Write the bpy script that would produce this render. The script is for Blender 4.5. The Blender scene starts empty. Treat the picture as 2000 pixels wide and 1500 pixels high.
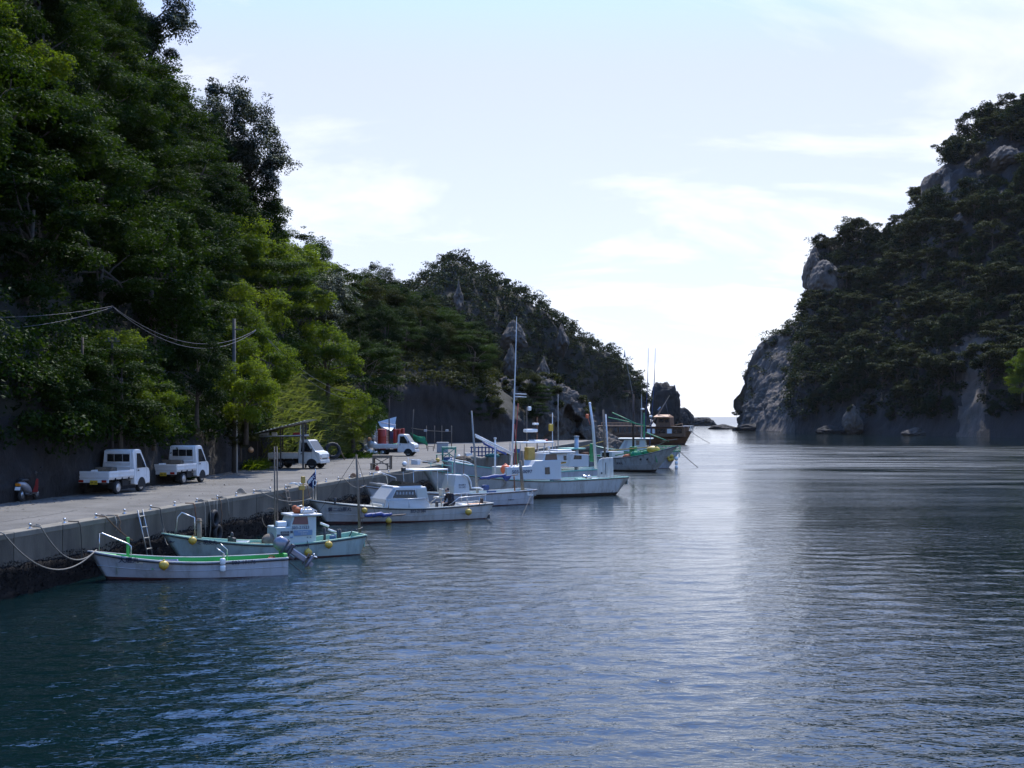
import bpy, bmesh, math, random
import numpy as np
from mathutils import Vector, Matrix, Euler

# ------------------------------------------------------------------ camera, sky, sun, exposure
SC = bpy.context.scene
COL = SC.collection
CAM_Z, FOC, HOR = 4.8, 2500.0, 814.0          # eye height over the water, focal length and horizon row (2000 x 1500 grid)
cam_d = bpy.data.cameras.new('camera')
cam_d.sensor_width = 36.0
cam_d.lens = 36.0 * FOC / 2000.0
cam_d.shift_y = (HOR - 750.0) / 2000.0
cam_d.clip_start, cam_d.clip_end = 0.1, 60000.0
cam = bpy.data.objects.new('camera', cam_d)
cam.location = (0, 0, CAM_Z)
cam.rotation_euler = (math.radians(90), 0, 0)
COL.objects.link(cam)
SC.camera = cam

SUN_AZ, SUN_EL = math.radians(8), math.radians(52)   # azimuth clockwise from +Y
world = bpy.data.worlds.new('World')
SC.world = world
world.use_nodes = True
wn, wl = world.node_tree.nodes, world.node_tree.links
wn.clear()
def wnode(t, **kw):
    n = wn.new(t)
    for k, v in kw.items():
        setattr(n, k, v)
    return n
def wmath(op, a, b=None, clamp=False):
    n = wnode('ShaderNodeMath', operation=op, use_clamp=clamp)
    for i, v in enumerate((a, b)):
        if v is None: continue
        if isinstance(v, (int, float)): n.inputs[i].default_value = v
        else: wl.new(v, n.inputs[i])
    return n.outputs[0]
w_out = wnode('ShaderNodeOutputWorld')
w_bg = wnode('ShaderNodeBackground')
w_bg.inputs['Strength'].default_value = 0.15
w_sky = wnode('ShaderNodeTexSky', sky_type='NISHITA')
w_sky.sun_disc = False
w_sky.sun_elevation = SUN_EL
w_sky.sun_rotation = SUN_AZ
w_sky.air_density, w_sky.dust_density, w_sky.ozone_density = 1.0, 0.6, 4.0
# thin high cloud: one even layer over the whole dome, seen in perspective
w_tc = wnode('ShaderNodeTexCoord')
w_sep = wnode('ShaderNodeSeparateXYZ')
wl.new(w_tc.outputs['Generated'], w_sep.inputs[0])
zden = wmath('ADD', wmath('MAXIMUM', w_sep.outputs['Z'], 0.0), 0.17)
w_cmb = wnode('ShaderNodeCombineXYZ')
wl.new(wmath('MULTIPLY', wmath('DIVIDE', w_sep.outputs['X'], zden), 0.75), w_cmb.inputs['X'])
wl.new(wmath('DIVIDE', w_sep.outputs['Y'], zden), w_cmb.inputs['Y'])
w_n1 = wnode('ShaderNodeTexNoise'); w_n1.inputs['Scale'].default_value = 1.3
w_n1.inputs['Detail'].default_value = 9; w_n1.inputs['Roughness'].default_value = 0.62; w_n1.inputs['Distortion'].default_value = 0.5
w_mp = wnode('ShaderNodeMapping'); w_mp.inputs['Location'].default_value = (1.2, 9.3, 0)
wl.new(w_cmb.outputs[0], w_mp.inputs[0]); wl.new(w_mp.outputs[0], w_n1.inputs['Vector'])
w_rm = wnode('ShaderNodeMapRange'); w_rm.inputs['From Min'].default_value = 0.48; w_rm.inputs['From Max'].default_value = 0.66
wl.new(w_n1.outputs['Fac'], w_rm.inputs['Value'])
# cloud and thin veil scatter the light of the sky behind them, so they follow its brightness
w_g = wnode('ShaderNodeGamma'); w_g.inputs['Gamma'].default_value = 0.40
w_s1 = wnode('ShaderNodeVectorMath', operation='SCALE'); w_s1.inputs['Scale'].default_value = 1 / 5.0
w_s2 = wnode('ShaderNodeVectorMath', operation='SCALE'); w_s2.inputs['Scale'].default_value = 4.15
wl.new(w_sky.outputs[0], w_s1.inputs[0]); wl.new(w_s1.outputs[0], w_g.inputs['Color']); w_hs = wnode('ShaderNodeHueSaturation'); w_hs.inputs['Saturation'].default_value = 2.3; wl.new(w_g.outputs[0], w_hs.inputs['Color']); w_dome_boost = wnode('ShaderNodeVectorMath', operation='MULTIPLY'); w_dome_boost.inputs[1].default_value = (1.12, 1.32, 1.88); wl.new(w_hs.outputs[0], w_dome_boost.inputs[0]); wl.new(w_dome_boost.outputs[0], w_s2.inputs[0])  # upper sky pushed brighter and bluer to lift the water's reflections
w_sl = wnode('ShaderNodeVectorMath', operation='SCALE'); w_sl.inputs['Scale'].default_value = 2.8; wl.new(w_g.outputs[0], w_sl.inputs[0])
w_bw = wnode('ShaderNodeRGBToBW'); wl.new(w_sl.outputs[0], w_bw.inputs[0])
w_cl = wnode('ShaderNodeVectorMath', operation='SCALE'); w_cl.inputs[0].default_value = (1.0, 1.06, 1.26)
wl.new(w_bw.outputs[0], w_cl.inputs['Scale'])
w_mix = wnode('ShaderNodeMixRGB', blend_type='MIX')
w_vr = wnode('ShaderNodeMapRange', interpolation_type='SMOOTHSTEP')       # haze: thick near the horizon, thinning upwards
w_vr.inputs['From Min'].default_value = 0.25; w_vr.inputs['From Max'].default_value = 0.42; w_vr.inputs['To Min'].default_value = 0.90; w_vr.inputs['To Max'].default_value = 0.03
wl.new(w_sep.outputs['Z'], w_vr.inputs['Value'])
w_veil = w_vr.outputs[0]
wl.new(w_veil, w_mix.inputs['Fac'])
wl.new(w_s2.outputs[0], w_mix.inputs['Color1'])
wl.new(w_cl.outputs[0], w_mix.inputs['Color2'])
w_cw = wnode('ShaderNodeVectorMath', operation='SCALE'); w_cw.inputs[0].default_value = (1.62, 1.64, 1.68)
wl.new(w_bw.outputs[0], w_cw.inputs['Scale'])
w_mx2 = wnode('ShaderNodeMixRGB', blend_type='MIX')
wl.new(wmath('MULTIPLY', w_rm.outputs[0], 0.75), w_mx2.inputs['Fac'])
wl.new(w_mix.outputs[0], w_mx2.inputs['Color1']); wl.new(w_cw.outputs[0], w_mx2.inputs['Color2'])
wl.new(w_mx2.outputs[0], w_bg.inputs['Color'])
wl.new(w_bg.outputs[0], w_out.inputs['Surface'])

sun_d = bpy.data.lights.new('sun', 'SUN')
sun_d.energy, sun_d.angle, sun_d.color = 3.2, math.radians(0.5), (1.0, 0.95, 0.87)
sun = bpy.data.objects.new('sun', sun_d)
sun_dir = Vector((math.sin(SUN_AZ) * math.cos(SUN_EL), math.cos(SUN_AZ) * math.cos(SUN_EL), math.sin(SUN_EL)))
sun.rotation_euler = (-sun_dir).to_track_quat('-Z', 'Y').to_euler()
sun.location = (40, 20, 120)
COL.objects.link(sun)

vs = SC.view_settings
vs.view_transform, vs.look, vs.exposure, vs.gamma = 'Standard', 'None', 0.9, 1.0
vs.use_curve_mapping = False
SC.render.engine = 'CYCLES'
SC.cycles.use_denoising = True
try: SC.cycles.denoiser = 'OPENIMAGEDENOISE'
except Exception: pass
SC.cycles.max_bounces = 6
SC.cycles.diffuse_bounces = 2
SC.cycles.glossy_bounces = 3
SC.cycles.transmission_bounces = 3
SC.cycles.transparent_max_bounces = 6
SC.cycles.caustics_reflective = False
SC.cycles.caustics_refractive = False
SC.cycles.sample_clamp_indirect = 4.0
SC.cycles.sample_clamp_direct = 5.0

# ------------------------------------------------------------------ helpers
R = math.radians
rng = np.random.default_rng(7)
random.seed(7)
def W(px, py, Y):
    """world point whose direction is that of photo pixel (px, py), at distance Y along the view"""
    return Vector(((px - 1000.0) / FOC * Y, Y, CAM_Z - (py - HOR) / FOC * Y))
QZ = 1.68                                   # quay level above the water
def WG(px, py, z=QZ):
    return W(px, py, FOC * (CAM_Z - z) / (py - HOR))
def edge_x(Y):                              # waterside edge of the quay
    return -19.38 + 0.1768 * Y
QD = Vector((0.1768, 1.0, 0)).normalized()  # direction along the quay
QN = Vector((QD.y, -QD.x, 0))               # towards the water

MATS = {}
def mat(name, col, rough=0.6, metal=0.0, var=0.0, vscale=4.0, dirt=None, dirt_amt=0.0, dirt_scale=2.0, bump=0.0, bscale=30.0, spec=None, coat=0.0, objrand=0.0, emis=None, stretch=None, locvec=False):
    """principled material with noise variation, patches of dirt and fine relief, all in object space"""
    if name in MATS: return MATS[name]
    m = bpy.data.materials.new(name)
    m.use_nodes = True
    nt = m.node_tree; N, L = nt.nodes, nt.links
    b = N['Principled BSDF']
    b.inputs['Roughness'].default_value = rough
    b.inputs['Metallic'].default_value = metal
    if spec is not None: b.inputs['Specular IOR Level'].default_value = spec
    if coat: b.inputs['Coat Weight'].default_value = coat
    c4 = (*col, 1)
    b.inputs['Base Color'].default_value = c4
    m.diffuse_color = c4
    tc = N.new('ShaderNodeTexCoord')
    if stretch:
        mpg = N.new('ShaderNodeMapping'); mpg.inputs['Scale'].default_value = stretch; L.new(tc.outputs['Object'], mpg.inputs[0])
    vec = mpg.outputs[0] if stretch else tc.outputs['Object']
    if locvec:                                   # copies of one mesh get different patches
        oi0 = N.new('ShaderNodeObjectInfo'); ad = N.new('ShaderNodeVectorMath'); ad.operation = 'ADD'
        L.new(vec, ad.inputs[0]); L.new(oi0.outputs['Location'], ad.inputs[1]); vec = ad.outputs[0]
    last = None
    if var > 0:
        n = N.new('ShaderNodeTexNoise'); n.inputs['Scale'].default_value = vscale; n.inputs['Detail'].default_value = 6; n.inputs['Roughness'].default_value = 0.65
        L.new(vec, n.inputs['Vector'])
        r = N.new('ShaderNodeMapRange'); r.inputs['From Min'].default_value = 0.3; r.inputs['From Max'].default_value = 0.7
        r.inputs['To Min'].default_value = 1 - var; r.inputs['To Max'].default_value = 1 + var
        L.new(n.outputs['Fac'], r.inputs['Value'])
        mx = N.new('ShaderNodeVectorMath'); mx.operation = 'SCALE'
        mx.inputs[0].default_value = col
        L.new(r.outputs[0], mx.inputs['Scale'])
        last = mx.outputs[0]
    if dirt is not None:
        n = N.new('ShaderNodeTexNoise'); n.inputs['Scale'].default_value = dirt_scale; n.inputs['Detail'].default_value = 8; n.inputs['Roughness'].default_value = 0.7
        L.new(vec, n.inputs['Vector'])
        r = N.new('ShaderNodeMapRange'); r.inputs['From Min'].default_value = 0.48; r.inputs['From Max'].default_value = 0.7
        r.inputs['To Max'].default_value = dirt_amt
        L.new(n.outputs['Fac'], r.inputs['Value'])
        mx = N.new('ShaderNodeMixRGB')
        L.new(r.outputs[0], mx.inputs['Fac'])
        mx.inputs['Color1'].default_value = c4
        if last is not None: L.new(last, mx.inputs['Color1'])
        mx.inputs['Color2'].default_value = (*dirt, 1)
        last = mx.outputs[0]
    if objrand > 0:
        oi = N.new('ShaderNodeObjectInfo')
        r = N.new('ShaderNodeMapRange'); r.inputs['To Min'].default_value = 1 - objrand; r.inputs['To Max'].default_value = 1 + objrand
        L.new(oi.outputs['Random'], r.inputs['Value'])
        mx = N.new('ShaderNodeVectorMath'); mx.operation = 'SCALE'
        mx.inputs[0].default_value = col
        if last is not None: L.new(last, mx.inputs[0])
        L.new(r.outputs[0], mx.inputs['Scale'])
        last = mx.outputs[0]
    if last is not None: L.new(last, b.inputs['Base Color'])
    if bump > 0:
        n = N.new('ShaderNodeTexNoise'); n.inputs['Scale'].default_value = bscale; n.inputs['Detail'].default_value = 7; n.inputs['Roughness'].default_value = 0.7
        L.new(vec, n.inputs['Vector'])
        bp = N.new('ShaderNodeBump'); bp.inputs['Distance'].default_value = bump
        L.new(n.outputs['Fac'], bp.inputs['Height'])
        L.new(bp.outputs[0], b.inputs['Normal'])
    if emis:
        b.inputs['Emission Color'].default_value = (*emis[0], 1); b.inputs['Emission Strength'].default_value = emis[1]
    MATS[name] = m
    return m

def leaf_mat(name, dark, light, trans=0.35, gloss=0.03):
    """leaves: colour varies leaf by leaf (attribute t), tree by tree and in patches; part of the light shines through"""
    m = bpy.data.materials.new(name); m.use_nodes = True
    nt = m.node_tree; N, L = nt.nodes, nt.links
    N.clear()
    out = N.new('ShaderNodeOutputMaterial')
    at = N.new('ShaderNodeAttribute'); at.attribute_name = 't'
    oi = N.new('ShaderNodeObjectInfo')
    tc = N.new('ShaderNodeTexCoord')
    nz = N.new('ShaderNodeTexNoise'); nz.inputs['Scale'].default_value = 0.45; nz.inputs['Detail'].default_value = 3
    L.new(tc.outputs['Object'], nz.inputs['Vector'])
    def mth(op, a, b):
        n = N.new('ShaderNodeMath'); n.operation = op
        for i, v in enumerate((a, b)):
            if isinstance(v, (int, float)): n.inputs[i].default_value = v
            else: L.new(v, n.inputs[i])
        return n.outputs[0]
    f = mth('ADD', mth('MULTIPLY', at.outputs['Fac'], 0.45), mth('ADD', mth('MULTIPLY', oi.outputs['Random'], 0.4), mth('MULTIPLY', mth('SUBTRACT', nz.outputs['Fac'], 0.42), 1.1)))
    rp = N.new('ShaderNodeValToRGB')
    rp.color_ramp.elements[0].color = (*dark, 1); rp.color_ramp.elements[0].position = 0.05
    rp.color_ramp.elements[1].color = (*light, 1); rp.color_ramp.elements[1].position = 0.95
    L.new(f, rp.inputs['Fac'])
    d = N.new('ShaderNodeBsdfDiffuse'); L.new(rp.outputs[0], d.inputs['Color'])
    t = N.new('ShaderNodeBsdfTranslucent')
    hs = N.new('ShaderNodeMixRGB'); hs.blend_type = 'MULTIPLY'; hs.inputs['Fac'].default_value = 1; hs.inputs['Color2'].default_value = (1.5, 1.6, 0.5, 1)
    L.new(rp.outputs[0], hs.inputs['Color1']); L.new(hs.outputs[0], t.inputs['Color'])
    m1 = N.new('ShaderNodeMixShader'); m1.inputs['Fac'].default_value = trans
    L.new(d.outputs[0], m1.inputs[1]); L.new(t.outputs[0], m1.inputs[2])
    g = N.new('ShaderNodeBsdfGlossy'); g.inputs['Roughness'].default_value = 0.5; g.inputs['Color'].default_value = (0.4, 0.45, 0.4, 1)
    fr = N.new('ShaderNodeFresnel'); fr.inputs['IOR'].default_value = 1.35
    m2 = N.new('ShaderNodeMixShader')
    L.new(mth('MULTIPLY', fr.outputs[0], gloss), m2.inputs['Fac'])
    L.new(m1.outputs[0], m2.inputs[1]); L.new(g.outputs[0], m2.inputs[2])
    L.new(m2.outputs[0], out.inputs['Surface'])
    MATS[name] = m
    return m

def tag(o, label=None, cat=None, group=None, kind=None):
    if label: o['label'] = label
    if cat: o['category'] = cat
    if group: o['group'] = group
    if kind: o['kind'] = kind
    return o
def empty(name, loc=(0, 0, 0), rz=0.0, label=None, cat=None, group=None):
    o = bpy.data.objects.new(name, None)
    o.location = loc; o.rotation_euler = (0, 0, rz); o.empty_display_size = 0.3
    COL.objects.link(o)
    return tag(o, label, cat, group)
def new_obj(name, me, parent=None):
    o = bpy.data.objects.new(name, me)
    COL.objects.link(o)
    if parent is not None: o.parent = parent
    return o
def copy_tree(o, parent=None):
    c = o.copy(); COL.objects.link(c); c.parent = parent
    for ch in list(o.children):
        copy_tree(ch, c)
    return c

class MB:
    """collects shapes into one mesh"""
    def __init__(self):
        self.v, self.f, self.m, self.s = [], [], [], []
    def add(self, vs, fs, mi=0, smooth=False):
        o = len(self.v)
        self.v += [tuple(p) for p in vs]
        for f in fs:
            self.f.append(tuple(i + o for i in f)); self.m.append(mi); self.s.append(smooth)
        return self
    def box(self, c, s, mi=0, rot=None, taper=None):
        hx, hy, hz = s[0] / 2, s[1] / 2, s[2] / 2
        P = []
        for z in (-hz, hz):
            k = 1.0 if (taper is None or z < 0) else taper
            for x, y in ((-hx, -hy), (hx, -hy), (hx, hy), (-hx, hy)):
                P.append(Vector((x * k, y * k, z)))
        if rot is not None:
            M = rot if isinstance(rot, Matrix) else Euler(rot).to_matrix()
            P = [M @ p for p in P]
        c = Vector(c)
        return self.add([p + c for p in P], [(3, 2, 1, 0), (4, 5, 6, 7), (0, 1, 5, 4), (1, 2, 6, 5), (2, 3, 7, 6), (3, 0, 4, 7)], mi)
    def bbox(self, c, s, b=0.02, mi=0, rot=None):
        """box with chamfered edges"""
        bm = bmesh.new()
        bmesh.ops.create_cube(bm, size=1.0)
        for v in bm.verts: v.co = Vector((v.co.x * s[0], v.co.y * s[1], v.co.z * s[2]))
        bmesh.ops.bevel(bm, geom=list(bm.edges), offset=min(b, min(s) * 0.45), segments=2, profile=0.5, affect='EDGES')
        M = Matrix.Identity(3) if rot is None else (rot if isinstance(rot, Matrix) else Euler(rot).to_matrix())
        bm.verts.index_update()
        self.add([M @ v.co + Vector(c) for v in bm.verts], [tuple(v.index for v in f.verts) for f in bm.faces], mi)
        bm.free()
        return self
    def tube(self, pts, r, seg=8, mi=0, caps=True, smooth=True):
        pts = [Vector(p) for p in pts]
        n = len(pts)
        rs = r if isinstance(r, (list, tuple)) else [r] * n
        P, F = [], []
        ref = None
        for i, p in enumerate(pts):
            d = (pts[min(i + 1, n - 1)] - pts[max(i - 1, 0)])
            d = d.normalized() if d.length > 1e-9 else Vector((0, 0, 1))
            if ref is None:
                a = Vector((0, 0, 1)) if abs(d.z) < 0.9 else Vector((1, 0, 0))
            else: a = ref
            u = d.cross(a)
            if u.length < 1e-6: u = d.orthogonal()
            u.normalize(); w = u.cross(d); ref = w
            for k in range(seg):
                t = 2 * math.pi * k / seg
                P.append(p + (u * math.cos(t) + w * math.sin(t)) * rs[i])
        for i in range(n - 1):
            for k in range(seg):
                a, b = i * seg + k, i * seg + (k + 1) % seg
                F.append((a, b, b + seg, a + seg))
        if caps:
            F.append(tuple(range(seg))); F.append(tuple((n - 1) * seg + k for k in reversed(range(seg))))
        return self.add(P, F, mi, smooth)
    def lathe(self, prof, c=(0, 0, 0), seg=16, mi=0, rot=None, smooth=True):
        """prof: list of (radius, height)"""
        P, F = [], []
        M = Matrix.Identity(3) if rot is None else (rot if isinstance(rot, Matrix) else Euler(rot).to_matrix())
        for r, h in prof:
            for k in range(seg):
                t = 2 * math.pi * k / seg
                P.append(M @ Vector((r * math.cos(t), r * math.sin(t), h)) + Vector(c))
        n = len(prof)
        for i in range(n - 1):
            for k in range(seg):
                a, b = i * seg + k, i * seg + (k + 1) % seg
                F.append((a, b, b + seg, a + seg))
        F.append(tuple(reversed(range(seg)))); F.append(tuple((n - 1) * seg + k for k in range(seg)))
        return self.add(P, F, mi, smooth)
    def ball(self, c, r, seg=14, rings=8, mi=0, sq=(1, 1, 1), rot=None):
        pr = [(max(1e-4, math.sin(math.pi * i / rings)), -math.cos(math.pi * i / rings)) for i in range(rings + 1)]
        M = Matrix.Identity(3) if rot is None else Euler(rot).to_matrix()
        S = M @ Matrix.Diagonal((r * sq[0], r * sq[1], r * sq[2]))
        return self.lathe(pr, c, seg, mi, S)
    def prism(self, poly, axis, a, b, mi=0):
        """2-D outline pushed along an axis from a to b; poly in the other two axes (x: y,z; y: x,z; z: x,y)"""
        n = len(poly)
        def pt(p, t):
            return {'x': (t, p[0], p[1]), 'y': (p[0], t, p[1]), 'z': (p[0], p[1], t)}[axis]
        P = [pt(p, a) for p in poly] + [pt(p, b) for p in poly]
        F = [tuple(range(n)), tuple(reversed(range(n, 2 * n)))] + [(i, i + n, (i + 1) % n + n, (i + 1) % n) for i in range(n)]
        return self.add(P, F, mi)
    def grid(self, rows, mi=0, smooth=True, closed=False):
        n, P, F = len(rows[0]), [], []
        for r in rows: P += r
        for i in range(len(rows) - 1):
            for k in range(n if closed else n - 1):
                k2 = (k + 1) % n
                F.append((i * n + k, i * n + k2, (i + 1) * n + k2, (i + 1) * n + k))
        return self.add(P, F, mi, smooth)
    def mesh(self, name, mats):
        me = bpy.data.meshes.new(name)
        me.from_pydata([tuple(p) for p in self.v], [], self.f)
        for m in (mats if isinstance(mats, (list, tuple)) else [mats]):
            me.materials.append(MATS[m] if isinstance(m, str) else m)
        me.polygons.foreach_set('material_index', self.m)
        me.polygons.foreach_set('use_smooth', self.s)
        me.update()
        bm = bmesh.new(); bm.from_mesh(me)
        bmesh.ops.recalc_face_normals(bm, faces=bm.faces)
        bm.to_mesh(me); bm.free()
        return me
    def build(self, name, mats, parent=None):
        return new_obj(name, self.mesh(name, mats), parent)

def sag(a, b, s, n=12):
    """points of a hanging line"""
    a, b = Vector(a), Vector(b)
    return [a.lerp(b, i / n) + Vector((0, 0, -4 * s * (i / n) * (1 - i / n))) for i in range(n + 1)]

# numpy value noise
_perm = np.random.default_rng(3).random((64, 64, 64)).astype(np.float32)
def vnoise(p):
    p = np.asarray(p, dtype=np.float64)
    i = np.floor(p).astype(int); f = p - i
    f = f * f * (3 - 2 * f)
    x0, y0, z0 = (i[..., k] % 64 for k in range(3)); x1, y1, z1 = ((i[..., k] + 1) % 64 for k in range(3))
    fx, fy, fz = f[..., 0], f[..., 1], f[..., 2]
    def L(a, b, t): return a + (b - a) * t
    return L(L(L(_perm[x0, y0, z0], _perm[x1, y0, z0], fx), L(_perm[x0, y1, z0], _perm[x1, y1, z0], fx), fy),
             L(L(_perm[x0, y0, z1], _perm[x1, y0, z1], fx), L(_perm[x0, y1, z1], _perm[x1, y1, z1], fx), fy), fz) * 2 - 1
def fbm(p, o=4, lac=2.1, g=0.5):
    s, a, t = 0, 1.0, 0
    p = np.asarray(p, dtype=np.float64)
    for k in range(o):
        s = s + a * vnoise(p + 17.3 * k); t += a; p = p * lac; a *= g
    return s / t
def crom(P, t):
    """catmull-rom through control rows P (n, ...) at parameters t in 0..1"""
    P = np.asarray(P, dtype=np.float64); n = len(P)
    x = np.clip(np.asarray(t), 0, 1) * (n - 1); i = np.minimum(x.astype(int), n - 2); f = (x - i)
    f = f.reshape(f.shape + (1,) * (P.ndim - 1))
    a, b, c, d = P[np.maximum(i - 1, 0)], P[i], P[i + 1], P[np.minimum(i + 2, n - 1)]
    return 0.5 * ((2 * b) + (c - a) * f + (2 * a - 5 * b + 4 * c - d) * f ** 2 + (3 * b - 3 * c + d - a) * f ** 3)
def np_mesh(name, V, F, mats, smooth=True, attr=None, mi=None):
    """mesh from numpy arrays, all faces of the same corner count"""
    me = bpy.data.meshes.new(name)
    V = np.ascontiguousarray(V, dtype=np.float32); F = np.ascontiguousarray(F, dtype=np.int32)
    k = F.shape[1]
    me.vertices.add(len(V)); me.vertices.foreach_set('co', V.ravel())
    me.loops.add(F.size); me.loops.foreach_set('vertex_index', F.ravel())
    me.polygons.add(len(F)); me.polygons.foreach_set('loop_start', np.arange(0, F.size, k, dtype=np.int32))
    try: me.polygons.foreach_set('loop_total', np.full(len(F), k, dtype=np.int32))
    except Exception: pass
    for m in (mats if isinstance(mats, (list, tuple)) else [mats]): me.materials.append(MATS[m])
    me.update(calc_edges=True)
    me.polygons.foreach_set('use_smooth', np.full(len(F), smooth, dtype=bool))
    if mi is not None: me.polygons.foreach_set('material_index', np.ascontiguousarray(mi, dtype=np.int32))
    if attr is not None:
        a = me.attributes.new('t', 'FLOAT', 'FACE'); a.data.foreach_set('value', np.ascontiguousarray(attr, dtype=np.float32))
    me.validate()
    return me
# ------------------------------------------------------------------ landscape materials
mat('asphalt', (0.0878, 0.083, 0.0744), 0.9, var=0.45, vscale=0.5, dirt=(0.15, 0.14, 0.125), dirt_amt=0.8, dirt_scale=0.3, bump=0.01, bscale=60)
mat('concrete', (0.1049, 0.0903, 0.0683), 0.9, var=0.3, vscale=0.9, dirt=(0.035, 0.03, 0.022), dirt_amt=0.75, dirt_scale=0.7, bump=0.012, bscale=25, stretch=(1, 1, 0.3), locvec=True, objrand=0.12)
mat('concrete_cap', (0.1562, 0.1403, 0.1098), 0.9, var=0.25, vscale=1.2, dirt=(0.09, 0.08, 0.06), dirt_amt=0.6, dirt_scale=1.1, bump=0.008, bscale=40, locvec=True, objrand=0.12)
mat('mussels', (0.007, 0.006, 0.006), 0.8, spec=0.15, var=0.5, vscale=6, dirt=(0.022, 0.017, 0.014), dirt_amt=0.6, dirt_scale=9, bump=0.02, bscale=18)
mat('soil', (0.014, 0.014, 0.008), 0.95, var=0.5, vscale=0.5, bump=0.1, bscale=2)
mat('rock', (0.082, 0.0656, 0.0541), 0.95, var=0.45, vscale=0.35, dirt=(0.022, 0.024, 0.016), dirt_amt=0.85, dirt_scale=0.16, bump=0.35, bscale=1.6, stretch=(1, 1, 0.4))
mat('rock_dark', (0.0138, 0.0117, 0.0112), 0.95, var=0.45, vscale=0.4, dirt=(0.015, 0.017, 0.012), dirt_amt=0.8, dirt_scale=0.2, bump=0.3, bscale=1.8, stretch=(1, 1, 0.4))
mat('rock_grey', (0.095, 0.077, 0.062), 0.95, var=0.45, vscale=0.5, dirt=(0.035, 0.034, 0.024), dirt_amt=0.85, dirt_scale=0.35, bump=0.3, bscale=2.2, stretch=(1, 1, 0.4))
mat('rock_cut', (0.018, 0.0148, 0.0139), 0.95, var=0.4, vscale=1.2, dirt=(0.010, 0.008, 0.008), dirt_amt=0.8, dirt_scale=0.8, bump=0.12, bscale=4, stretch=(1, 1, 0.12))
mat('bark', (0.07, 0.055, 0.04), 0.95, var=0.4, vscale=5, bump=0.03, bscale=14)
leaf_mat('leaf_deep', (0.0045, 0.0106, 0.003), (0.017, 0.0321, 0.0076))
leaf_mat('leaf_mid', (0.0083, 0.0196, 0.0038), (0.0321, 0.0566, 0.0083))
leaf_mat('leaf_fresh_lit', (0.0346, 0.0648, 0.0078), (0.1382, 0.1728, 0.0173), trans=0.5)  # yellow-green leaves, colour brightened to stand for sunlit foliage
leaf_mat('leaf_olive', (0.0128, 0.0171, 0.005), (0.0425, 0.0446, 0.0128))
leaf_mat('leaf_grey', (0.0094, 0.0136, 0.0059), (0.0297, 0.0339, 0.0171), gloss=0.2)
leaf_mat('leaf_far', (0.0059, 0.011, 0.0042), (0.0212, 0.0319, 0.0102), trans=0.25)
leaf_mat('leaf_cliff', (0.0068, 0.011, 0.0042), (0.0319, 0.0361, 0.0094), trans=0.3)
leaf_mat('leaf_grass', (0.0437, 0.0657, 0.022), (0.1487, 0.1575, 0.07), trans=0.4)

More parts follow.
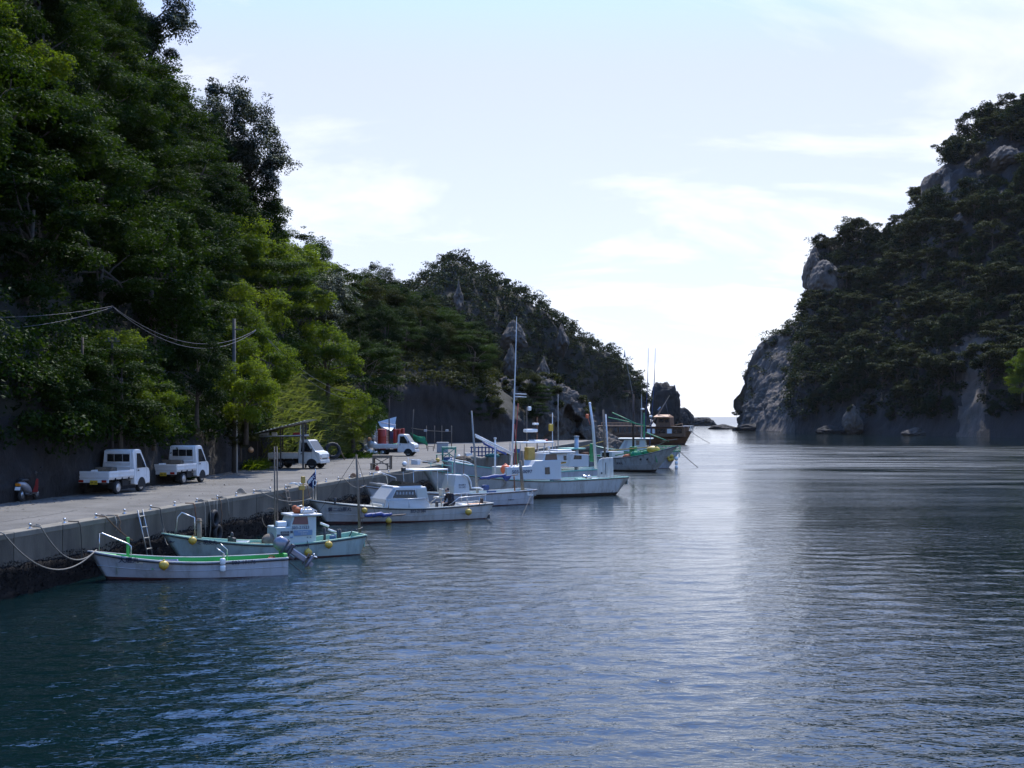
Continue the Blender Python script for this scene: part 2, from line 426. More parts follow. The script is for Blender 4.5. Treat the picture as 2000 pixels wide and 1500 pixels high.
# ------------------------------------------------------------------ water
def water_material():
    m = bpy.data.materials.new('sea_water'); m.use_nodes = True
    N, L = m.node_tree.nodes, m.node_tree.links
    b = N['Principled BSDF']
    b.inputs['Base Color'].default_value = (0.002, 0.010, 0.011, 1)
    b.inputs['Roughness'].default_value = 0.03
    b.inputs['IOR'].default_value = 1.45
    tc = N.new('ShaderNodeTexCoord')
    def noise(sc, det, rough, stretch, dist=0.0):
        mp = N.new('ShaderNodeMapping'); mp.inputs['Scale'].default_value = stretch
        mp.inputs['Rotation'].default_value = (0, 0, R(-12))
        L.new(tc.outputs['Object'], mp.inputs[0])
        n = N.new('ShaderNodeTexNoise'); n.inputs['Scale'].default_value = sc; n.inputs['Detail'].default_value = det
        n.inputs['Roughness'].default_value = rough; n.inputs['Distortion'].default_value = dist
        L.new(mp.outputs[0], n.inputs['Vector'])
        return n.outputs['Fac']
    def mth(op, a, bb):
        n = N.new('ShaderNodeMath'); n.operation = op
        for i, v in enumerate((a, bb)):
            if isinstance(v, (int, float)): n.inputs[i].default_value = v
            else: L.new(v, n.inputs[i])
        return n.outputs[0]
    mid = noise(2.4, 2, 0.5, (0.7, 1.3, 1), 0.5)
    fine = noise(6.5, 2, 0.55, (0.7, 1.3, 1), 0.6)
    gust = noise(0.03, 3, 0.5, (0.6, 1.5, 1))                # patches of calmer and livelier water
    g = N.new('ShaderNodeMapRange'); g.inputs['From Min'].default_value = 0.38; g.inputs['From Max'].default_value = 0.62
    g.inputs['To Min'].default_value = 0.4; g.inputs['To Max'].default_value = 1.2
    L.new(gust, g.inputs['Value'])
    sx = N.new('ShaderNodeSeparateXYZ'); L.new(tc.outputs['Object'], sx.inputs[0])
    nr_ = N.new('ShaderNodeMapRange'); nr_.inputs['From Min'].default_value = 25; nr_.inputs['From Max'].default_value = 120
    nr_.inputs['To Min'].default_value = 1.0; nr_.inputs['To Max'].default_value = 0.6
    L.new(sx.outputs['Y'], nr_.inputs['Value'])
    h = mth('MULTIPLY', mth('MULTIPLY', mth('ADD', mth('MULTIPLY', mid, 0.034), mth('MULTIPLY', fine, 0.021)), g.outputs[0]), nr_.outputs[0])
    bp = N.new('ShaderNodeBump'); bp.inputs['Distance'].default_value = 1.0; bp.inputs['Strength'].default_value = 1.0
    L.new(h, bp.inputs['Height']); L.new(bp.outputs[0], b.inputs['Normal'])
    # ripples too small for the sheet far off show as a duller gloss, except in the lee of the cliff
    ro = N.new('ShaderNodeMapRange'); ro.inputs['From Min'].default_value = 30; ro.inputs['From Max'].default_value = 120
    ro.inputs['To Min'].default_value = 0.03; ro.inputs['To Max'].default_value = 0.25
    L.new(sx.outputs['Y'], ro.inputs['Value'])
    le = N.new('ShaderNodeMapRange'); le.interpolation_type = 'SMOOTHSTEP'
    le.inputs['From Min'].default_value = 205; le.inputs['From Max'].default_value = 262
    le.inputs['To Min'].default_value = 1.0; le.inputs['To Max'].default_value = 0.30
    L.new(mth('ADD', mth('MULTIPLY', mth('SUBTRACT', noise(0.05, 3, 0.6, (0.5, 1.4, 1)), 0.5), 110.0), mth('ADD', sx.outputs['Y'], mth('MULTIPLY', sx.outputs['X'], 0.35))), le.inputs['Value'])
    op = N.new('ShaderNodeMapRange'); op.inputs['From Min'].default_value = 520; op.inputs['From Max'].default_value = 900
    op.inputs['To Max'].default_value = 0.28                  # open sea outside the inlet
    L.new(sx.outputs['Y'], op.inputs['Value'])
    st = N.new('ShaderNodeMapRange'); st.inputs['From Min'].default_value = 0.35; st.inputs['From Max'].default_value = 0.65
    st.inputs['To Min'].default_value = 0.35; st.inputs['To Max'].default_value = 1.35   # cat's paws
    L.new(noise(0.22, 5, 0.7, (0.22, 1.0, 1), 0.8), st.inputs['Value'])
    L.new(mth('ADD', mth('MULTIPLY', mth('MULTIPLY', ro.outputs[0], st.outputs[0]), le.outputs[0]), op.outputs[0]), b.inputs['Roughness'])
    MATS['sea_water'] = m
water_material()
def ring_plane(name, z, material):
    xs = [-30000, -3000, -600, -150, -40, 0, 40, 150, 600, 3000, 30000]
    ys = [-3000, -300, -40, 0, 40, 150, 400, 1000, 4000, 40000]
    mb = MB()
    mb.grid([[(x, y, z) for x in xs] for y in ys], smooth=False)
    return mb.build(name, material)
tag(ring_plane('sea', -0.14, 'sea_water'), kind='structure')
def wave_sheet():
    """the inlet's surface as real waves: finer near the bridge, coarser far off"""
    nr, nc = 900, 380
    r = 14.0 * np.exp(np.linspace(0, math.log(900 / 14.0), nr)); th = np.radians(np.linspace(-34, 34, nc))
    X, Y = r[:, None] * np.tan(th)[None, :], np.repeat(r[:, None], nc, 1)
    dY = np.gradient(r)[:, None]; dX = r[:, None] * (th[1] - th[0])
    rg = np.random.default_rng(12)
    h = np.zeros_like(X)
    gust = 0.85 + 0.75 * fbm(np.stack([X / 42 + 3, Y / 26 + 1, X * 0], -1), 3)
    gust2 = 0.8 + 0.9 * fbm(np.stack([X / 11 + 9, Y / 8 + 5, X * 0], -1), 3)
    lee = 1.0 - 0.72 * np.clip((Y + 0.35 * X - 205) / 60.0, 0, 1)
    n = 60
    warp = [fbm(np.stack([X / q + 7 * j, Y / q, X * 0 + j], -1), 2) for j, q in enumerate((2.5, 4.0, 6.5, 10.0))]
    for k in range(n):
        lam = 0.28 * (1.9 / 0.28) ** (rg.random() ** 1.3)
        a = R(-8) + rg.normal() * R(34) + (math.pi if rg.random() < .2 else 0)
        kx, ky = math.sin(a), math.cos(a)
        slope = 0.072 / math.sqrt(n / 2) * (1.0 if lam < 1.0 else (1.0 / lam) ** 0.5)
        amp = slope * lam / (2 * math.pi)
        att = np.clip((lam / (abs(ky) * dY + abs(kx) * dX) - 2.2) / 2.5, 0, 1)
        ph = 2 * math.pi * (kx * X + ky * Y) / lam + rg.random() * 6.28 + 2.4 * warp[0 if lam < .6 else (1 if lam < 1.0 else (2 if lam < 1.8 else 3))] * (1 if k % 2 else -1)
        s_ = np.sin(ph)
        h += amp * att * (s_ - 0.25 * np.cos(2 * ph)) * (gust if lam > 1.2 else gust * gust2)
    h *= lee
    V = np.stack([X, Y, h], -1).reshape(-1, 3)
    i = (np.arange(nr - 1)[:, None] * nc + np.arange(nc - 1)[None, :]).ravel()
    F = np.stack([i, i + 1, i + 1 + nc, i + nc], 1)
    tag(new_obj('water', np_mesh('water', V, F, 'sea_water', True)), kind='structure')
wave_sheet()

# ------------------------------------------------------------------ land forms
class Patch:
    """sheet of land through rows of control points (foot to crest to back), with rough relief"""
    def __init__(self, rows, nu, nv, amp, scale, seed=0.0, vmax_noise=1.0, extra=None, keep_foot=True, fine=None):
        rows = np.array([[tuple(p) for p in r] for r in rows], dtype=np.float64)
        u = np.linspace(0, 1, nu); v = np.linspace(0, 1, nv)
        A = np.stack([crom(rows[k], u) for k in range(len(rows))])        # rows x nu x 3
        G = crom(A, v)                                                    # nv x nu x 3
        du = np.gradient(G, axis=1); dv = np.gradient(G, axis=0)
        n = np.cross(du, dv); n /= np.maximum(np.linalg.norm(n, axis=2, keepdims=True), 1e-9)
        if n[..., 2].mean() < 0: n = -n
        d = fbm(G / scale + seed, 5) * amp - np.abs(fbm(G / (scale * 0.35) + seed + 9, 5, g=0.6)) * amp * 0.8
        if fine: d = d - np.abs(fbm(G / fine[1] * np.array([1, 1, .6]) + seed + 31, 5, g=0.55)) * fine[0]
        if keep_foot: d = d * np.clip(v * 6, 0.15, 1)[:, None]
        G = G + n * d[..., None]
        if extra is not None: G = extra(G, u, v)
        self.G, self.N, self.nu, self.nv = G, n, nu, nv
    def mesh(self, name, mats, mi=None):
        i = np.arange(self.nv - 1)[:, None] * self.nu + np.arange(self.nu - 1)[None, :]
        i = i.ravel()
        F = np.stack([i, i + 1, i + 1 + self.nu, i + self.nu], 1)
        return np_mesh(name, self.G.reshape(-1, 3), F, mats, True, mi=mi)
    def at(self, u, v):
        x, y = u * (self.nu - 1), v * (self.nv - 1)
        i, j = min(int(x), self.nu - 2), min(int(y), self.nv - 2); fx, fy = x - i, y - j
        G = self.G
        return (G[j, i] * (1 - fx) + G[j, i + 1] * fx) * (1 - fy) + (G[j + 1, i] * (1 - fx) + G[j + 1, i + 1] * fx) * fy
    def sample(self, n, u0, u1, v0, v1, dmin, seed, test=None, pre=None):
        """points spread over the sheet at least dmin (number or function of the point) apart"""
        r = random.Random(seed); out = list(pre or []); made = []
        for _ in range(n):
            p = self.at(r.uniform(u0, u1), r.uniform(v0, v1))
            if test is not None and not test(p): continue
            dm = dmin(p) if callable(dmin) else dmin
            if all((p[0] - q[0]) ** 2 + (p[1] - q[1]) ** 2 + (p[2] - q[2]) ** 2 > dm * dm for q in out):
                out.append(p); made.append(p)
        return made
def pix(p):
    return 1000 + p[0] / p[1] * FOC, HOR - (p[2] - CAM_Z) / p[1] * FOC

def add3(a, b): return (a[0] + b[0], a[1] + b[1], a[2] + b[2])
def lerp3(a, b, t): return tuple(a[i] + (b[i] - a[i]) * t for i in range(3))

# wooded slope behind the quay
L_FOOT = [(-24, 14), (-20.5, 32), (-18.4, 45), (-17.4, 52), (-16.1, 60), (-15.9, 75), (-13.8, 94), (-13.6, 112), (-14.5, 135), (-15.0, 152)]
L_FOOT = [(x, y, QZ - 0.12) for x, y in L_FOOT]
L_CREST = [(-48, 45, 44), W(-210, -420, 75), W(-65, -230, 86), W(110, -30, 94), W(215, 165, 100), W(315, 320, 110), W(420, 440, 122), W(520, 545, 142), W(650, 605, 166), W(760, 606, 190)]
L_CREST = [tuple(p) for p in L_CREST]
rows = [L_FOOT,
        [add3(f, (-0.5, 0.2, 3.2)) for f in L_FOOT],
        [add3(lerp3(f, c, 0.38), (1.2, -1.0, 1.5)) for f, c in zip(L_FOOT, L_CREST)],
        [add3(lerp3(f, c, 0.74), (1.0, -1.0, 1.8)) for f, c in zip(L_FOOT, L_CREST)],
        L_CREST,
        [add3(c, (-14, 16, -2)) for c in L_CREST],
        [add3(c, (-60, 50, -30)) for c in L_CREST]]
hill = Patch(rows, 280, 150, 1.3, 9.0, 1.0, fine=(0.9, 1.7))
hm = np.zeros((hill.nv - 1, hill.nu - 1), int)
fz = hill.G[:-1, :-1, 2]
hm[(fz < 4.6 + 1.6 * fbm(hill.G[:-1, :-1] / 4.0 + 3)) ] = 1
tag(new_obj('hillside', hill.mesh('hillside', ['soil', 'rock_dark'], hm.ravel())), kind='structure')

# lower spur beyond it with the dark cut face above the boat park
M_FOOT = [(-15.5, 138, QZ - .1), (-11.0, 149, QZ - .1), (-7.5, 153, QZ - .1), (-4.0, 157, QZ - .1), (-1.0, 161, QZ - .1), (2.5, 166, QZ - .1)]
M_CREST = [tuple(p) for p in (W(755, 628, 192), W(830, 664, 187), W(880, 696, 184), W(945, 738, 180), W(1000, 765, 178), W(1030, 785, 176))]
M_CUT = [add3(f, (0.2, 1.8, h)) for f, h in zip(M_FOOT, (7.6, 7.6, 7.4, 5.6, 3.8, 2.2))]
rows = [M_FOOT, [lerp3(a, b, 0.5) for a, b in zip(M_FOOT, M_CUT)], M_CUT, [add3(lerp3(a, b, 0.5), (0, 0, 1.4)) for a, b in zip(M_CUT, M_CREST)], M_CREST,
        [add3(c, (-4, 25, -6)) for c in M_CREST], [add3(c, (-8, 60, -22)) for c in M_CREST]]
spur = Patch(rows, 90, 70, 0.9, 7.0, 5.0)
sm = np.zeros((spur.nv - 1, spur.nu - 1), int)
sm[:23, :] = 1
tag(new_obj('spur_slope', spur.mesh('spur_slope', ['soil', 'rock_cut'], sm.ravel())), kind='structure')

# rock outcrop with the sea cave at the end of the quay
CAVE = W(1108, 848, 172)
def cave(G, u, v):
    d = np.sqrt(((G[..., 0] - CAVE.x) / 2.3) ** 2 + ((G[..., 2] - CAVE.z) / 2.9) ** 2)
    ang = np.arctan2(G[..., 2] - CAVE.z, G[..., 0] - CAVE.x)
    d = d * (1 + 0.22 * np.sin(ang * 3 + 1) + 0.15 * np.sin(ang * 7))
    k = np.clip((1.0 - d) / 0.18, 0, 1)
    G = G.copy(); G[..., 1] += 4.5 * k * (1 - 0.35 * np.clip(d, 0, 1))
    return G
O_FOOT = [(-2.5, 163, .4), (1.5, 165.5, .4), (4.5, 167.5, .3), (7.5, 170, .2), (11.0, 174, .1), (14.5, 179, -.3), (17, 186, -.5)]
O_CREST = [tuple(p) for p in (W(975, 742, 176), W(1008, 752, 176), W(1046, 742, 177), W(1090, 735, 178), W(1112, 765, 181), W(1150, 826, 185), W(1180, 846, 190))]
rows = [O_FOOT, [add3(lerp3(a, b, 0.35), (0.3, -1.2, 0.4)) for a, b in zip(O_FOOT, O_CREST)], [add3(lerp3(a, b, 0.75), (0.5, -1.4, 0.9)) for a, b in zip(O_FOOT, O_CREST)],
        O_CREST, [add3(c, (-1, 9, -1)) for c in O_CREST], [add3(c, (-3, 30, -14)) for c in O_CREST]]
outc = Patch(rows, 200, 170, 1.7, 3.4, 8.0, extra=cave, fine=(1.6, 2.0))
tag(new_obj('rock_outcrop', outc.mesh('rock_outcrop', ['rock_grey'])), kind='structure')

# far headland
F_FOOT = [(W(700, 0, 330).x, 330), (W(800, 0, 330).x, 330), (W(880, 0, 340).x, 340), (W(960, 0, 365).x, 365), (W(1030, 0, 395).x, 395), (W(1090, 0, 425).x, 425),
          (W(1150, 0, 460).x, 460), (W(1200, 0, 490).x, 490), (W(1240, 0, 520).x, 520), (W(1262, 0, 540).x, 540), (W(1272, 0, 552).x, 552)]
F_FOOT = [(x, y, -0.6) for x, y in F_FOOT]
F_CREST = [tuple(p) for p in (W(690, 585, 440), W(800, 564, 425), W(880, 513, 418), W(945, 543, 428), W(1010, 580, 442), W(1080, 618, 458), W(1145, 672, 482), W(1200, 702, 510), W(1238, 735, 532), W(1258, 775, 548), W(1267, 818, 558))]
rows = [F_FOOT, [add3(lerp3(a, b, .14), (0, 6, 3.2)) for a, b in zip(F_FOOT, F_CREST)], [add3(lerp3(a, b, .5), (0, 0, 2.5)) for a, b in zip(F_FOOT, F_CREST)], F_CREST,
        [add3(c, (-4, 25, -9)) for c in F_CREST], [add3(c, (-12, 90, -60)) for c in F_CREST]]
head = Patch(rows, 200, 110, 3.0, 26.0, 12.0, fine=(3.0, 8.0))
hm = np.zeros((head.nv - 1, head.nu - 1), int)
hm[head.G[:-1, :-1, 2] < 8 + 5 * fbm(head.G[:-1, :-1] / 14.0 + 3)] = 1
tag(new_obj('headland', head.mesh('headland', ['soil', 'rock_dark'], hm.ravel())), kind='structure')

# cliff across the inlet
R_FOOT = [(1437, 480), (1448, 462), (1478, 432), (1508, 410), (1536, 394), (1556, 386), (1590, 376), (1660, 357), (1725, 343), (1770, 334), (1795, 328), (1855, 315), (1990, 288), (2200, 262), (2700, 225)]
R_FOOT = [(W(px, 0, y).x, y, -0.6) for px, y in R_FOOT]
R_CREST = [(1446, 800, 482), (1474, 695, 476), (1518, 652, 470), (1552, 632, 464), (1580, 602, 458), (1585, 505, 455), (1612, 484, 452), (1690, 480, 446), (1768, 452, 440), (1803, 412, 436), (1808, 352, 434), (1872, 292, 428), (2000, 222, 415), (2200, 140, 395), (2700, 70, 360)]
R_CREST = [tuple(W(*c)) for c in R_CREST]
def rc(t, dz, dy):
    return [add3(lerp3(a, b, t), (0, dy, dz * min(1, b[2] / 60))) for a, b in zip(R_FOOT, R_CREST)]
rows = [R_FOOT, rc(0.10, 8, 0), rc(0.35, 4, 0), rc(0.68, 3, 0), R_CREST, [add3(c, (14, 40, -6)) for c in R_CREST], [add3(c, (50, 130, -60)) for c in R_CREST]]
cliff = Patch(rows, 320, 200, 3.6, 24.0, 21.0, fine=(4.0, 7.0))
cz = cliff.G[:-1, :-1]
cpx, cpy = pix((cz[..., 0], cz[..., 1], cz[..., 2]))
rocky = ((cpx < 1545 + 40 * fbm(cz / 9.0)) & (cpy > 660 + 50 * fbm(cz / 13.0 + 8))) | ((np.abs(cpx - 1890) < 26 + 40 * fbm(cz / 10.0 + 4)) & (cpy > 660)) | ((np.abs(cpx - 1820) < 34) & (np.abs(cpy - 368) < 36))
tag(new_obj('cliff', cliff.mesh('cliff', ['rock_dark', 'rock'], rocky.astype(int).ravel())), kind='structure')
BARE = [(1611, 545, 30, 42), (1590, 530, 18, 44), (1850, 362, 58, 40), (1880, 448, 22, 30), (1962, 310, 36, 32), (1664, 815, 26, 36)]
def on_rock(p):
    for dz in (0.5, 3.5):
        qx, qy = pix((p[0], p[1], p[2] + dz))
        if any(((qx - a_) / c_) ** 2 + ((qy - b_) / d_) ** 2 < 1 for a_, b_, c_, d_ in BARE): return True
    x, y = pix(p); f = float(fbm(np.array(p) / 9.0)); g = float(fbm(np.array(p) / 10.0 + 4))
    return p[2] < 4.2 or (x < 1545 + 40 * f and y > 660 + 50 * float(fbm(np.array(p) / 13.0 + 8))) or (abs(x - 1890) < 26 + 40 * g and y > 660) or (abs(x - 1820) < 34 and abs(y - 368) < 36)

# free-standing rocks
def rock(name, c, s, seed, label, material='rock', sub=5, sharp=1.0, group=None, flat=False, taper=0.25, boxy=1.0):
    bm = bmesh.new(); bmesh.ops.create_icosphere(bm, subdivisions=sub, radius=1.0)
    V = np.array([v.co[:] for v in bm.verts]); bm.verts.index_update()
    F = np.array([[v.index for v in f.verts] for f in bm.faces]); bm.free()
    d = 1 + 0.30 * sharp * fbm(V * 1.4 + seed, 3) - 0.42 * sharp * np.abs(fbm(V * 2.6 + seed * 2, 6, g=0.6))
    V = np.sign(V) * np.abs(V) ** boxy * d[:, None]
    V[:, :2] *= (1 - taper * V[:, 2:3])
    V[:, 2] *= 1 + 0.2 * fbm(V * 2 + seed + 5)
    me = np_mesh(name, V * np.array(s), F, material, not flat)
    o = new_obj(name, me); o.location = c
    return tag(o, label, 'rock', group)
def rock_px(name, px, py, Y, w, h, depth, seed, label, material='rock', **k):
    """rock of w x h photo pixels centred on that pixel at distance Y"""
    s = Y / FOC
    return rock(name, W(px, py, Y), (w * s / 2, depth, h * s / 2), seed, label, material, **k)
rock_px('sea_stack', 1299, 792, 585, 60, 92, 7, 3.0, 'tall dark sea stack beyond the wooden ship', 'rock_dark', boxy=0.8, taper=0.1)
rock_px('sea_rock', 1336, 818, 640, 40, 44, 8, 4.0, 'low jagged rock running seaward from the sea stack', 'rock_dark')
rock_px('sea_rock', 1322, 812, 620, 22, 56, 5, 9.0, 'pointed rock leaning against the foot of the sea stack', 'rock_dark')
rock_px('sea_rock', 1368, 826, 680, 56, 24, 8, 5.0, 'flat low rock at the outer end of the reef', 'rock_dark')
rock_px('sea_rock', 1412, 836, 500, 56, 14, 9, 6.0, 'low black reef at the foot of the cliff point', 'rock_dark')
rock_px('sea_rock', 1664, 823, 352, 42, 56, 3.4, 7.0, 'pale pointed rock with a green cap standing before the cliff', 'rock_grey')
rock_px('sea_rock', 1622, 842, 362, 60, 20, 4, 31.0, 'low dark boulder at the waterline beside the pale pointed rock', 'rock_dark')
rock_px('sea_rock', 1790, 846, 330, 70, 20, 4, 32.0, 'low ledge of brown boulders under the pale cliff buttress', 'rock')
rock_px('sea_rock', 1470, 838, 440, 80, 22, 5, 33.0, 'dark wave-cut ledge at the tip of the cliff', 'rock_dark')
rock_px('cliff_boulder', 1611, 548, 430, 56, 80, 9, 11.0, 'rounded bare rock face high on the edge of the cliff', 'rock', boxy=.85)
rock_px('cliff_boulder', 1590, 530, 448, 40, 90, 8, 14.0, 'dark upright rock on the cliff edge behind the rounded face', 'rock')
for i, (px, py, w, h) in enumerate(((1818, 372, 30, 64), (1843, 368, 36, 70), (1872, 366, 24, 62), (1905, 362, 24, 56))):
    rock_px('rock_column', px, py, 420 - i, w, h, 7, 40.0 + i * 3, ('first', 'second', 'third', 'fourth')[i] + ' of the four bare rock columns under the summit trees', 'rock', group='rock columns high on the cliff', boxy=0.75, taper=0.05)
rock_px('cliff_boulder', 1962, 312, 394, 60, 54, 9, 17.0, 'bare rock boss close under the summit of the cliff', 'rock')
rock_px('cliff_boulder', 1880, 448, 385, 44, 60, 5, 19.0, 'grey rock slab half hidden by trees midway up the cliff', 'rock')
rock_px('rock_spire', 1004, 655, 399, 46, 64, 5, 23.0, 'pointed bare rock pinnacle on the face of the headland', 'rock_grey', sharp=1.4, taper=0.6)
rock_px('rock_spire', 998, 706, 388, 26, 58, 4, 24.0, 'narrow rock rib below the bare pinnacle on the headland', 'rock_grey', sharp=1.4, taper=0.6)
rock_px('rock_spire', 1098, 664, 440, 22, 64, 5, 25.0, 'leaning rock rib to the seaward side of the pinnacle', 'rock_grey', sharp=1.4, taper=0.6)
rock_px('rock_spire', 896, 580, 385, 18, 60, 4, 26.0, 'thin pale rock streak under the headland summit', 'rock_grey', sharp=1.4, taper=0.6)
rock_px('rock_spire', 1062, 725, 400, 24, 50, 5, 27.0, 'low rock knob on the headland above the sea cave', 'rock_grey', sharp=1.4, taper=0.6)
# ------------------------------------------------------------------ vegetation
def leaves(C, Rr, n, size, rg, up=0.5, flat=1.0, shell=0.55, droop=0.0):
    """leaf quads around clump centres C with radii Rr: returns V (4n x 3), F, t"""
    k = rg.integers(0, len(C), n)
    d = rg.normal(size=(n, 3)); d /= np.linalg.norm(d, axis=1, keepdims=True)
    d[:, 2] = np.where(rg.random(n) < 0.62, np.abs(d[:, 2]), d[:, 2])
    rad = (shell + (1 - shell) * rg.random(n) ** 0.6) * (1 + 0.12 * rg.normal(size=n))
    P = C[k] + d * (Rr[k] * rad)[:, None] * np.array([1, 1, flat])
    nrm = d * 0.55 + np.array([0, 0, up]) + rg.normal(size=(n, 3)) * 0.45
    nrm /= np.linalg.norm(nrm, axis=1, keepdims=True)
    a = np.cross(nrm, rg.normal(size=(n, 3))); a /= np.maximum(np.linalg.norm(a, axis=1, keepdims=True), 1e-6)
    b = np.cross(nrm, a)
    s = size * (0.6 + 0.8 * rg.random(n))[:, None]
    V = np.empty((n, 4, 3))
    V[:, 0] = P - a * s; V[:, 1] = P + b * s * 0.5 - nrm * s * 0.1; V[:, 2] = P + a * s; V[:, 3] = P - b * s * 0.5 - nrm * s * 0.1
    V[:, :, 2] -= droop * s * 0.5
    F = np.arange(4 * n).reshape(n, 4)
    return V.reshape(-1, 3), F, rg.random(n)

def limb_tube(mb, a, b, r0, r1, bend, rr):
    a, b = Vector(a), Vector(b)
    m = a.lerp(b, 0.5) + Vector((rr.uniform(-bend, bend), rr.uniform(-bend, bend), rr.uniform(0, bend)))
    mb.tube([a, m, b], [r0, (r0 + r1) / 2, r1], 6)

def tree_proto(kind, seed):
    """returns (trunk mesh, crown mesh) of one tree, base at the origin"""
    rg = np.random.default_rng(seed); rr = random.Random(seed)
    if kind == 'round':
        H, rx, rz, nc, cr, n, size, leafm, up, flat = 6.2, 2.9, 2.5, 34, 0.95, 20900, 0.085, 'leaf_mid', 0.45, 0.8
    elif kind == 'dark':
        H, rx, rz, nc, cr, n, size, leafm, up, flat = 6.8, 2.7, 3.0, 38, 0.85, 22800, 0.078, 'leaf_deep', 0.4, 0.85
    elif kind == 'layered':
        H, rx, rz, nc, cr, n, size, leafm, up, flat = 6.4, 3.5, 2.4, 36, 1.1, 20900, 0.088, 'leaf_mid', 0.8, 0.38
    elif kind == 'fresh':
        H, rx, rz, nc, cr, n, size, leafm, up, flat = 5.4, 2.7, 2.3, 32, 0.95, 17100, 0.092, 'leaf_fresh_lit', 0.5, 0.75
    elif kind == 'grey':
        H, rx, rz, nc, cr, n, size, leafm, up, flat = 6.6, 2.6, 2.8, 32, 0.85, 19950, 0.078, 'leaf_grey', 0.4, 0.85
    elif kind == 'olive':
        H, rx, rz, nc, cr, n, size, leafm, up, flat = 6.0, 3.0, 2.2, 34, 0.9, 18050, 0.082, 'leaf_olive', 0.5, 0.7
    elif kind == 'umbrella':
        H, rx, rz, nc, cr, n, size, leafm, up, flat = 7.5, 4.0, 1.7, 24, 1.35, 6840, 0.204, 'leaf_cliff', 0.8, 0.5
    elif kind == 'clifftree':
        H, rx, rz, nc, cr, n, size, leafm, up, flat = 7.0, 3.4, 2.8, 26, 1.25, 6840, 0.204, 'leaf_far', 0.5, 0.8
    th = rg.random(nc) * 2 * np.pi; q = rg.random(nc)
    z = rg.uniform(-0.95, 1, nc)
    rad = np.sqrt(np.maximum(0.0, 1 - z * z)) * (0.55 + 0.45 * np.sqrt(q))
    C = np.stack([np.cos(th) * rad * rx, np.sin(th) * rad * rx, H - rz * 0.9 + z * rz], 1)
    C[:, :2] += rg.normal(size=(nc, 2)) * 0.25
    if kind in ('layered', 'umbrella'):                   # foliage held in flat tiers
        step = rz * 0.55
        C[:, 2] = np.round(C[:, 2] / step) * step + rg.normal(size=nc) * 0.12
    Rr = cr * rg.uniform(0.65, 1.25, nc)
    V, F, t = leaves(C, Rr, n, size, rg, up, flat)
    # a few stray sprays that break the outline
    ne = n // 14
    C2 = C + (C - np.array([0, 0, H - rz])) * rg.uniform(0.15, 0.4, (nc, 1))
    V2, F2, t2 = leaves(C2, Rr * 0.5, ne, size, rg, up, flat)
    V = np.concatenate([V, V2]); F = np.concatenate([F, F2 + len(F) * 4]); t = np.concatenate([t, t2])
    # height-free tint per clump keeps clumps distinct
    crown = np_mesh('crown', V, F, leafm, False, attr=t)
    mb = MB()
    lean = Vector((rr.uniform(-.5, .5), rr.uniform(-.5, .5), 0))
    top = Vector((0, 0, H - rz * 0.7)) + lean
    mb.tube([(0, 0, -1.2), (0.05, 0, 0.6), lean * 0.5 + Vector((0, 0, (H - rz) * 0.55)), top], [0.24, 0.19, 0.14, 0.07], 8)
    for k in rr.sample(range(nc), min(11, nc)):
        f = rr.uniform(0.35, 0.95)
        limb_tube(mb, Vector((0, 0, 0.3)).lerp(top, f), C[k] * 0.92 + np.array([0, 0, 0.1]), 0.075, 0.025, 0.35, rr)
    return mb.mesh('trunk', 'bark'), crown

TREE_LABELS = []
def high_word(y, rows):
    for lim, w in rows:
        if y < lim: return w
    return rows[-1][1]
def finish_tree_labels():
    """trees alike in kind and spot are told apart by their order from the left"""
    by = {}
    for o, base, px in TREE_LABELS: by.setdefault(base, []).append((px, o))
    words_ = ['first', 'second', 'third', 'fourth', 'fifth', 'sixth', 'seventh', 'eighth', 'ninth', 'tenth', 'eleventh', 'twelfth', 'thirteenth', 'fourteenth', 'fifteenth', 'sixteenth', 'seventeenth', 'eighteenth', 'nineteenth', 'twentieth']
    for base, l in by.items():
        l.sort(key=lambda q: q[0])
        for i, (px, o) in enumerate(l):
            o['label'] = base if len(l) == 1 else (base + ', ' + words_[i] + ' from the left' if i < 20 else base)
PROTO = {}
for kind, seeds in (('round', (11, 12)), ('dark', (21, 22)), ('layered', (31, 32)), ('fresh', (41, 42)), ('grey', (51,)), ('olive', (61,)), ('umbrella', (71, 72, 73)), ('clifftree', (81, 82))):
    PROTO[kind] = [tree_proto(kind, s) for s in seeds]
TREE_WORDS = {'round': 'rounded mid-green', 'dark': 'dense dark green', 'layered': 'tiered spreading green', 'fresh': 'bright yellow-green', 'grey': 'grey-green', 'olive': 'olive-brown'}
LAST_TREE = [None]
def plant(kind, p, s, rz, name, label, cat='tree', group=None, tilt=(0, 0), sz=1.0):
    tr, cr = PROTO[kind][random.randrange(len(PROTO[kind]))]
    e = empty(name, tuple(p), rz, label, cat, group)
    e.rotation_euler = (tilt[0], tilt[1], rz)
    e.scale = (s, s, s * sz)
    new_obj('trunk', tr, e); new_obj('crown', cr, e)
    LAST_TREE[0] = e
    return e

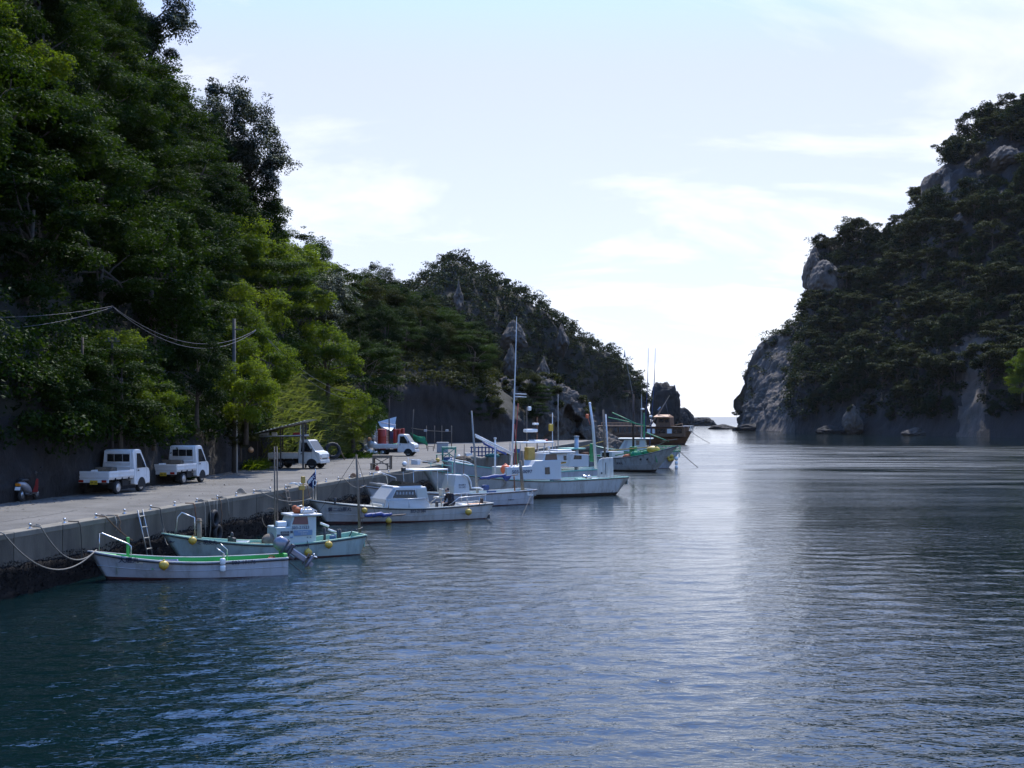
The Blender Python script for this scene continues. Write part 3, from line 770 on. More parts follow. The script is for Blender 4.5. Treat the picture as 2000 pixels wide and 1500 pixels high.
# forest on the near slope: pick each tree's kind from where it stands; bright leaves stand in for sunlight
rt = random.Random(5)
def near_kind(x, y):
    q = rt.random()
    if 450 < x < 760 and y > 470 and rt.random() < 0.62: return 'fresh' if q < 0.6 else 'layered'
    if y < 170 and x < 330: return 'round' if q < 0.4 else ('fresh' if q < 0.62 else ('olive' if q < 0.82 else 'layered'))
    if x > 390 and y < 420: return 'grey' if q < 0.55 else 'dark'
    if x > 540 and y < 600: return 'grey' if q < 0.35 else ('dark' if q < 0.6 else 'olive')
    if y < 430: return 'layered' if q < 0.45 else ('round' if q < 0.7 else 'dark')
    return 'dark' if q < 0.4 else ('round' if q < 0.7 else ('layered' if q < 0.9 else 'fresh'))
def place_words(x, y):
    col = high_word(x, ((60, 'above the scooter'), (220, 'above the first truck'), (360, 'above the second truck'), (470, 'above the utility pole'), (600, 'above the lean-to'), (720, 'above the grass bank'), (2000, 'above the far truck')))
    row = high_word(y, ((60, 'at the very top'), (200, 'high up'), (340, 'on the upper slope'), (470, 'midway'), (620, 'on the lower slope'), (9999, 'low down')))
    return row + ' ' + col
pts = hill.sample(2600, 0.06, 1.0, 0.24, 0.70, lambda p: 3.1 + p[1] / 75.0, 4, test=lambda p: pix(p)[0] > -260 and p[2] > 4.2 and not (480 < pix(p)[0] < 700 and 690 < pix(p)[1] < 900))
n_left = 0
for p in pts:
    x, y = pix((p[0], p[1], p[2] + 4))
    if x > 860: continue
    k = near_kind(x, y)
    s = rt.uniform(0.72, 1.12) * (0.82 if p[2] < 8 else 1.0)
    plant(k, p - np.array([0, 0, 0.4]), s, rt.uniform(0, 6.28), k + '_tree' if k not in ('dark', 'fresh', 'grey', 'round') else {'dark': 'evergreen_tree', 'fresh': 'bright_tree', 'grey': 'oak_tree', 'round': 'broadleaf_tree'}[k],
          'x', 'tree', TREE_WORDS[k] + ' trees on the near slope', (rt.uniform(-.1, .1), rt.uniform(-.02, .16)))
    TREE_LABELS.append((LAST_TREE[0], TREE_WORDS[k] + ' tree ' + place_words(x, y), x))
    n_left += 1
# the dark oaks that bulge out of the skyline
for px, py, Yt, s_, lab in ((437, 262, 112, 1.2, 'big dark round-headed oak bulging from the skyline'), (487, 300, 114, 1.15, 'second dark round-headed oak just below the bulging oak'), (290, 40, 99, 1.1, 'dark oak at the top edge of the skyline')):
    c0_ = W(px, py, Yt)
    plant('grey', c0_ - Vector((0, 0, 4.4 * s_ * 1.25)), s_, px * .1, 'skyline_oak', lab, 'tree', sz=1.25)
# spur trees
pts = spur.sample(900, 0.0, 0.86, 0.40, 0.74, 3.4, 8, test=lambda p: pix(p)[0] < 945)
for p in pts:
    x, y = pix((p[0], p[1], p[2] + 4))
    q = rt.random(); k = 'olive' if q < 0.35 else ('dark' if q < 0.6 else ('layered' if q < 0.85 else 'round'))
    plant(k, p - np.array([0, 0, 0.4]), rt.uniform(0.62, 0.95), rt.uniform(0, 6.28), {'olive': 'olive_tree', 'dark': 'evergreen_tree', 'layered': 'layered_tree', 'round': 'broadleaf_tree'}[k],
          'x', 'tree', TREE_WORDS[k] + ' trees on the spur')
    TREE_LABELS.append((LAST_TREE[0], TREE_WORDS[k] + ' tree on the spur ' + high_word(y, ((600, 'at the saddle'), (650, 'under the skyline'), (700, 'in mid slope'), (9999, 'above the rock cut'))), x))
# three pines and bushes on the outcrop
for (px, py, Y, s, k) in ((1032, 755, 174, .62, 'olive'), (1060, 775, 172, .42, 'layered'), (1052, 805, 169, .36, 'layered'), (1030, 800, 168, .4, 'dark'), (925, 812, 158, .55, 'layered'), (960, 800, 160, .55, 'olive')):
    c = W(px, py, Y)
    plant(k, c - Vector((0, 0, 3.6 * s)), s, rt.uniform(0, 6.28), 'coast_shrub', {1032: 'dark bushy pine crowning the rock outcrop', 1060: 'small green shrub clinging to the outcrop under the pine', 1052: 'lowest green shrub on the face of the outcrop', 1030: 'dark shrub in the cleft beside the tall mast', 925: 'green bush hanging over the edge of the dark rock cut', 960: 'brownish bush between the rock cut and the outcrop'}[px], 'shrub')

# undergrowth that clothes the near slope (nobody could count it)
def carpet(name, P, n, spread, size, leafm, seed, up=0.5, flat=0.7, label=None, cat=None):
    rg = np.random.default_rng(seed)
    C = np.array(P); Rr = spread * rg.uniform(0.6, 1.3, len(C))
    V, F, t = leaves(C, Rr, n, size, rg, up, flat, shell=0.5)
    o = new_obj(name, np_mesh(name, V, F, leafm, False, attr=t))
    return tag(o, label, cat, kind='stuff')
pts = hill.sample(5200, 0.06, 1.0, 0.13, 0.62, 1.15, 14, test=lambda p: 3.6 < p[2] < 40 and pix(p)[0] > -150 and not (505 < pix(p)[0] < 690 and 740 < pix(p)[1] < 890))
half = len(pts)
carpet('undergrowth', [p + np.array([0.3, -0.3, 0.3]) for p in pts], 150000, 0.95, 0.095, 'leaf_deep', 15, label='dark undergrowth covering the steep near slope', cat='undergrowth')
pts = hill.sample(2600, 0.12, 0.98, 0.03, 0.30, 1.0, 16, test=lambda p: 3.9 < p[2] < 13 and pix(p)[0] > -80 and not (505 < pix(p)[0] < 690 and 740 < pix(p)[1] < 890) and float(fbm(np.array(p) / 5.0 + 40)) > -0.05)
carpet('climbing_vines', [p + np.array([0.7, -0.5, 0.1]) for p in pts], 90000, 0.85, 0.085, 'leaf_mid', 17, up=0.35, flat=0.9, label='mid-green vines and creepers hanging over the foot of the slope', cat='vines')
pts = spur.sample(2600, 0, .92, 0.30, 0.76, 1.4, 18, test=lambda p: pix(p)[0] < 965)
carpet('spur_undergrowth', [p + np.array([0, -0.4, 0.4]) for p in pts], 42000, 1.3, 0.17, 'leaf_olive', 19, label='olive scrub covering the spur above the rock cut', cat='undergrowth')
pts = hill.sample(2600, 0.12, 0.62, 0.0, 0.13, 0.45, 61, test=lambda p: 1.9 < p[2] < 5.0 and pix(p)[0] > -60 and not (pix(p)[0] < 290 and p[2] < 3.9) and float(fbm(np.array(p) / 2.6 + 20)) > 0.02)
carpet('wall_creeper', [p + np.array([0.12, -0.1, 0]) for p in pts], 34000, 0.34, 0.075, 'leaf_deep', 62, up=0.2, flat=1.0, label='dark creeper in patches on the rock wall behind the trucks', cat='creeper')
pts = outc.sample(700, 0.0, 0.75, 0.30, 0.75, 1.3, 63, test=lambda p: float(fbm(np.array(p) / 3.0 + 50)) > 0.12)
carpet('outcrop_scrub', [p + np.array([0, -.1, .2]) for p in pts], 16000, 0.75, 0.15, 'leaf_olive', 64, label='low scrub growing in the cracks of the rock outcrop', cat='scrub')
# individual shrubs at the foot of the slope
def shrub(px, py, Y, s, k, label, sz=1.0, name='shrub'):
    c = W(px, py, Y)
    return plant(k, c - Vector((0, 0, 3.7 * s)), s, rt.uniform(0, 6.28), name, label, 'shrub', sz=sz)
for a in ((60, 800, 49, .50, 'dark', 'dark rounded bush overhanging the wall above the scooter'), (140, 770, 51, .52, 'round', 'green rounded bush above the rear of the first truck'),
          (235, 765, 54, .55, 'layered', 'leafy shrub drooping behind the first truck cab'), (215, 685, 57, .48, 'fresh', 'bright green bush under the wire junction'),
          (300, 790, 57, .42, 'fresh', 'low bright spray of leaves between the two rear-facing trucks'), (385, 740, 64, .55, 'dark', 'dark bush above the second truck'),
          (480, 760, 70, .62, 'fresh', 'yellow-green bush beside the utility pole'), (520, 700, 76, .6, 'fresh', 'yellow-green tree just beyond the utility pole'),
          (470, 850, 71, .30, 'olive', 'low scrub at the foot of the pole'), (690, 800, 100, .75, 'fresh', 'green bush leaning out over the end of the parking strip'),
          (720, 750, 106, .85, 'layered', 'spreading green tree at the corner of the parking strip'), (640, 690, 98, .8, 'fresh', 'sunlit tree above the grass bank')):
    shrub(*a)

# tall pampas grass on the bank behind the lean-to
def grass_on(name, B, n, h, w, seed, label, leafm='leaf_grass'):
    """arching blades rooted at the points B"""
    rg = np.random.default_rng(seed); B = np.array(B)[rg.integers(0, len(B), n)] + rg.normal(size=(n, 3)) * np.array([.35, .35, .12])
    d = np.stack([rg.normal(size=n) * 0.4 + 0.45, rg.normal(size=n) * 0.4 - 0.35, np.ones(n)], 1); d /= np.linalg.norm(d, axis=1, keepdims=True)
    Ln = h * rg.uniform(0.5, 1.25, n)[:, None]
    side = np.cross(d, rg.normal(size=(n, 3))); side /= np.linalg.norm(side, axis=1, keepdims=True)
    M = B + d * Ln * 0.6; T = B + d * Ln * 0.95 + np.array([0.5, -0.35, -0.45]) * Ln * rg.uniform(.3, .9, n)[:, None]
    V = np.stack([B - side * w * .6, B + side * w * .6, M + side * w, M - side * w, T + side * w * 0.2, T - side * w * .2], 1).reshape(-1, 3)
    i = np.arange(n) * 6
    F = np.concatenate([np.stack([i, i + 1, i + 2, i + 3], 1), np.stack([i + 3, i + 2, i + 4, i + 5], 1)])
    t = rg.random(n)
    return tag(new_obj(name, np_mesh(name, V, F, leafm, False, attr=np.concatenate([t, t]))), label, 'grass', kind='stuff')
def in_px(p, x0, x1, y0, y1):
    x, y = pix(p); return x0 < x < x1 and y0 < y < y1
pts = hill.sample(9000, 0.4, 0.8, 0.0, 0.3, 0.45, 51, test=lambda p: in_px(p, 500, 690, 740, 890) and float(fbm(np.array(p) / 3.0 + 9)) > -0.25)
grass_on('pampas_grass', [p + np.array([.2, -.2, 0]) for p in pts], 7000, 1.2, .045, 3, 'tall pale grass hanging down the bank behind the lean-to')
pts = [WG(484 + 20 * rng.random(), 905 + 14 * rng.random()) for _ in range(30)]
grass_on('verge_grass', pts, 1300, .75, .022, 4, 'bright grass tuft at the foot of the utility pole', 'leaf_fresh_lit')
pts = [WG(640 + 95 * rng.random(), 889 + 7 * rng.random()) for _ in range(60)]
grass_on('verge_grass', pts, 1500, .35, .022, 6, 'low weeds along the foot of the bank', 'leaf_mid')

# wood on the far headland: reads as one mass
def canopy(name, P, per, rad, size, leafm, seed, label, up=0.6, flat=0.7, H=3.0):
    rg = np.random.default_rng(seed)
    C = []; Rr = []
    for p in P:
        k = rg.integers(4, 7); r = rad * rg.uniform(0.7, 1.3)
        c = p + np.stack([rg.normal(size=k) * r * 0.55, rg.normal(size=k) * r * 0.55, H + rg.normal(size=k) * r * 0.3], 1)
        C.append(c); Rr.append(np.full(k, r * 0.62))
    C = np.concatenate(C); Rr = np.concatenate(Rr)
    V, F, t = leaves(C, Rr, per * len(P), size, rg, up, flat, shell=0.6)
    return tag(new_obj(name, np_mesh(name, V, F, leafm, False, attr=t)), label, 'wood', kind='stuff')
pts = head.sample(5200, 0.0, 1.0, 0.13, 0.72, 3.1, 31, test=lambda p: p[2] > 9 + 6 * float(fbm(np.array(p) / 15.0)))
canopy('headland_wood', pts, 210, 2.3, 0.36, 'leaf_far', 32, 'dark evergreen wood covering the far headland')
# trees on the cliff: the larger ones singly, scrub between them
pts = cliff.sample(3800, 0.10, 0.93, 0.06, 0.74, 5.6, 41, test=lambda p: not on_rock(p) and pix(p)[0] < 2080 and pix(p)[0] > 1505)
def cliff_words(x, y):
    col = high_word(x, ((1620, 'on the seaward edge'), (1700, 'above the pale pointed rock'), (1770, 'beyond the pale pointed rock'), (1830, 'above the boulder ledge'), (1900, 'above the pale buttress'), (9999, 'at the landward end')))
    row = high_word(y, ((300, 'near the cliff summit'), (400, 'high on the cliff'), (480, 'on the upper cliff'), (560, 'halfway up the cliff'), (640, 'on the lower cliff'), (720, 'low on the cliff'), (9999, 'just over the water')))
    return row + ' ' + col
for p in pts[:290]:
    x, y = pix((p[0], p[1], p[2] + 4)); k = 'umbrella' if rt.random() < 0.45 else 'clifftree'
    w = cliff_words(x, y)
    plant(k, p - np.array([0, 0, 1.2]), rt.choice((.55, .7, .85, 1.0, 1.15, 1.4)) * (.38 if x < 1580 else 1) * rt.uniform(.9, 1.1), rt.uniform(0, 6.28), 'umbrella_tree' if k == 'umbrella' else 'cliff_tree',
          'x', 'tree', ('umbrella trees' if k == 'umbrella' else 'rounded trees') + ' on the cliff')
    TREE_LABELS.append((LAST_TREE[0], ('flat-topped tree ' if k == 'umbrella' else 'rounded tree ') + w, x))
pts = cliff.sample(4200, 0.03, 0.95, 0.03, 0.76, 3.3, 43, test=lambda p: not on_rock(p) and pix(p)[0] < 2100)
canopy('cliff_scrub', pts, 170, 2.4, 0.36, 'leaf_far', 44, 'dark scrub clothing the cliff between the larger trees', H=1.2)
# thin green on the bare edges
pts = cliff.sample(900, 0.0, 0.5, 0.1, 0.75, 5.0, 47, test=lambda p: on_rock(p) and p[2] > 9 and float(fbm(np.array(p) / 11.0 + 70)) > 0.12)
canopy('cliff_creeper', pts, 120, 2.0, 0.3, 'leaf_cliff', 48, 'creepers and small bushes on the bare cliff point', H=0.4)
c = W(1664, 800, 351)
plant('clifftree', c - Vector((0, 0, 2.2)), 0.42, 1.0, 'rock_shrub', 'yellow-green shrub growing on top of the pale pointed sea rock', 'shrub')
c = W(1441, 808, 477)
plant('umbrella', c - Vector((0.3, 0, 2.3)), 0.42, 1.0, 'coast_pine', 'lone pine leaning out from the tip of the cliff point', 'tree')
for (px, py) in ((1992, 690), (2018, 672), (1996, 722)):
    o = plant('fresh', W(px, py + 25, 262) - Vector((0, 0, 3)), 0.95, px, 'shore_tree', 'yellow-green sunlit tree at the landward end of the cliff', 'tree', 'yellow-green trees on the cliff')
    TREE_LABELS.append((o, 'yellow-green sunlit tree low at the landward end of the cliff', px))
finish_tree_labels()
# ------------------------------------------------------------------ quay
mat('steel', (0.55, 0.55, 0.54), 0.3, 0.9, var=0.15, dirt=(0.2, 0.12, 0.07), dirt_amt=0.4, dirt_scale=14)
mat('alu', (0.36, 0.36, 0.34), 0.38, 0.85, var=0.1)
mat('rust', (0.16, 0.065, 0.03), 0.85, var=0.4, vscale=12)
mat('black_rubber', (0.014, 0.014, 0.015), 0.75)
mat('rope_pale', (0.22, 0.20, 0.165), 0.9, var=0.25, vscale=20)
mat('rope_brown', (0.17, 0.10, 0.06), 0.9, var=0.3, vscale=20)
mat('rope_dark', (0.06, 0.055, 0.045), 0.9)
mat('wood_old', (0.17, 0.135, 0.10), 0.85, var=0.35, vscale=8, bump=0.006, bscale=30)
mat('wood_dark', (0.07, 0.05, 0.035), 0.8, var=0.35, vscale=8)
mat('white_plastic', (0.72, 0.72, 0.7), 0.45, var=0.06)
mat('buoy_yellow', (0.56, 0.36, 0.045), 0.5, var=0.15, vscale=6, dirt=(0.2, 0.13, 0.04), dirt_amt=0.5, dirt_scale=5)
mat('buoy_orange', (0.80, 0.16, 0.06), 0.5, var=0.08)
mat('buoy_tan', (0.55, 0.28, 0.13), 0.6, var=0.1)
mat('green_net', (0.025, 0.22, 0.10), 0.8, var=0.3, vscale=8)
mat('green_paint', (0.05, 0.22, 0.16), 0.6, var=0.15)
mat('blue_paint', (0.03, 0.055, 0.15), 0.6, var=0.15)
mat('blue_sheet', (0.025, 0.05, 0.19), 0.6, var=0.2, vscale=8)
mat('red_drum', (0.33, 0.03, 0.02), 0.55, var=0.2, vscale=3)
mat('grey_plastic', (0.30, 0.32, 0.34), 0.6, var=0.1)
mat('galv', (0.34, 0.37, 0.40), 0.5, 0.5, var=0.2, vscale=3)
mat('tin_sheet', (0.30, 0.36, 0.40), 0.5, 0.3, var=0.2, vscale=2)
mat('pole_grey', (0.07, 0.066, 0.06), 0.85, var=0.2, vscale=3)
mat('pole_brown', (0.04, 0.028, 0.022), 0.85, var=0.3, vscale=3)
mat('cable', (0.08, 0.085, 0.10), 0.6)
mat('tag_cyan', (0.1, 0.5, 0.62), 0.6)

Y0Q, Y1Q = 6.0, 172.0
INNER = [(-30, 6)] + [(x - 2.5, y) for x, y, _ in L_FOOT[1:]] + [(-14, 160), (-4, 172)]
def poly_sheet(mb, inner, off, z, mi=0):
    """strip between the hillside line and the waterside edge less off"""
    rowsA = []
    ys = np.linspace(Y0Q, Y1Q, 60)
    ix = np.interp(ys, [p[1] for p in inner], [p[0] for p in inner])
    for y, x0 in zip(ys, ix):
        x1 = edge_x(y) - off
        rowsA.append([(x0 + (x1 - x0) * k / 8, y, z) for k in range(9)])
    mb.grid(rowsA, mi, smooth=False)
mb = MB()
e0, e1 = Vector((edge_x(Y0Q), Y0Q, 0)), Vector((edge_x(Y1Q), Y1Q, 0))
n_in = QN * -1
pw = [e0 + n_in * 0.06, e1 + n_in * 0.06]
top = QZ - 0.03
mb.add([pw[0] + Vector((0, 0, -2)), pw[1] + Vector((0, 0, -2)), pw[1] + Vector((0, 0, top)), pw[0] + Vector((0, 0, top))], [(0, 1, 2, 3)])
poly_sheet(mb, INNER, 0.06, top)
a = e1 + n_in * 0.06; b2 = Vector((-16, 178, 0))
mb.add([a + Vector((0, 0, -2)), b2 + Vector((0, 0, -2)), b2 + Vector((0, 0, top)), a + Vector((0, 0, top))], [(0, 1, 2, 3)])
quay = tag(mb.build('quay', 'concrete'), kind='structure')
mb = MB(); poly_sheet(mb, INNER, 0.62, QZ)
tag(mb.build('road', 'asphalt'), kind='structure')
# wall panels and edge slabs, 2.5 m apart, with open joints
PL = 2.5
rz_q = math.atan2(QD.y, QD.x)
def panel_mesh(name, l, t, h, m, seed):
    mb = MB(); mb.bbox((l / 2, 0, 0), (l - 0.025, t, h), 0.018)
    return mb.mesh(name, m)
wall_me = panel_mesh('wall_panel', PL, 0.10, 0.98, 'concrete', 1)
cap_me = panel_mesh('edge_slab', PL, 0.56, 0.16, 'concrete_cap', 2)
s = 0.0
P0 = Vector((edge_x(24.4), 24.4, 0))
while True:
    p = P0 + QD * s
    if p.y > 166: break
    jy = rng.normal() * 0.006
    w = new_obj('wall_panel', wall_me, quay); w.location = p + QN * (-0.05 + jy) + Vector((0, 0, 1.10)); w.rotation_euler = (0, 0, rz_q)
    c = new_obj('edge_slab', cap_me, quay); c.location = p + QN * (-0.27 + jy) + Vector((0, 0, QZ - 0.055 + rng.normal() * 0.003)); c.rotation_euler = (0, 0, rz_q)
    s += PL
# weed and mussels below the tide line
nu, nz = 700, 26
ss = np.linspace(0, 150, nu); zz = np.linspace(-0.4, 1.0, nz)
S, Z = np.meshgrid(ss, zz)
top_edge = 0.80 + 0.16 * fbm(np.stack([S * 1.3, S * 0 + 4, S * 0], -1), 4)
d = 0.05 + 0.09 * np.abs(fbm(np.stack([S * 3.3, Z * 3.3, Z * 0], -1), 4)) + 0.05 * fbm(np.stack([S * 9, Z * 9, Z * 0 + 7], -1), 2)
d = d * np.clip((top_edge - Z) / 0.12, 0, 1) * (1.1 - 0.45 * np.clip(Z, 0, 1)) + np.where(Z > top_edge, -0.06, 0.01)
base = np.array(P0)[None, None, :] + np.array(QD)[None, None, :] * S[..., None] + np.array(QN)[None, None, :] * d[..., None]
base[..., 2] = Z
i = (np.arange(nz - 1)[:, None] * nu + np.arange(nu - 1)[None, :]).ravel()
tag(new_obj('weed_band', np_mesh('weed_band', base.reshape(-1, 3), np.stack([i, i + 1, i + 1 + nu, i + nu], 1), 'mussels', True)), 'dark band of weed and mussels along the foot of the quay wall', 'seaweed', kind='stuff')
def sprigs():
    rg = np.random.default_rng(5); n = 26000
    s_ = rg.uniform(0, 60, n); z_ = rg.uniform(0.0, 0.93, n) + 0.05 * np.sin(s_ * 2.1)
    P = np.array(P0)[None] + np.array(QD)[None] * s_[:, None] + np.array(QN)[None] * rg.uniform(0.03, 0.12, n)[:, None]; P[:, 2] = z_
    a_ = rg.normal(size=(n, 3)) * 0.014; b_ = rg.normal(size=(n, 3)) * 0.012; b_[:, 2] -= 0.035
    V = np.stack([P - a_, P + b_, P + a_], 1).reshape(-1, 3)
    tag(new_obj('weed_fringe', np_mesh('weed_fringe', V, np.arange(3 * n).reshape(n, 3), 'mussels', False)), 'ragged fringe of dark weed along the quay wall', 'seaweed', kind='stuff')
sprigs()
# a long crack and patched seams in the asphalt
mat('seam', (0.035, 0.034, 0.032), 0.9)
def crack(pts, w, label):
    mb = MB(); P = [Vector(p) for p in pts]; rr = random.Random(len(pts)); Q = []
    for a_, b_ in zip(P[:-1], P[1:]):
        for k in range(8): Q.append(a_.lerp(b_, k / 8) + Vector((rr.uniform(-.06, .06), rr.uniform(-.06, .06), 0)))
    Q.append(P[-1])
    mb.grid([[q + Vector((-w, 0, 0)), q + Vector((w, 0, 0))] for q in Q], smooth=False)
    o = mb.build('road_crack', 'seam'); tag(o, kind='structure')
    return o
crack([WG(-40, 1025, QZ + .004), WG(60, 1011, QZ + .004), WG(130, 1000, QZ + .004), WG(150, 996, QZ + .004)], 0.03, '')
crack([WG(430, 950, QZ + .004), WG(520, 941, QZ + .004), WG(590, 935, QZ + .004)], 0.025, '')
crack([WG(560, 919, QZ + .004), WG(680, 905, QZ + .004), WG(730, 902, QZ + .004)], 0.03, '')
# leaf litter and pebbles along the foot of the slope
def litter():
    rg = np.random.default_rng(9); n = 2600
    y = rg.uniform(30, 100, n); x = np.interp(y, [p[1] for p in L_FOOT], [p[0] for p in L_FOOT]) + np.abs(rg.normal(size=n)) * 0.9 - 0.3
    far = rg.random(n) < 0.12
    x = np.where(far, x + rg.random(n) * 6, x)
    P = np.stack([x, y, np.full(n, QZ + 0.012)], 1)
    a_ = rg.normal(size=(n, 3)) * 0.05; b_ = rg.normal(size=(n, 3)) * 0.04; a_[:, 2] *= .2; b_[:, 2] = np.abs(b_[:, 2]) * .3
    V = np.stack([P - a_, P + b_, P + a_], 1).reshape(-1, 3)
    tag(new_obj('leaf_litter', np_mesh('leaf_litter', V, np.arange(3 * n).reshape(n, 3), 'wood_old', False)), 'fallen leaves and twigs along the foot of the slope', 'leaf litter', kind='stuff')
litter()

# mooring studs: short post, round steel head
ORD = ['first', 'second', 'third', 'fourth', 'fifth', 'sixth', 'seventh', 'eighth', 'ninth', 'tenth', 'eleventh', 'twelfth', 'thirteenth', 'fourteenth', 'fifteenth', 'sixteenth', 'seventeenth', 'eighteenth', 'nineteenth', 'twentieth']
mb = MB(); mb.lathe([(0.07, 0), (0.07, 0.012), (0.026, 0.02), (0.022, 0.085), (0.04, 0.10), (0.045, 0.12), (0.033, 0.142), (0.008, 0.15)], seg=12)
head_me = mb.mesh('mooring_stud', 'steel')
STUD = []
for k in range(22):
    Y = 33.6 + 1.82 * k
    p = Vector((edge_x(Y), Y, QZ + 0.025)) + QN * -0.24
    STUD.append(p)
    o = new_obj('mooring_stud', head_me); o.location = p
    lab = f'steel mooring stud on the quay edge, {ORD[k]} from the left' if k < 20 else ('steel mooring stud on the quay edge beside the wooden table' if k == 20 else 'steel mooring stud on the quay edge past the wooden table')
    tag(o, lab, 'mooring stud', 'mooring studs along the quay edge')
def rope(a, b, s, r, m, label, name='mooring_rope', n=16, lead=None):
    pts_ = sag(a, b, s, n)
    if lead is not None:                          # runs over the quay edge before it hangs free
        a = Vector(a); e_ = a + QN * 0.30 + Vector((0, 0, -0.03))
        pts_ = [a, e_] + sag(e_ + QN * 0.05 + Vector((0, 0, -.03)), b, s, n)
    mb = MB(); mb.tube(pts_, r, 6)
    return tag(mb.build(name, m), label, 'rope')
def line(pts, r, m, label, name='rope', cat='rope'):
    mb = MB(); mb.tube(pts, r, 6)
    return tag(mb.build(name, m), label, cat)
# ropes hanging down the wall
def hang(px, Ls, m, label, r=0.018, out=0.10, name='hanging_rope'):
    x = (px - 1000) / FOC; Y = -19.38 / (x - 0.1768)
    p = Vector((edge_x(Y), Y, QZ + 0.05)); rr = random.Random(px)
    pts = [p - QN * 0.3, p + QN * 0.02, p + QN * out * 0.8 - Vector((0, 0, 0.12))]
    for k in range(1, 5):
        pts.append(p + QN * (out + rr.uniform(-.01, .02)) + QD * rr.uniform(-.06, .06) - Vector((0, 0, 0.12 + Ls * k / 4)))
    return line(pts, r, m, label, name)
for a in ((152, 1.25, 'rope_dark', 'dark rope hanging straight down the wall by the second stud'), (222, 0.35, 'rope_pale', 'short frayed rope end over the quay edge'), (228, 0.42, 'rope_brown', 'brown rope knotted over the quay edge'),
          (377, .55, 'rust', 'rusty strap hanging over the quay edge'), (396, 1.1, 'rope_pale', 'pale rope hanging left of the tyre fender'), (405, 1.2, 'rope_pale', 'pale rope hanging close beside the tyre fender'), (428, .9, 'rope_brown', 'brown rope hanging right of the tyre fender'), (441, .55, 'rope_pale', 'short pale rope end past the tyre fender')):
    hang(*a)
rope(Vector((edge_x(53.5), 53.5, QZ + .06)), Vector((edge_x(59), 59, QZ + .06)), 0.6, 0.02, 'rope_brown', 'slack brown rope looped along the wall beyond the flag')
# tyre fenders hung on the wall
def tyre(px, z, label):
    x = (px - 1000) / FOC; Y = -19.38 / (x - 0.1768)
    p = Vector((edge_x(Y), Y, z)) + QN * 0.10
    e = empty('tyre_fender', p, rz_q, label, 'tyre')
    mb = MB(); ring = []
    for i in range(20):
        t = 2 * math.pi * i / 20
        ring.append([(0.26 * math.cos(t) + 0.085 * math.cos(t) * math.cos(q), 0.10 * math.sin(q), 0.26 * math.sin(t) + 0.085 * math.sin(t) * math.cos(q)) for q in [2 * math.pi * j / 10 for j in range(10)]])
    mb.grid(ring + [ring[0]], closed=True); mb.build('tyre', 'black_rubber', e)
    mb = MB(); mb.tube([(0, 0.0, 0.2), (0, 0.0, QZ - z + 0.02)], 0.015, 6); mb.build('rope', 'rope_pale', e)
    return e
tyre(413, 1.05, 'upper black tyre hung on the quay wall behind the pale green boat')
tyre(419, 0.50, 'lower black tyre hung on the quay wall behind the pale green boat')
# ladders
def ladder(px, L, m, label, lean, n):
    x = (px - 1000) / FOC; Y = -19.38 / (x - 0.1768)
    p = Vector((edge_x(Y), Y, QZ + 0.12)) + QN * 0.06
    e = empty('ladder', p, rz_q, label, 'ladder')
    for sgn in (-1, 1):
        mb = MB(); mb.tube([(sgn * 0.17, 0, 0), (sgn * 0.17 + lean, -0.35, -L)], 0.022, 8); mb.build('rail', m, e)
    for k in range(n):
        f = (k + 0.6) / n
        mb = MB(); mb.bbox((lean * f, -0.35 * f, -L * f), (0.36, 0.085, 0.03), 0.008); mb.build('rung', m, e)
ladder(270, 1.75, 'alu', 'aluminium ladder leaning down the quay wall behind the green skiff', 0.12, 5)
ladder(556, 1.75, 'wood_old', 'wooden ladder leaning down the quay wall behind the wheelhouse', 0.10, 6)

# utility poles and overhead wires
def pole(px, pyb, Y, H, r, m, label, tilt=0):
    b_ = W(px, pyb, Y); b_.z = QZ
    e = empty('utility_pole', b_, 0, label, 'pole')
    mb = MB(); mb.tube([(0, 0, -0.3), (tilt * H, 0, H)], [r, r * 0.72], 12); mb.build('shaft', m, e)
    return e, b_ + Vector((tilt * H, 0, H))
p1, t1 = pole(457, 905, 71.5, 8.6, 0.13, 'pole_grey', 'tall utility pole at the foot of the slope between the trucks')
mb = MB(); mb.tube([(0.2, -0.16, 0), (0.18, -0.15, 3.7)], 0.035, 8); mb.build('conduit', 'white_plastic', p1)
mb = MB(); mb.bbox((0.25, -0.05, 8.0), (0.6, 0.06, 0.06), 0.01); mb.build('bracket', 'pole_grey', p1)
p2, t2 = pole(161, 940, 52.8, 6.4, 0.075, 'pole_brown', 'thin dark pole with a small blue tag behind the first truck')
mb = MB(); mb.bbox((0.0, -0.085, 1.55), (0.13, 0.02, 0.2), 0.004); mb.build('tag', 'tag_cyan', p2)
p3, t3 = pole(219, 930, 53.6, 6.35, 0.07, 'pole_brown', 'thin dark pole hidden in leaves that carries the wire junction')
t3 = W(219, 598, 53.4)
mb = MB()
for dx in (-.15, .15): mb.lathe([(0.02, 0), (0.05, .03), (.03, .07), (.05, .1), (.02, .14)], (dx, 0, 6.3), 8)
mb.bbox((0, 0, 6.28), (0.6, 0.06, 0.06), .01); mb.build('insulators', 'pole_grey', p3)
j1 = W(500, 644, 71)
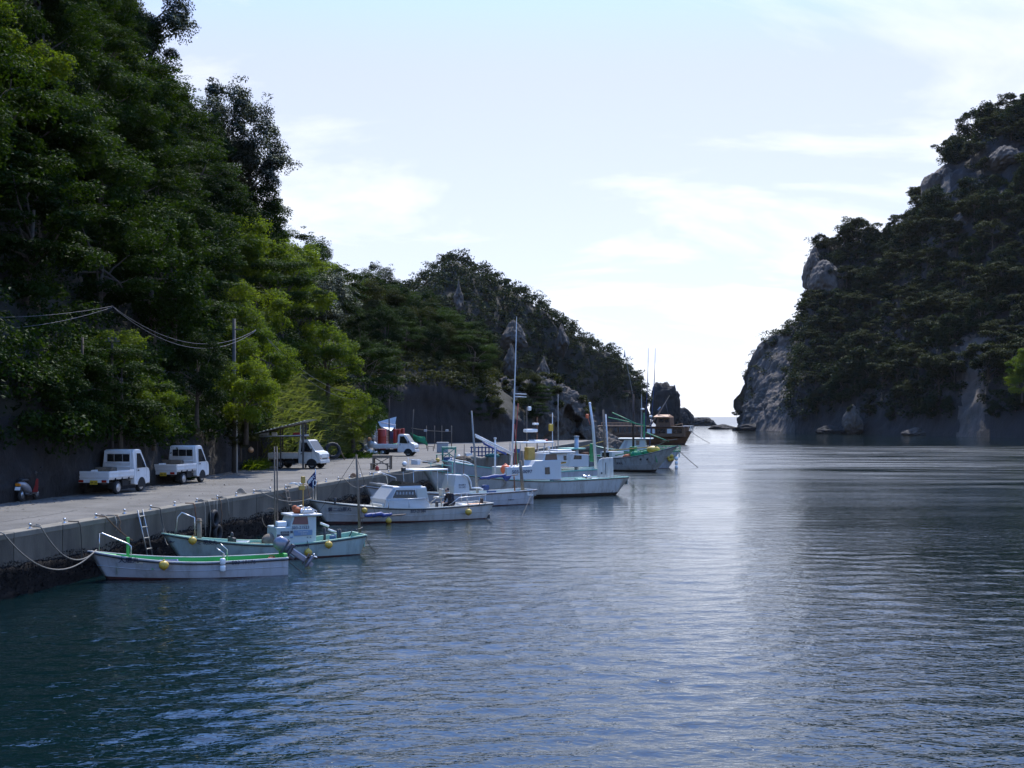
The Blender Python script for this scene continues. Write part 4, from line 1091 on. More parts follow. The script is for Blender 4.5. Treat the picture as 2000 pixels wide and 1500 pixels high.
for k, (a_, b_, s_, lab) in enumerate(((W(-220, 606, 45), t3, .35, 'upper wire leading out past the slope'), (W(-220, 628, 45), t3 + Vector((0, 0, -.05)), .55, 'lower wire leading out past the slope'),
                         (t3, j1, 1.15, 'upper wire between the junction and the utility pole'), (t3 + Vector((.1, 0, -.1)), j1 + Vector((0, 0, -.05)), 1.3, 'lower wire between the junction and the utility pole'),
                         (j1 + Vector((.5, .5, -.4)), W(742, 757, 112), 1.5, 'upper wire sagging from the utility pole towards the far truck'), (j1 + Vector((.55, .5, -.5)), W(742, 762, 112), 1.8, 'lower wire sagging from the utility pole towards the far truck'))):
    mb = MB(); mb.tube(sag(a_, b_, s_, 24), 0.010, 6); tag(mb.build('overhead_wire', 'cable'), lab, 'wire', 'overhead wires')
p4, t4 = pole(760, 880, 111, 5.2, 0.06, 'pole_brown', 'slim pole beside the far truck that takes the sagging wires')
p5, t5 = pole(803, 878, 118, 3.8, 0.06, 'pole_grey', 'leaning grey post behind the far truck', 0.06)

# lean-to over the third truck
e = empty('lean_to', WG(548, 916), 0, 'lean-to shelter of dark posts with a tin roof over the third truck', 'shelter')
Yl = e.location.y
def lp(px, py, Y): return W(px, py, Y) - e.location
for k, (px, Y, pyt) in enumerate(((592, Yl - .6, 826), (597, Yl + 2.0, 826), (548, Yl - .4, 836), (552, Yl + 2.2, 836), (503, Yl - .2, 846), (508, Yl + 2.4, 846))):
    t_ = lp(px, pyt, Y); b_ = Vector((t_.x, t_.y, 0))
    mb = MB(); mb.bbox((b_ + t_) / 2, (0.11 if k < 2 else 0.07, 0.09, t_.z), 0.01); mb.build('post', 'pole_brown' if k > 1 else 'pole_grey', e)
A, B = lp(489, 848, Yl - .9), lp(600, 820, Yl - .9)
dirx = (B - A); Lr = dirx.length; nc = 46
for part, (y0, y1) in enumerate(((0, 2.0), (1.9, 3.9))):
    mb = MB(); rows_ = []
    for j in range(nc + 1):
        p = A + dirx * (j / nc)
        off = 0.018 * math.sin(j * math.pi / 1.5) + part * 0.012
        rows_.append([p + Vector((0, y0, off)), p + Vector((0, y1, off)), p + Vector((0, y1, off - 0.012)), p + Vector((0, y0, off - 0.012))])
    mb.grid(rows_, closed=True, smooth=False); mb.build('roof_sheet', 'tin_sheet', e)
mb = MB(); mb.tube([lp(495, 853, Yl - .5), lp(603, 850, Yl - .5)], 0.035, 6); mb.build('rail', 'galv', e)
mb = MB(); mb.tube([lp(495, 849, Yl - .5), lp(596, 826, Yl - .5)], 0.04, 6); mb.build('rafter', 'pole_brown', e)
mb = MB(); mb.tube([lp(495, 849, Yl + 2.4), lp(599, 826, Yl + 2.4)], 0.04, 6); mb.build('rafter', 'pole_brown', e)
mb = MB(); mb.bbox(lp(550, 852, Yl + .9), (3.1, 2.0, 0.05), .01); mb.build('shelf', 'wood_dark', e)
mb = MB(); mb.bbox(lp(587, 846, Yl - .45), (0.05, 0.03, 1.05), .01); mb.build('white_strip', 'white_plastic', e)
for k, (px, py, s_, m, lab) in enumerate(((580, 847, (.45, .4, .2), 'red_drum', 'folded red sheet on the lean-to shelf'), (536, 844, (.3, .3, .22), 'white_plastic', 'white bundle on the lean-to shelf'), (515, 849, (.6, .5, .2), 'grey_plastic', 'grey crate on the lean-to shelf'))):
    mb = MB(); c_ = W(px, py, Yl + .3); c_.z = e.location.z + lp(550, 852, Yl + .9).z + 0.03 + s_[2] / 2
    mb.bbox(c_, s_, .05); tag(mb.build('stored_bundle', m), lab, 'bundle')

# fishing floats and clutter along the bank
def ball_thing(name, p, r, m, label, cat='buoy', group=None):
    mb = MB(); mb.ball((0, 0, 0), r, 16, 10); mb.lathe([(r * .22, r * .9), (r * .2, r * 1.15), (r * .12, r * 1.2)], seg=8)
    o = mb.build(name, m); o.location = p
    return tag(o, label, cat, group)
ball_thing('float_buoy', W(490, 879, 75.2), 0.17, 'buoy_tan', 'orange float hung beside the lean-to')
ball_thing('float_buoy', WG(700, 887) + Vector((0, 0, .17)), 0.17, 'buoy_tan', 'orange float lying by the bank', )
ball_thing('float_buoy', W(722, 858, 107), 0.17, 'buoy_tan', 'orange float on top of the stack of floats')
ball_thing('float_buoy', W(729, 853, 107), 0.20, 'grey_plastic', 'grey float on top of the stack of floats')
for k, (px, py, r, m, lab) in enumerate(((716, 874, .28, 'grey_plastic', 'dark grey float low in the stack of floats'), (724, 868, .3, 'galv', 'silvery float in the middle of the stack of floats'), (731, 869, .27, 'white_plastic', 'white float in the middle of the stack of floats'), (733, 883, .26, 'white_plastic', 'white float at the bottom of the stack of floats'), (722, 884, .3, 'white_plastic', 'pale float at the foot of the stack of floats'))):
    ball_thing('float_buoy', W(px, py, 107 - k * .1), r, m, lab)
mb = MB(); mb.tube([WG(673, 897, QZ + .02), W(658, 866, 91)], 0.05, 8); tag(mb.build('wooden_pole', 'wood_old'), 'wooden pole leaning on the bank beside the third truck', 'pole')
def big_tyre(px, py, Y, r, lab):
    mb = MB(); ring = []
    for i in range(20):
        t = 2 * math.pi * i / 20
        ring.append([(r * math.cos(t) * (1 + .28 * math.cos(q)), .16 * math.sin(q), r * math.sin(t) * (1 + .28 * math.cos(q))) for q in [2 * math.pi * j / 8 for j in range(8)]])
    mb.grid(ring + [ring[0]], closed=True); o = mb.build('old_tyre', 'black_rubber'); o.location = W(px, py, Y); o.rotation_euler = (R(-14), 0, R(25)); tag(o, lab, 'tyre')
big_tyre(650, 880, 90, .48, 'large old tyre propped on the bank beside the third truck')
big_tyre(700, 873, 105, .40, 'old tyre propped on the bank before the far truck')

# work tables and racks on the quay
def table(name, px0, px1, pyt, pyb, depth, m, label, ledge=None):
    Y = WG(0, pyb).y; s_ = Y / FOC
    w = (px1 - px0) * s_; h = (pyb - pyt) * s_
    c_ = WG((px0 + px1) / 2, pyb)
    e = empty(name, c_ + Vector((0, depth / 2, 0)), 0, label, 'table')
    nb = 5
    for k in range(nb):
        mb = MB(); mb.bbox((0, -depth / 2 + depth * (k + .5) / nb, h - .025), (w, depth / nb - .012, .05), .008); mb.build('plank', m, e)
    for sx in (-1, 1):
        for sy in (-1, 1):
            mb = MB(); mb.bbox((sx * (w / 2 - .07), sy * (depth / 2 - .07), (h - .05) / 2), (.085, .085, h - .05), .008); mb.build('leg', m, e)
    mb = MB(); mb.tube([(-w / 2 + .07, -depth / 2 + .02, .15), (w / 2 - .07, -depth / 2 + .02, h - .1)], .03, 6); mb.build('brace', m, e)
    mb = MB(); mb.tube([(w / 2 - .07, -depth / 2 + .05, .15), (-w / 2 + .07, -depth / 2 + .05, h - .1)], .03, 6); mb.build('brace', m, e)
    mb = MB(); mb.bbox((0, -depth / 2 + .03, h - .12), (w - .1, .04, .1), .006); mb.build('apron', m, e)
    if ledge:
        mb = MB(); mb.bbox((ledge[0], -depth / 2 - .22, h * .42), (w * .95, .34, .05), .01); mb.build('bench', m, e)
        for sx in (-.42, .42):
            mb = MB(); mb.bbox((ledge[0] + sx * w, -depth / 2 - .22, h * .2), (.07, .3, h * .4), .008); mb.build('bench_leg', m, e)
    return e
table('work_table', 726, 764, 889, 917, 1.0, 'wood_old', 'weathered wooden table with a low bench on the quay edge', (-.1,))
mb = MB(); mb.lathe([(.10, 0), (.11, .02), (.10, .2), (.07, .24), (.03, .27), (.03, .3)], WG(737, 919) + Vector((0, -.1, 0)), 12); tag(mb.build('red_canister', 'red_drum'), 'small red canister standing under the wooden table', 'canister')
table('work_rack', 862, 891, 873, 899, .9, 'green_paint', 'green painted work rack on the quay beyond the far truck', (-.4,))
e = empty('pallet_rack', WG(945, 893), 0, 'dark blue slatted rack standing on the quay', 'rack')
for k in range(8):
    mb = MB(); mb.bbox((-.95 + .27 * k, 0, .42), (.10, .06, .84), .01); mb.build('slat', 'blue_paint', e)
for z in (.12, .42, .74):
    mb = MB(); mb.bbox((0, .06, z), (2.1, .05, .09), .01); mb.build('crossbar', 'blue_paint', e)
mb = MB(); mb.bbox(WG(864, 884) + Vector((0, 0.4, .42)), (.98, .8, .84), .04); mb.bbox(WG(864, 884) + Vector((0, 0.4, .87)), (1.04, .86, .06), .02); tag(mb.build('fish_tank', 'grey_plastic'), 'grey plastic fish tub with a lid behind the green rack', 'tub')
mb = MB(); c_ = WG(841, 881); mb.bbox(c_ + Vector((0, 0, .42)), (.6, .4, .05), .01)
for sx in (-.25, .25): mb.bbox(c_ + Vector((sx, 0, .2)), (.05, .35, .4), .01)
tag(mb.build('stool', 'wood_dark'), 'small dark stool under the drying frame', 'stool')
# drying frame with green net
e = empty('drying_frame', WG(848, 876), 0, 'drying frame of thin posts and a long bar before the dark rock cut', 'frame')
for k, px in enumerate((806, 833, 849, 863, 882)):
    b_ = W(px, 876, e.location.y) - e.location; b_.z = 0
    mb = MB(); mb.tube([b_, b_ + Vector((0, 0, 2.25 if k else 2.5))], .035 if k != 4 else .05, 6); mb.build('post', 'wood_old', e)
mb = MB(); mb.tube([W(803, 836, e.location.y) - e.location, W(835, 841, e.location.y) - e.location, W(868, 843, e.location.y) - e.location, W(882, 842, e.location.y) - e.location], .035, 6); mb.build('bar', 'wood_old', e)
for px in (831, 873):
    mb = MB(); mb.bbox(W(px, 841, e.location.y - .1) - e.location, (.3, .25, .22), .03); mb.build('lamp_box', 'grey_plastic', e)
mb = MB(); Yg = e.location.y - .2
mb.grid([[W(802 + 14 * i + 2 * j, 845 + 4 * i + 5 * j + (3 if (i + j) % 2 else 0), Yg + .2 * math.sin(i * 2 + j)) for j in range(4)] for i in range(3)]); o = mb.build('green_net', 'green_net')
sol = o.modifiers.new('thickness', 'SOLIDIFY'); sol.thickness = 0.03
tag(o, 'bright green net draped over the end of the drying frame', 'net')
# drums and shed sheets behind the far truck
shed = empty('net_store', WG(752, 884), 0, 'open store of tin sheets and white boards behind the far truck', 'shed')
Ys = shed.location.y + 2.5
def sp(px, py, Y=None): return W(px, py, Y or Ys) - shed.location
for px in (735, 760, 772):
    t_ = sp(px, 828); mb = MB(); mb.tube([(t_.x, t_.y, 0), t_], .045, 6); mb.build('post', 'galv', shed)
mb = MB(); mb.grid([[sp(738, 824), sp(774, 814, Ys + 1.5)], [sp(742, 832), sp(771, 833, Ys + 1.0)], [sp(749, 842), sp(764, 842)]], smooth=False); o = mb.build('tin_sheet', 'tin_sheet', shed); o.modifiers.new('t', 'SOLIDIFY').thickness = .02
mb = MB(); mb.tube([sp(744, 825, Ys - .6), sp(772, 830, Ys - .6)], .05, 6); mb.build('white_bar', 'white_plastic', shed)
for k in range(4):
    mb = MB(); mb.bbox(sp(745, 846 + 10 * k, Ys + .4), (1.3, .05, .40), .01); mb.build('board', 'white_plastic', shed)
mb = MB(); mb.bbox(sp(764, 850, Ys + .3), (.42, .3, .6), .03); mb.build('blue_box', 'blue_paint', shed)
for k, (px, py, w_, h_, lab) in enumerate(((746, 853, .72, 1.3, 'tall red drum standing on the bed of the far truck'), (772, 853, .34, 1.15, 'first of three slim red drums behind the far truck cab'), (780, 853, .34, 1.15, 'second of three slim red drums behind the far truck cab'), (787, 852, .3, 1.05, 'third of three slim red drums behind the far truck cab'))):
    Yd = shed.location.y + (1.0 if k == 0 else 1.5)
    c_ = W(px, py, Yd); zb = QZ
    H_ = CAM_Z - (py - 15 - HOR) / FOC * Yd - zb
    mb = MB(); r_ = w_ / 2 if k else w_ / 2 * 1.05
    mb.lathe([(r_ * .96, 0), (r_, .03), (r_, H_ * .32), (r_ * 1.05, H_ * .34), (r_, H_ * .36), (r_, H_ * .66), (r_ * 1.05, H_ * .68), (r_, H_ * .7), (r_, H_ - .02), (r_ * .95, H_), (r_ * .9, H_ - .03)], (c_.x, c_.y, zb), 18)
    tag(mb.build('red_drum', 'red_drum'), lab.replace('standing on the bed of', 'standing behind the bed of'), 'drum')
# ------------------------------------------------------------------ lettering
def text_mesh(body, height):
    """flat lettering mesh, x to the right, y up, cap height ~ height, centred on x"""
    cu = bpy.data.curves.new('lettering', 'FONT'); cu.body = body; cu.resolution_u = 2
    cu.offset = 0.012
    o = bpy.data.objects.new('lettering', cu); COL.objects.link(o)
    dg = bpy.context.evaluated_depsgraph_get(); dg.update()
    me = bpy.data.meshes.new_from_object(o.evaluated_get(dg))
    bpy.data.objects.remove(o); bpy.data.curves.remove(cu)
    V = np.array([v.co[:] for v in me.vertices]) if len(me.vertices) else np.zeros((1, 3))
    F = [tuple(p.vertices) for p in me.polygons]
    bpy.data.meshes.remove(me)
    V = V * (height / 0.72); V[:, 0] -= (V[:, 0].min() + V[:, 0].max()) / 2
    return V, F
def lettering(body, height, fmap, m, parent, name='lettering', stretch=1.0):
    """lettering mapped onto a surface: fmap(x, y) -> point just off that surface"""
    V, F = text_mesh(body, height)
    P = [fmap(v[0] * stretch, v[1]) for v in V]
    me = bpy.data.meshes.new(name); me.from_pydata([tuple(p) for p in P], [], F); me.materials.append(MATS[m])
    return new_obj(name, me, parent)

# ------------------------------------------------------------------ small trucks
mat('truck_white', (0.6664, 0.6664, 0.6569), 0.32, var=0.05, vscale=2, dirt=(0.36, 0.33, 0.28), dirt_amt=0.35, dirt_scale=2.2, coat=0.3)
mat('truck_cream', (0.6283, 0.6093, 0.5522), 0.36, var=0.05, vscale=2, dirt=(0.34, 0.31, 0.26), dirt_amt=0.35, dirt_scale=2.2, coat=0.3)
mat('glass_dark', (0.015, 0.017, 0.018), 0.06, spec=0.6)
mat('trim_black', (0.02, 0.02, 0.02), 0.6)
mat('tyre', (0.016, 0.016, 0.016), 0.85)
mat('rim', (0.45, 0.45, 0.45), 0.35, 0.7, var=0.1)
mat('lamp_red', (0.28, 0.02, 0.012), 0.25)
mat('lamp_clear', (0.6, 0.6, 0.58), 0.12)
mat('lamp_amber', (0.6, 0.2, 0.02), 0.25)
mat('plate_yellow', (0.62, 0.42, 0.03), 0.5)
mat('ink_black', (0.01, 0.01, 0.012), 0.6)
mat('underbody', (0.012, 0.012, 0.012), 0.85)
def wheel(parent, x, y, r=0.265, w=0.15, m='rim'):
    e = MB(); e.lathe([(r * .62, -w / 2), (r * .93, -w / 2), (r, -w * .36), (r, w * .36), (r * .93, w / 2), (r * .62, w / 2)], seg=24, rot=(R(90), 0, 0))
    o = e.build('wheel', 'tyre', parent); o.location = (x, y, r)
    s_ = 1 if y > 0 else -1
    h = MB(); h.lathe([(r * .64, s_ * w * .40), (r * .60, s_ * w * .60), (r * .52, s_ * w * .52), (r * .36, s_ * w * .53), (r * .33, s_ * w * .60), (r * .16, s_ * w * .63), (.005, s_ * w * .63)], seg=20, rot=(R(-90), 0, 0))
    c = h.build('rim', m, o)
    return o
def kei_truck(loc, heading, label, style, plate, paint):
    """x forward, y left; 3.4 x 1.475 x 1.77 m"""
    e = empty('small_truck', loc, heading, label, 'truck')
    HW = 0.735
    def yw(z): return HW if z < 0.95 else HW - (z - 0.95) * 0.115
    if style == 'a':     # upright cab with short nose
        prof = [(0.36, .34), (0.36, .95), (0.375, 1.62), (0.41, 1.72), (0.50, 1.765), (0.95, 1.765), (1.06, 1.73), (1.30, 1.30), (1.43, 1.03), (1.60, .95), (1.68, .82), (1.70, .60), (1.69, .36), (1.30, .30), (0.50, .30)]
        wsh = [(1.075, 1.69), (1.405, 1.05)]
        win = [(0.62, 1.00), (0.66, 1.60), (0.98, 1.60), (1.23, 1.22), (1.32, 1.00)]
        fx, rx = 0.96, -0.95
    else:                # longer sloping nose
        prof = [(0.28, .34), (0.28, .95), (0.29, 1.62), (0.33, 1.70), (0.42, 1.74), (0.80, 1.74), (0.93, 1.70), (1.17, 1.34), (1.36, 1.07), (1.56, 1.00), (1.655, .88), (1.69, .62), (1.69, .36), (1.30, .30), (0.42, .30)]
        wsh = [(0.955, 1.655), (1.33, 1.10)]
        win = [(0.44, 1.02), (0.46, 1.58), (0.80, 1.58), (1.04, 1.22), (1.08, 1.02)]
        fx, rx = 1.14, -0.98
    n = len(prof); mb = MB()
    Vt = [(x, -yw(z), z) for x, z in prof] + [(x, yw(z), z) for x, z in prof]
    mb.add(Vt, [tuple(range(n)), tuple(reversed(range(n, 2 * n)))] + [(i, i + n, (i + 1) % n + n, (i + 1) % n) for i in range(n)])
    cab = mb.build('cab', paint, e)
    bv = cab.modifiers.new('round', 'BEVEL'); bv.width = 0.03; bv.segments = 2; bv.limit_method = 'ANGLE'; bv.angle_limit = R(40)
    for s_ in (-1, 1):
        mb = MB(); mb.add([(x, s_ * (yw(z) + .004), z) for x, z in win] + [(x, s_ * (yw(z) - .02), z) for x, z in win], [tuple(range(5)), tuple(range(9, 4, -1))] + [(i, (i + 1) % 5, (i + 1) % 5 + 5, i + 5) for i in range(5)])
        mb.build('side_window', 'glass_dark', e)
        door = MB(); x0, x1 = win[0][0] - .05, win[4][0] + .06
        for a_, b_ in (((x0, .40), (x0, 1.64)), ((x1, .56), (x1, .99)), ((x0, .40), (x1 - .18, .40))):
            P_ = [(a_[0] - .005, a_[1]), (a_[0] + .005, a_[1]), (b_[0] + .005, b_[1]), (b_[0] - .005, b_[1])] if a_[0] == b_[0] else [(a_[0], a_[1] - .005), (b_[0], b_[1] - .005), (b_[0], b_[1] + .005), (a_[0], a_[1] + .005)]
            door.add([(x, s_ * (yw(z) + .0025), z) for x, z in P_], [(0, 1, 2, 3)])
        door.build('door_gap', 'trim_black', e)
        mb = MB(); mb.bbox((x0 + .10, s_ * (HW + .012), .90), (.10, .025, .055), .008); mb.build('door_handle', 'trim_black', e)
        mb = MB(); mx = win[4][0] + .02
        mb.bbox((mx + .08, s_ * (HW + .12), 1.13), (.07, .14, .22), .03); mb.tube([(mx, s_ * HW, 1.04), (mx + .06, s_ * (HW + .10), 1.06)], .014, 6); mb.build('mirror', 'trim_black', e)
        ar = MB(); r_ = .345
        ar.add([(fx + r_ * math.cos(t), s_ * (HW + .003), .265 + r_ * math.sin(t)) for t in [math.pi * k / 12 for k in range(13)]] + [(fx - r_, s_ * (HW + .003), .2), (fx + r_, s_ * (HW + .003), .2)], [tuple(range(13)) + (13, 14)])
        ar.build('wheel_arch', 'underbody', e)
        mb = MB(); mb.bbox((1.665, s_ * .56, .84 if style == 'a' else .80), (.07, .26, .16), .03); mb.build('headlamp', 'lamp_clear', e)
        mb = MB(); mb.bbox((1.70, s_ * .64, .63), (.03, .10, .07), .01); mb.build('indicator', 'lamp_amber', e)
    (ax, az), (bx, bz) = wsh
    nx_, nz_ = (az - bz), (bx - ax); l_ = math.hypot(nx_, nz_); nx_, nz_ = nx_ / l_ * .016, nz_ / l_ * .016
    mb = MB(); mb.add([(ax + nx_, -yw(az) + .07, az + nz_), (ax + nx_, yw(az) - .07, az + nz_), (bx + nx_, yw(bz) - .05, bz + nz_), (bx + nx_, -yw(bz) + .05, bz + nz_)], [(0, 1, 2, 3)]); mb.build('windscreen', 'glass_dark', e)
    # rear window in three panes
    rxw = prof[1][0]
    for k, (y0, y1) in enumerate(((-.50, -.20), (-.18, .18), (.20, .50))):
        mb = MB(); mb.bbox((rxw + .004, (y0 + y1) / 2, 1.42), (.03, y1 - y0, .31), .012); mb.build('rear_window', 'glass_dark', e)
    mb = MB(); mb.bbox((1.70, 0, .42), (.07, 1.42, .20), .04); mb.build('bumper', paint, e)
    mb = MB(); mb.bbox((1.70, 0, .62), (.03, .8, .07), .01); mb.build('grille', 'trim_black', e)
    # chassis
    mb = MB(); mb.box((-.55, .34, .46), (2.2, .10, .14)); mb.box((-.55, -.34, .46), (2.2, .10, .14)); mb.box((.1, 0, .40), (.9, 1.1, .16)); mb.box((rx, 0, .30), (.12, 1.2, .12)); mb.bbox((-.25, -.52, .42), (.5, .25, .26), .03); mb.build('chassis', 'underbody', e)
    fr = rxw - .04
    L_ = fr + 1.68; cx = (fr - 1.68) / 2
    mb = MB(); mb.bbox((cx, 0, .635), (L_, 1.40, .07), .01); mb.build('bed', paint, e)
    for s_ in (-1, 1):
        g = MB(); g.bbox((cx, s_ * .715, .80), (L_, .035, .29), .012)
        for zz in (.72, .87): g.bbox((cx, s_ * .737, zz), (L_ - .06, .012, .045), .004)
        g.build('side_gate', paint, e)
        h = MB()
        for xx in (-1.2, -.65, -.1): h.bbox((xx, s_ * .72, .62), (.05, .05, .10), .008)
        h.build('gate_hinge', 'underbody' if style == 'a' else paint, e)
        mb = MB(); mb.box((rx - .36, s_ * .60, .36), (.015, .24, .26)); mb.build('mudflap', 'underbody', e)
        mb = MB(); mb.bbox((-1.70, s_ * .50, .55), (.05, .21, .10), .012); mb.build('tail_lamp', 'lamp_red', e)
        wheel(e, fx, s_ * .63); wheel(e, rx, s_ * .63)
    g = MB(); g.bbox((-1.685, 0, .80), (.035, 1.43, .29), .012)
    for zz in (.72, .87): g.bbox((-1.707, 0, zz), (.012, 1.36, .045), .004)
    g.build('tailgate', paint, e)
    mb = MB(); mb.bbox((-1.69, 0, .55), (.03, 1.40, .13), .012); mb.build('rear_panel', paint, e)
    pl = MB(); pl.bbox((-1.725, -.06, .50), (.012, .33, .165), .004); pl = pl.build('number_plate', 'plate_yellow', e)
    lettering(plate, .085, lambda x, y: (-1.7325, -.06 - x, .455 + y), 'ink_black', pl)
    g = MB()                                                              # guard frame behind the cab
    for yy in (-.58, .58): g.tube([(rxw - .06, yy, .67), (rxw - .06, yy, 1.72 if style == 'a' else 1.1)], .018, 6)
    for zz in ((1.05, 1.22) if style == 'a' else (1.05,)): g.tube([(rxw - .06, -.58, zz), (rxw - .06, .58, zz)], .016, 6)
    g.build('guard_frame', paint, e)
    return e
def head_to(px): return math.atan2(1.0, (px - 1000) / FOC)               # heading along the vanishing point of that column
t_ = WG(222, 965.5); kei_truck(t_ + Vector((-.36, 1.2, 0)), head_to(1500), 'small white truck with empty bed beside the dark pole, tail to the water side', 'a', '49-38', 'truck_white')['label'] = 'small white truck parked nearest the scooter, seen from the rear'
t_ = WG(352, 947); kei_truck(t_ + Vector((-.42, 1.4, 0)), head_to(1500), 'small white truck carrying a board, parked ahead of the first truck', 'a', '46-30', 'truck_white')['label'] = 'small white truck with boards behind its cab, parked before the utility pole'
t_ = WG(590, 915.5); kei_truck(t_ + Vector((-.32, .75, 0)), R(-14), 'small cream truck parked under the lean-to, facing the water', 'b', '41-07', 'truck_cream')
t_ = WG(772, 891); kei_truck(t_ + Vector((0, .75, 0)), R(-8), 'small white truck parked farthest along the quay before the red drums', 'b', '52-16', 'truck_white')
# loads in the beds
def on_bed(px, py, Y, s_, m, label, name, rz=0):
    mb = MB(); mb.bbox((0, 0, s_[2] / 2), s_, .04); o = mb.build(name, m); c_ = W(px, py, Y); o.location = (c_.x, c_.y, QZ + .672); o.rotation_euler = (0, 0, rz)
    tag(o, label, 'load')
Yt1 = WG(222, 965.5).y + 1.2; Yt2 = WG(352, 947).y + 1.4
on_bed(205, 920, Yt1 + .3, (.5, .9, .36), 'wood_old', 'brown sack lying in the bed of the truck nearest the scooter', 'sack', head_to(1500))
on_bed(336, 912, Yt2 + .35, (.35, 1.1, .42), 'wood_old', 'stack of pale boards behind the cab of the second truck', 'boards', head_to(1500))
mb = MB(); Yt4 = WG(772, 891).y + .75
mb.ball(W(776, 871, Yt4) * 1, .5, 14, 8, sq=(1.25, .8, .45)); mb.ball(W(762, 872, Yt4) * 1, .35, 12, 8, sq=(1.2, .8, .45)); tag(mb.build('net_heap', 'green_net'), 'heap of dark green net in the bed of the far truck', 'net')

# ------------------------------------------------------------------ scooter
mat('scooter_silver', (0.25, 0.25, 0.27), 0.35, 0.4, var=0.1)
mat('scooter_black', (0.02, 0.02, 0.022), 0.4)
c_ = WG(44, 980); sc = empty('scooter', c_ + Vector((0, .6, 0)), head_to(1150), 'grey and black motor scooter parked against the rock wall', 'scooter')
for x in (-.62, .62):
    mb = MB(); mb.lathe([(.12, -.05), (.22, -.05), (.245, -.02), (.245, .02), (.22, .05), (.12, .05)], seg=20, rot=(R(90), 0, 0)); o = mb.build('wheel', 'tyre', sc); o.location = (x, 0, .245)
    mb = MB(); mb.lathe([(.13, -.056), (.13, .056)], seg=14, rot=(R(90), 0, 0)); mb.build('rim', 'rim', o)
def loft(mb, secs, mi=0):
    """secs: list of (x, z, half-width, half-height)"""
    rows_ = []
    for x, z, w, h in secs:
        rows_.append([(x, w * math.cos(t) * (1 if abs(math.cos(t)) < .9 else .97), z + h * math.sin(t)) for t in [2 * math.pi * k / 12 for k in range(12)]])
    mb.grid(rows_, mi, True, True)
    a0 = len(mb.v) - 12 * len(secs)
    mb.f += [tuple(a0 + k for k in range(12)), tuple(a0 + 12 * (len(secs) - 1) + k for k in reversed(range(12)))]; mb.m += [mi] * 2; mb.s += [False] * 2
mb = MB(); loft(mb, [(-.88, .66, .05, .05), (-.75, .64, .14, .12), (-.5, .56, .18, .2), (-.2, .45, .17, .2), (-.02, .36, .15, .1)]); mb.build('rear_body', 'scooter_silver', sc)
mb = MB(); loft(mb, [(-.78, .78, .10, .04), (-.6, .80, .15, .06), (-.3, .78, .15, .06), (-.08, .74, .08, .04)]); mb.build('seat', 'scooter_black', sc)
mb = MB(); mb.bbox((.12, 0, .27), (.5, .34, .06), .02); mb.build('floorboard', 'scooter_black', sc)
mb = MB(); mb.add([(.34, -.2, .3), (.34, .2, .3), (.46, .17, .78), (.46, -.17, .78), (.42, -.16, .3), (.42, .16, .3), (.52, .12, .8), (.52, -.12, .8)], [(0, 1, 2, 3), (4, 7, 6, 5), (0, 4, 5, 1), (1, 5, 6, 2), (2, 6, 7, 3), (3, 7, 4, 0)]); mb.build('leg_shield', 'red_drum', sc)
mb = MB(); mb.tube([(.62, 0, .25), (.52, 0, .55), (.42, 0, .98)], .03, 8); mb.build('fork', 'scooter_black', sc)
mb = MB(); mb.bbox((.44, 0, 1.0), (.16, .24, .16), .05); mb.build('headset', 'scooter_black', sc)
mb = MB(); mb.tube([(.33, -.32, 1.02), (.42, -.12, 1.0), (.42, .12, 1.0), (.33, .32, 1.02)], .018, 8); mb.build('handlebar', 'scooter_black', sc)
for s_ in (-1, 1):
    mb = MB(); mb.tube([(.38, s_ * .22, 1.02), (.4, s_ * .28, 1.2)], .008, 6); mb.ball((.4, s_ * .3, 1.22), .055, 10, 6, sq=(.3, 1, .7)); mb.build('mirror', 'scooter_black', sc)
mb = MB(); loft(mb, [(.4, .42, .05, .04), (.55, .50, .08, .03), (.75, .47, .08, .03), (.86, .36, .05, .03)]); mb.build('front_mudguard', 'red_drum', sc)
mb = MB(); mb.bbox((-.90, 0, .64), (.05, .2, .10), .02); mb.build('tail_lamp', 'lamp_amber', sc)
mb = MB(); mb.bbox((-.93, 0, .50), (.015, .2, .13), .004, rot=(0, R(20), 0)); mb.build('number_plate', 'white_plastic', sc)
mb = MB(); mb.tube([(-.1, -.17, .22), (-.75, -.2, .3)], [.03, .055], 10); mb.build('exhaust', 'scooter_black', sc)
mb = MB(); loft(mb, [(-.95, .40, .03, .02), (-.8, .46, .07, .03), (-.55, .5, .07, .03)]); mb.build('rear_mudguard', 'scooter_black', sc)
# ------------------------------------------------------------------ boats
mat('hull_white', (0.4265, 0.4341, 0.457), 0.42, var=0.06, vscale=1.2, dirt=(0.20, 0.165, 0.13), dirt_amt=0.6, dirt_scale=1.3, stretch=(2.2, 2.2, 0.35), locvec=True)
mat('hull_cream', (0.4417, 0.4341, 0.4113), 0.42, var=0.06, vscale=1.2, dirt=(0.20, 0.165, 0.12), dirt_amt=0.55, dirt_scale=1.3, stretch=(2.2, 2.2, 0.35), locvec=True)
mat('hull_mint', (0.3351, 0.4189, 0.4036), 0.42, var=0.06, vscale=1.2, dirt=(0.15, 0.17, 0.14), dirt_amt=0.6, dirt_scale=1.3, stretch=(2.2, 2.2, 0.35), locvec=True)
mat('hull_old', (0.4417, 0.4493, 0.4341), 0.5, var=0.10, vscale=1.2, dirt=(0.19, 0.14, 0.09), dirt_amt=0.85, dirt_scale=1.1, stretch=(2.2, 2.2, 0.35), locvec=True)
mat('antifoul', (0.075, 0.022, 0.018), 0.7, var=0.35, vscale=3, dirt=(0.02, 0.02, 0.014), dirt_amt=0.8, dirt_scale=2.5)
mat('antifoul_dark', (0.045, 0.03, 0.02), 0.7, var=0.35, vscale=3, dirt=(0.02, 0.02, 0.014), dirt_amt=0.8, dirt_scale=2.5)
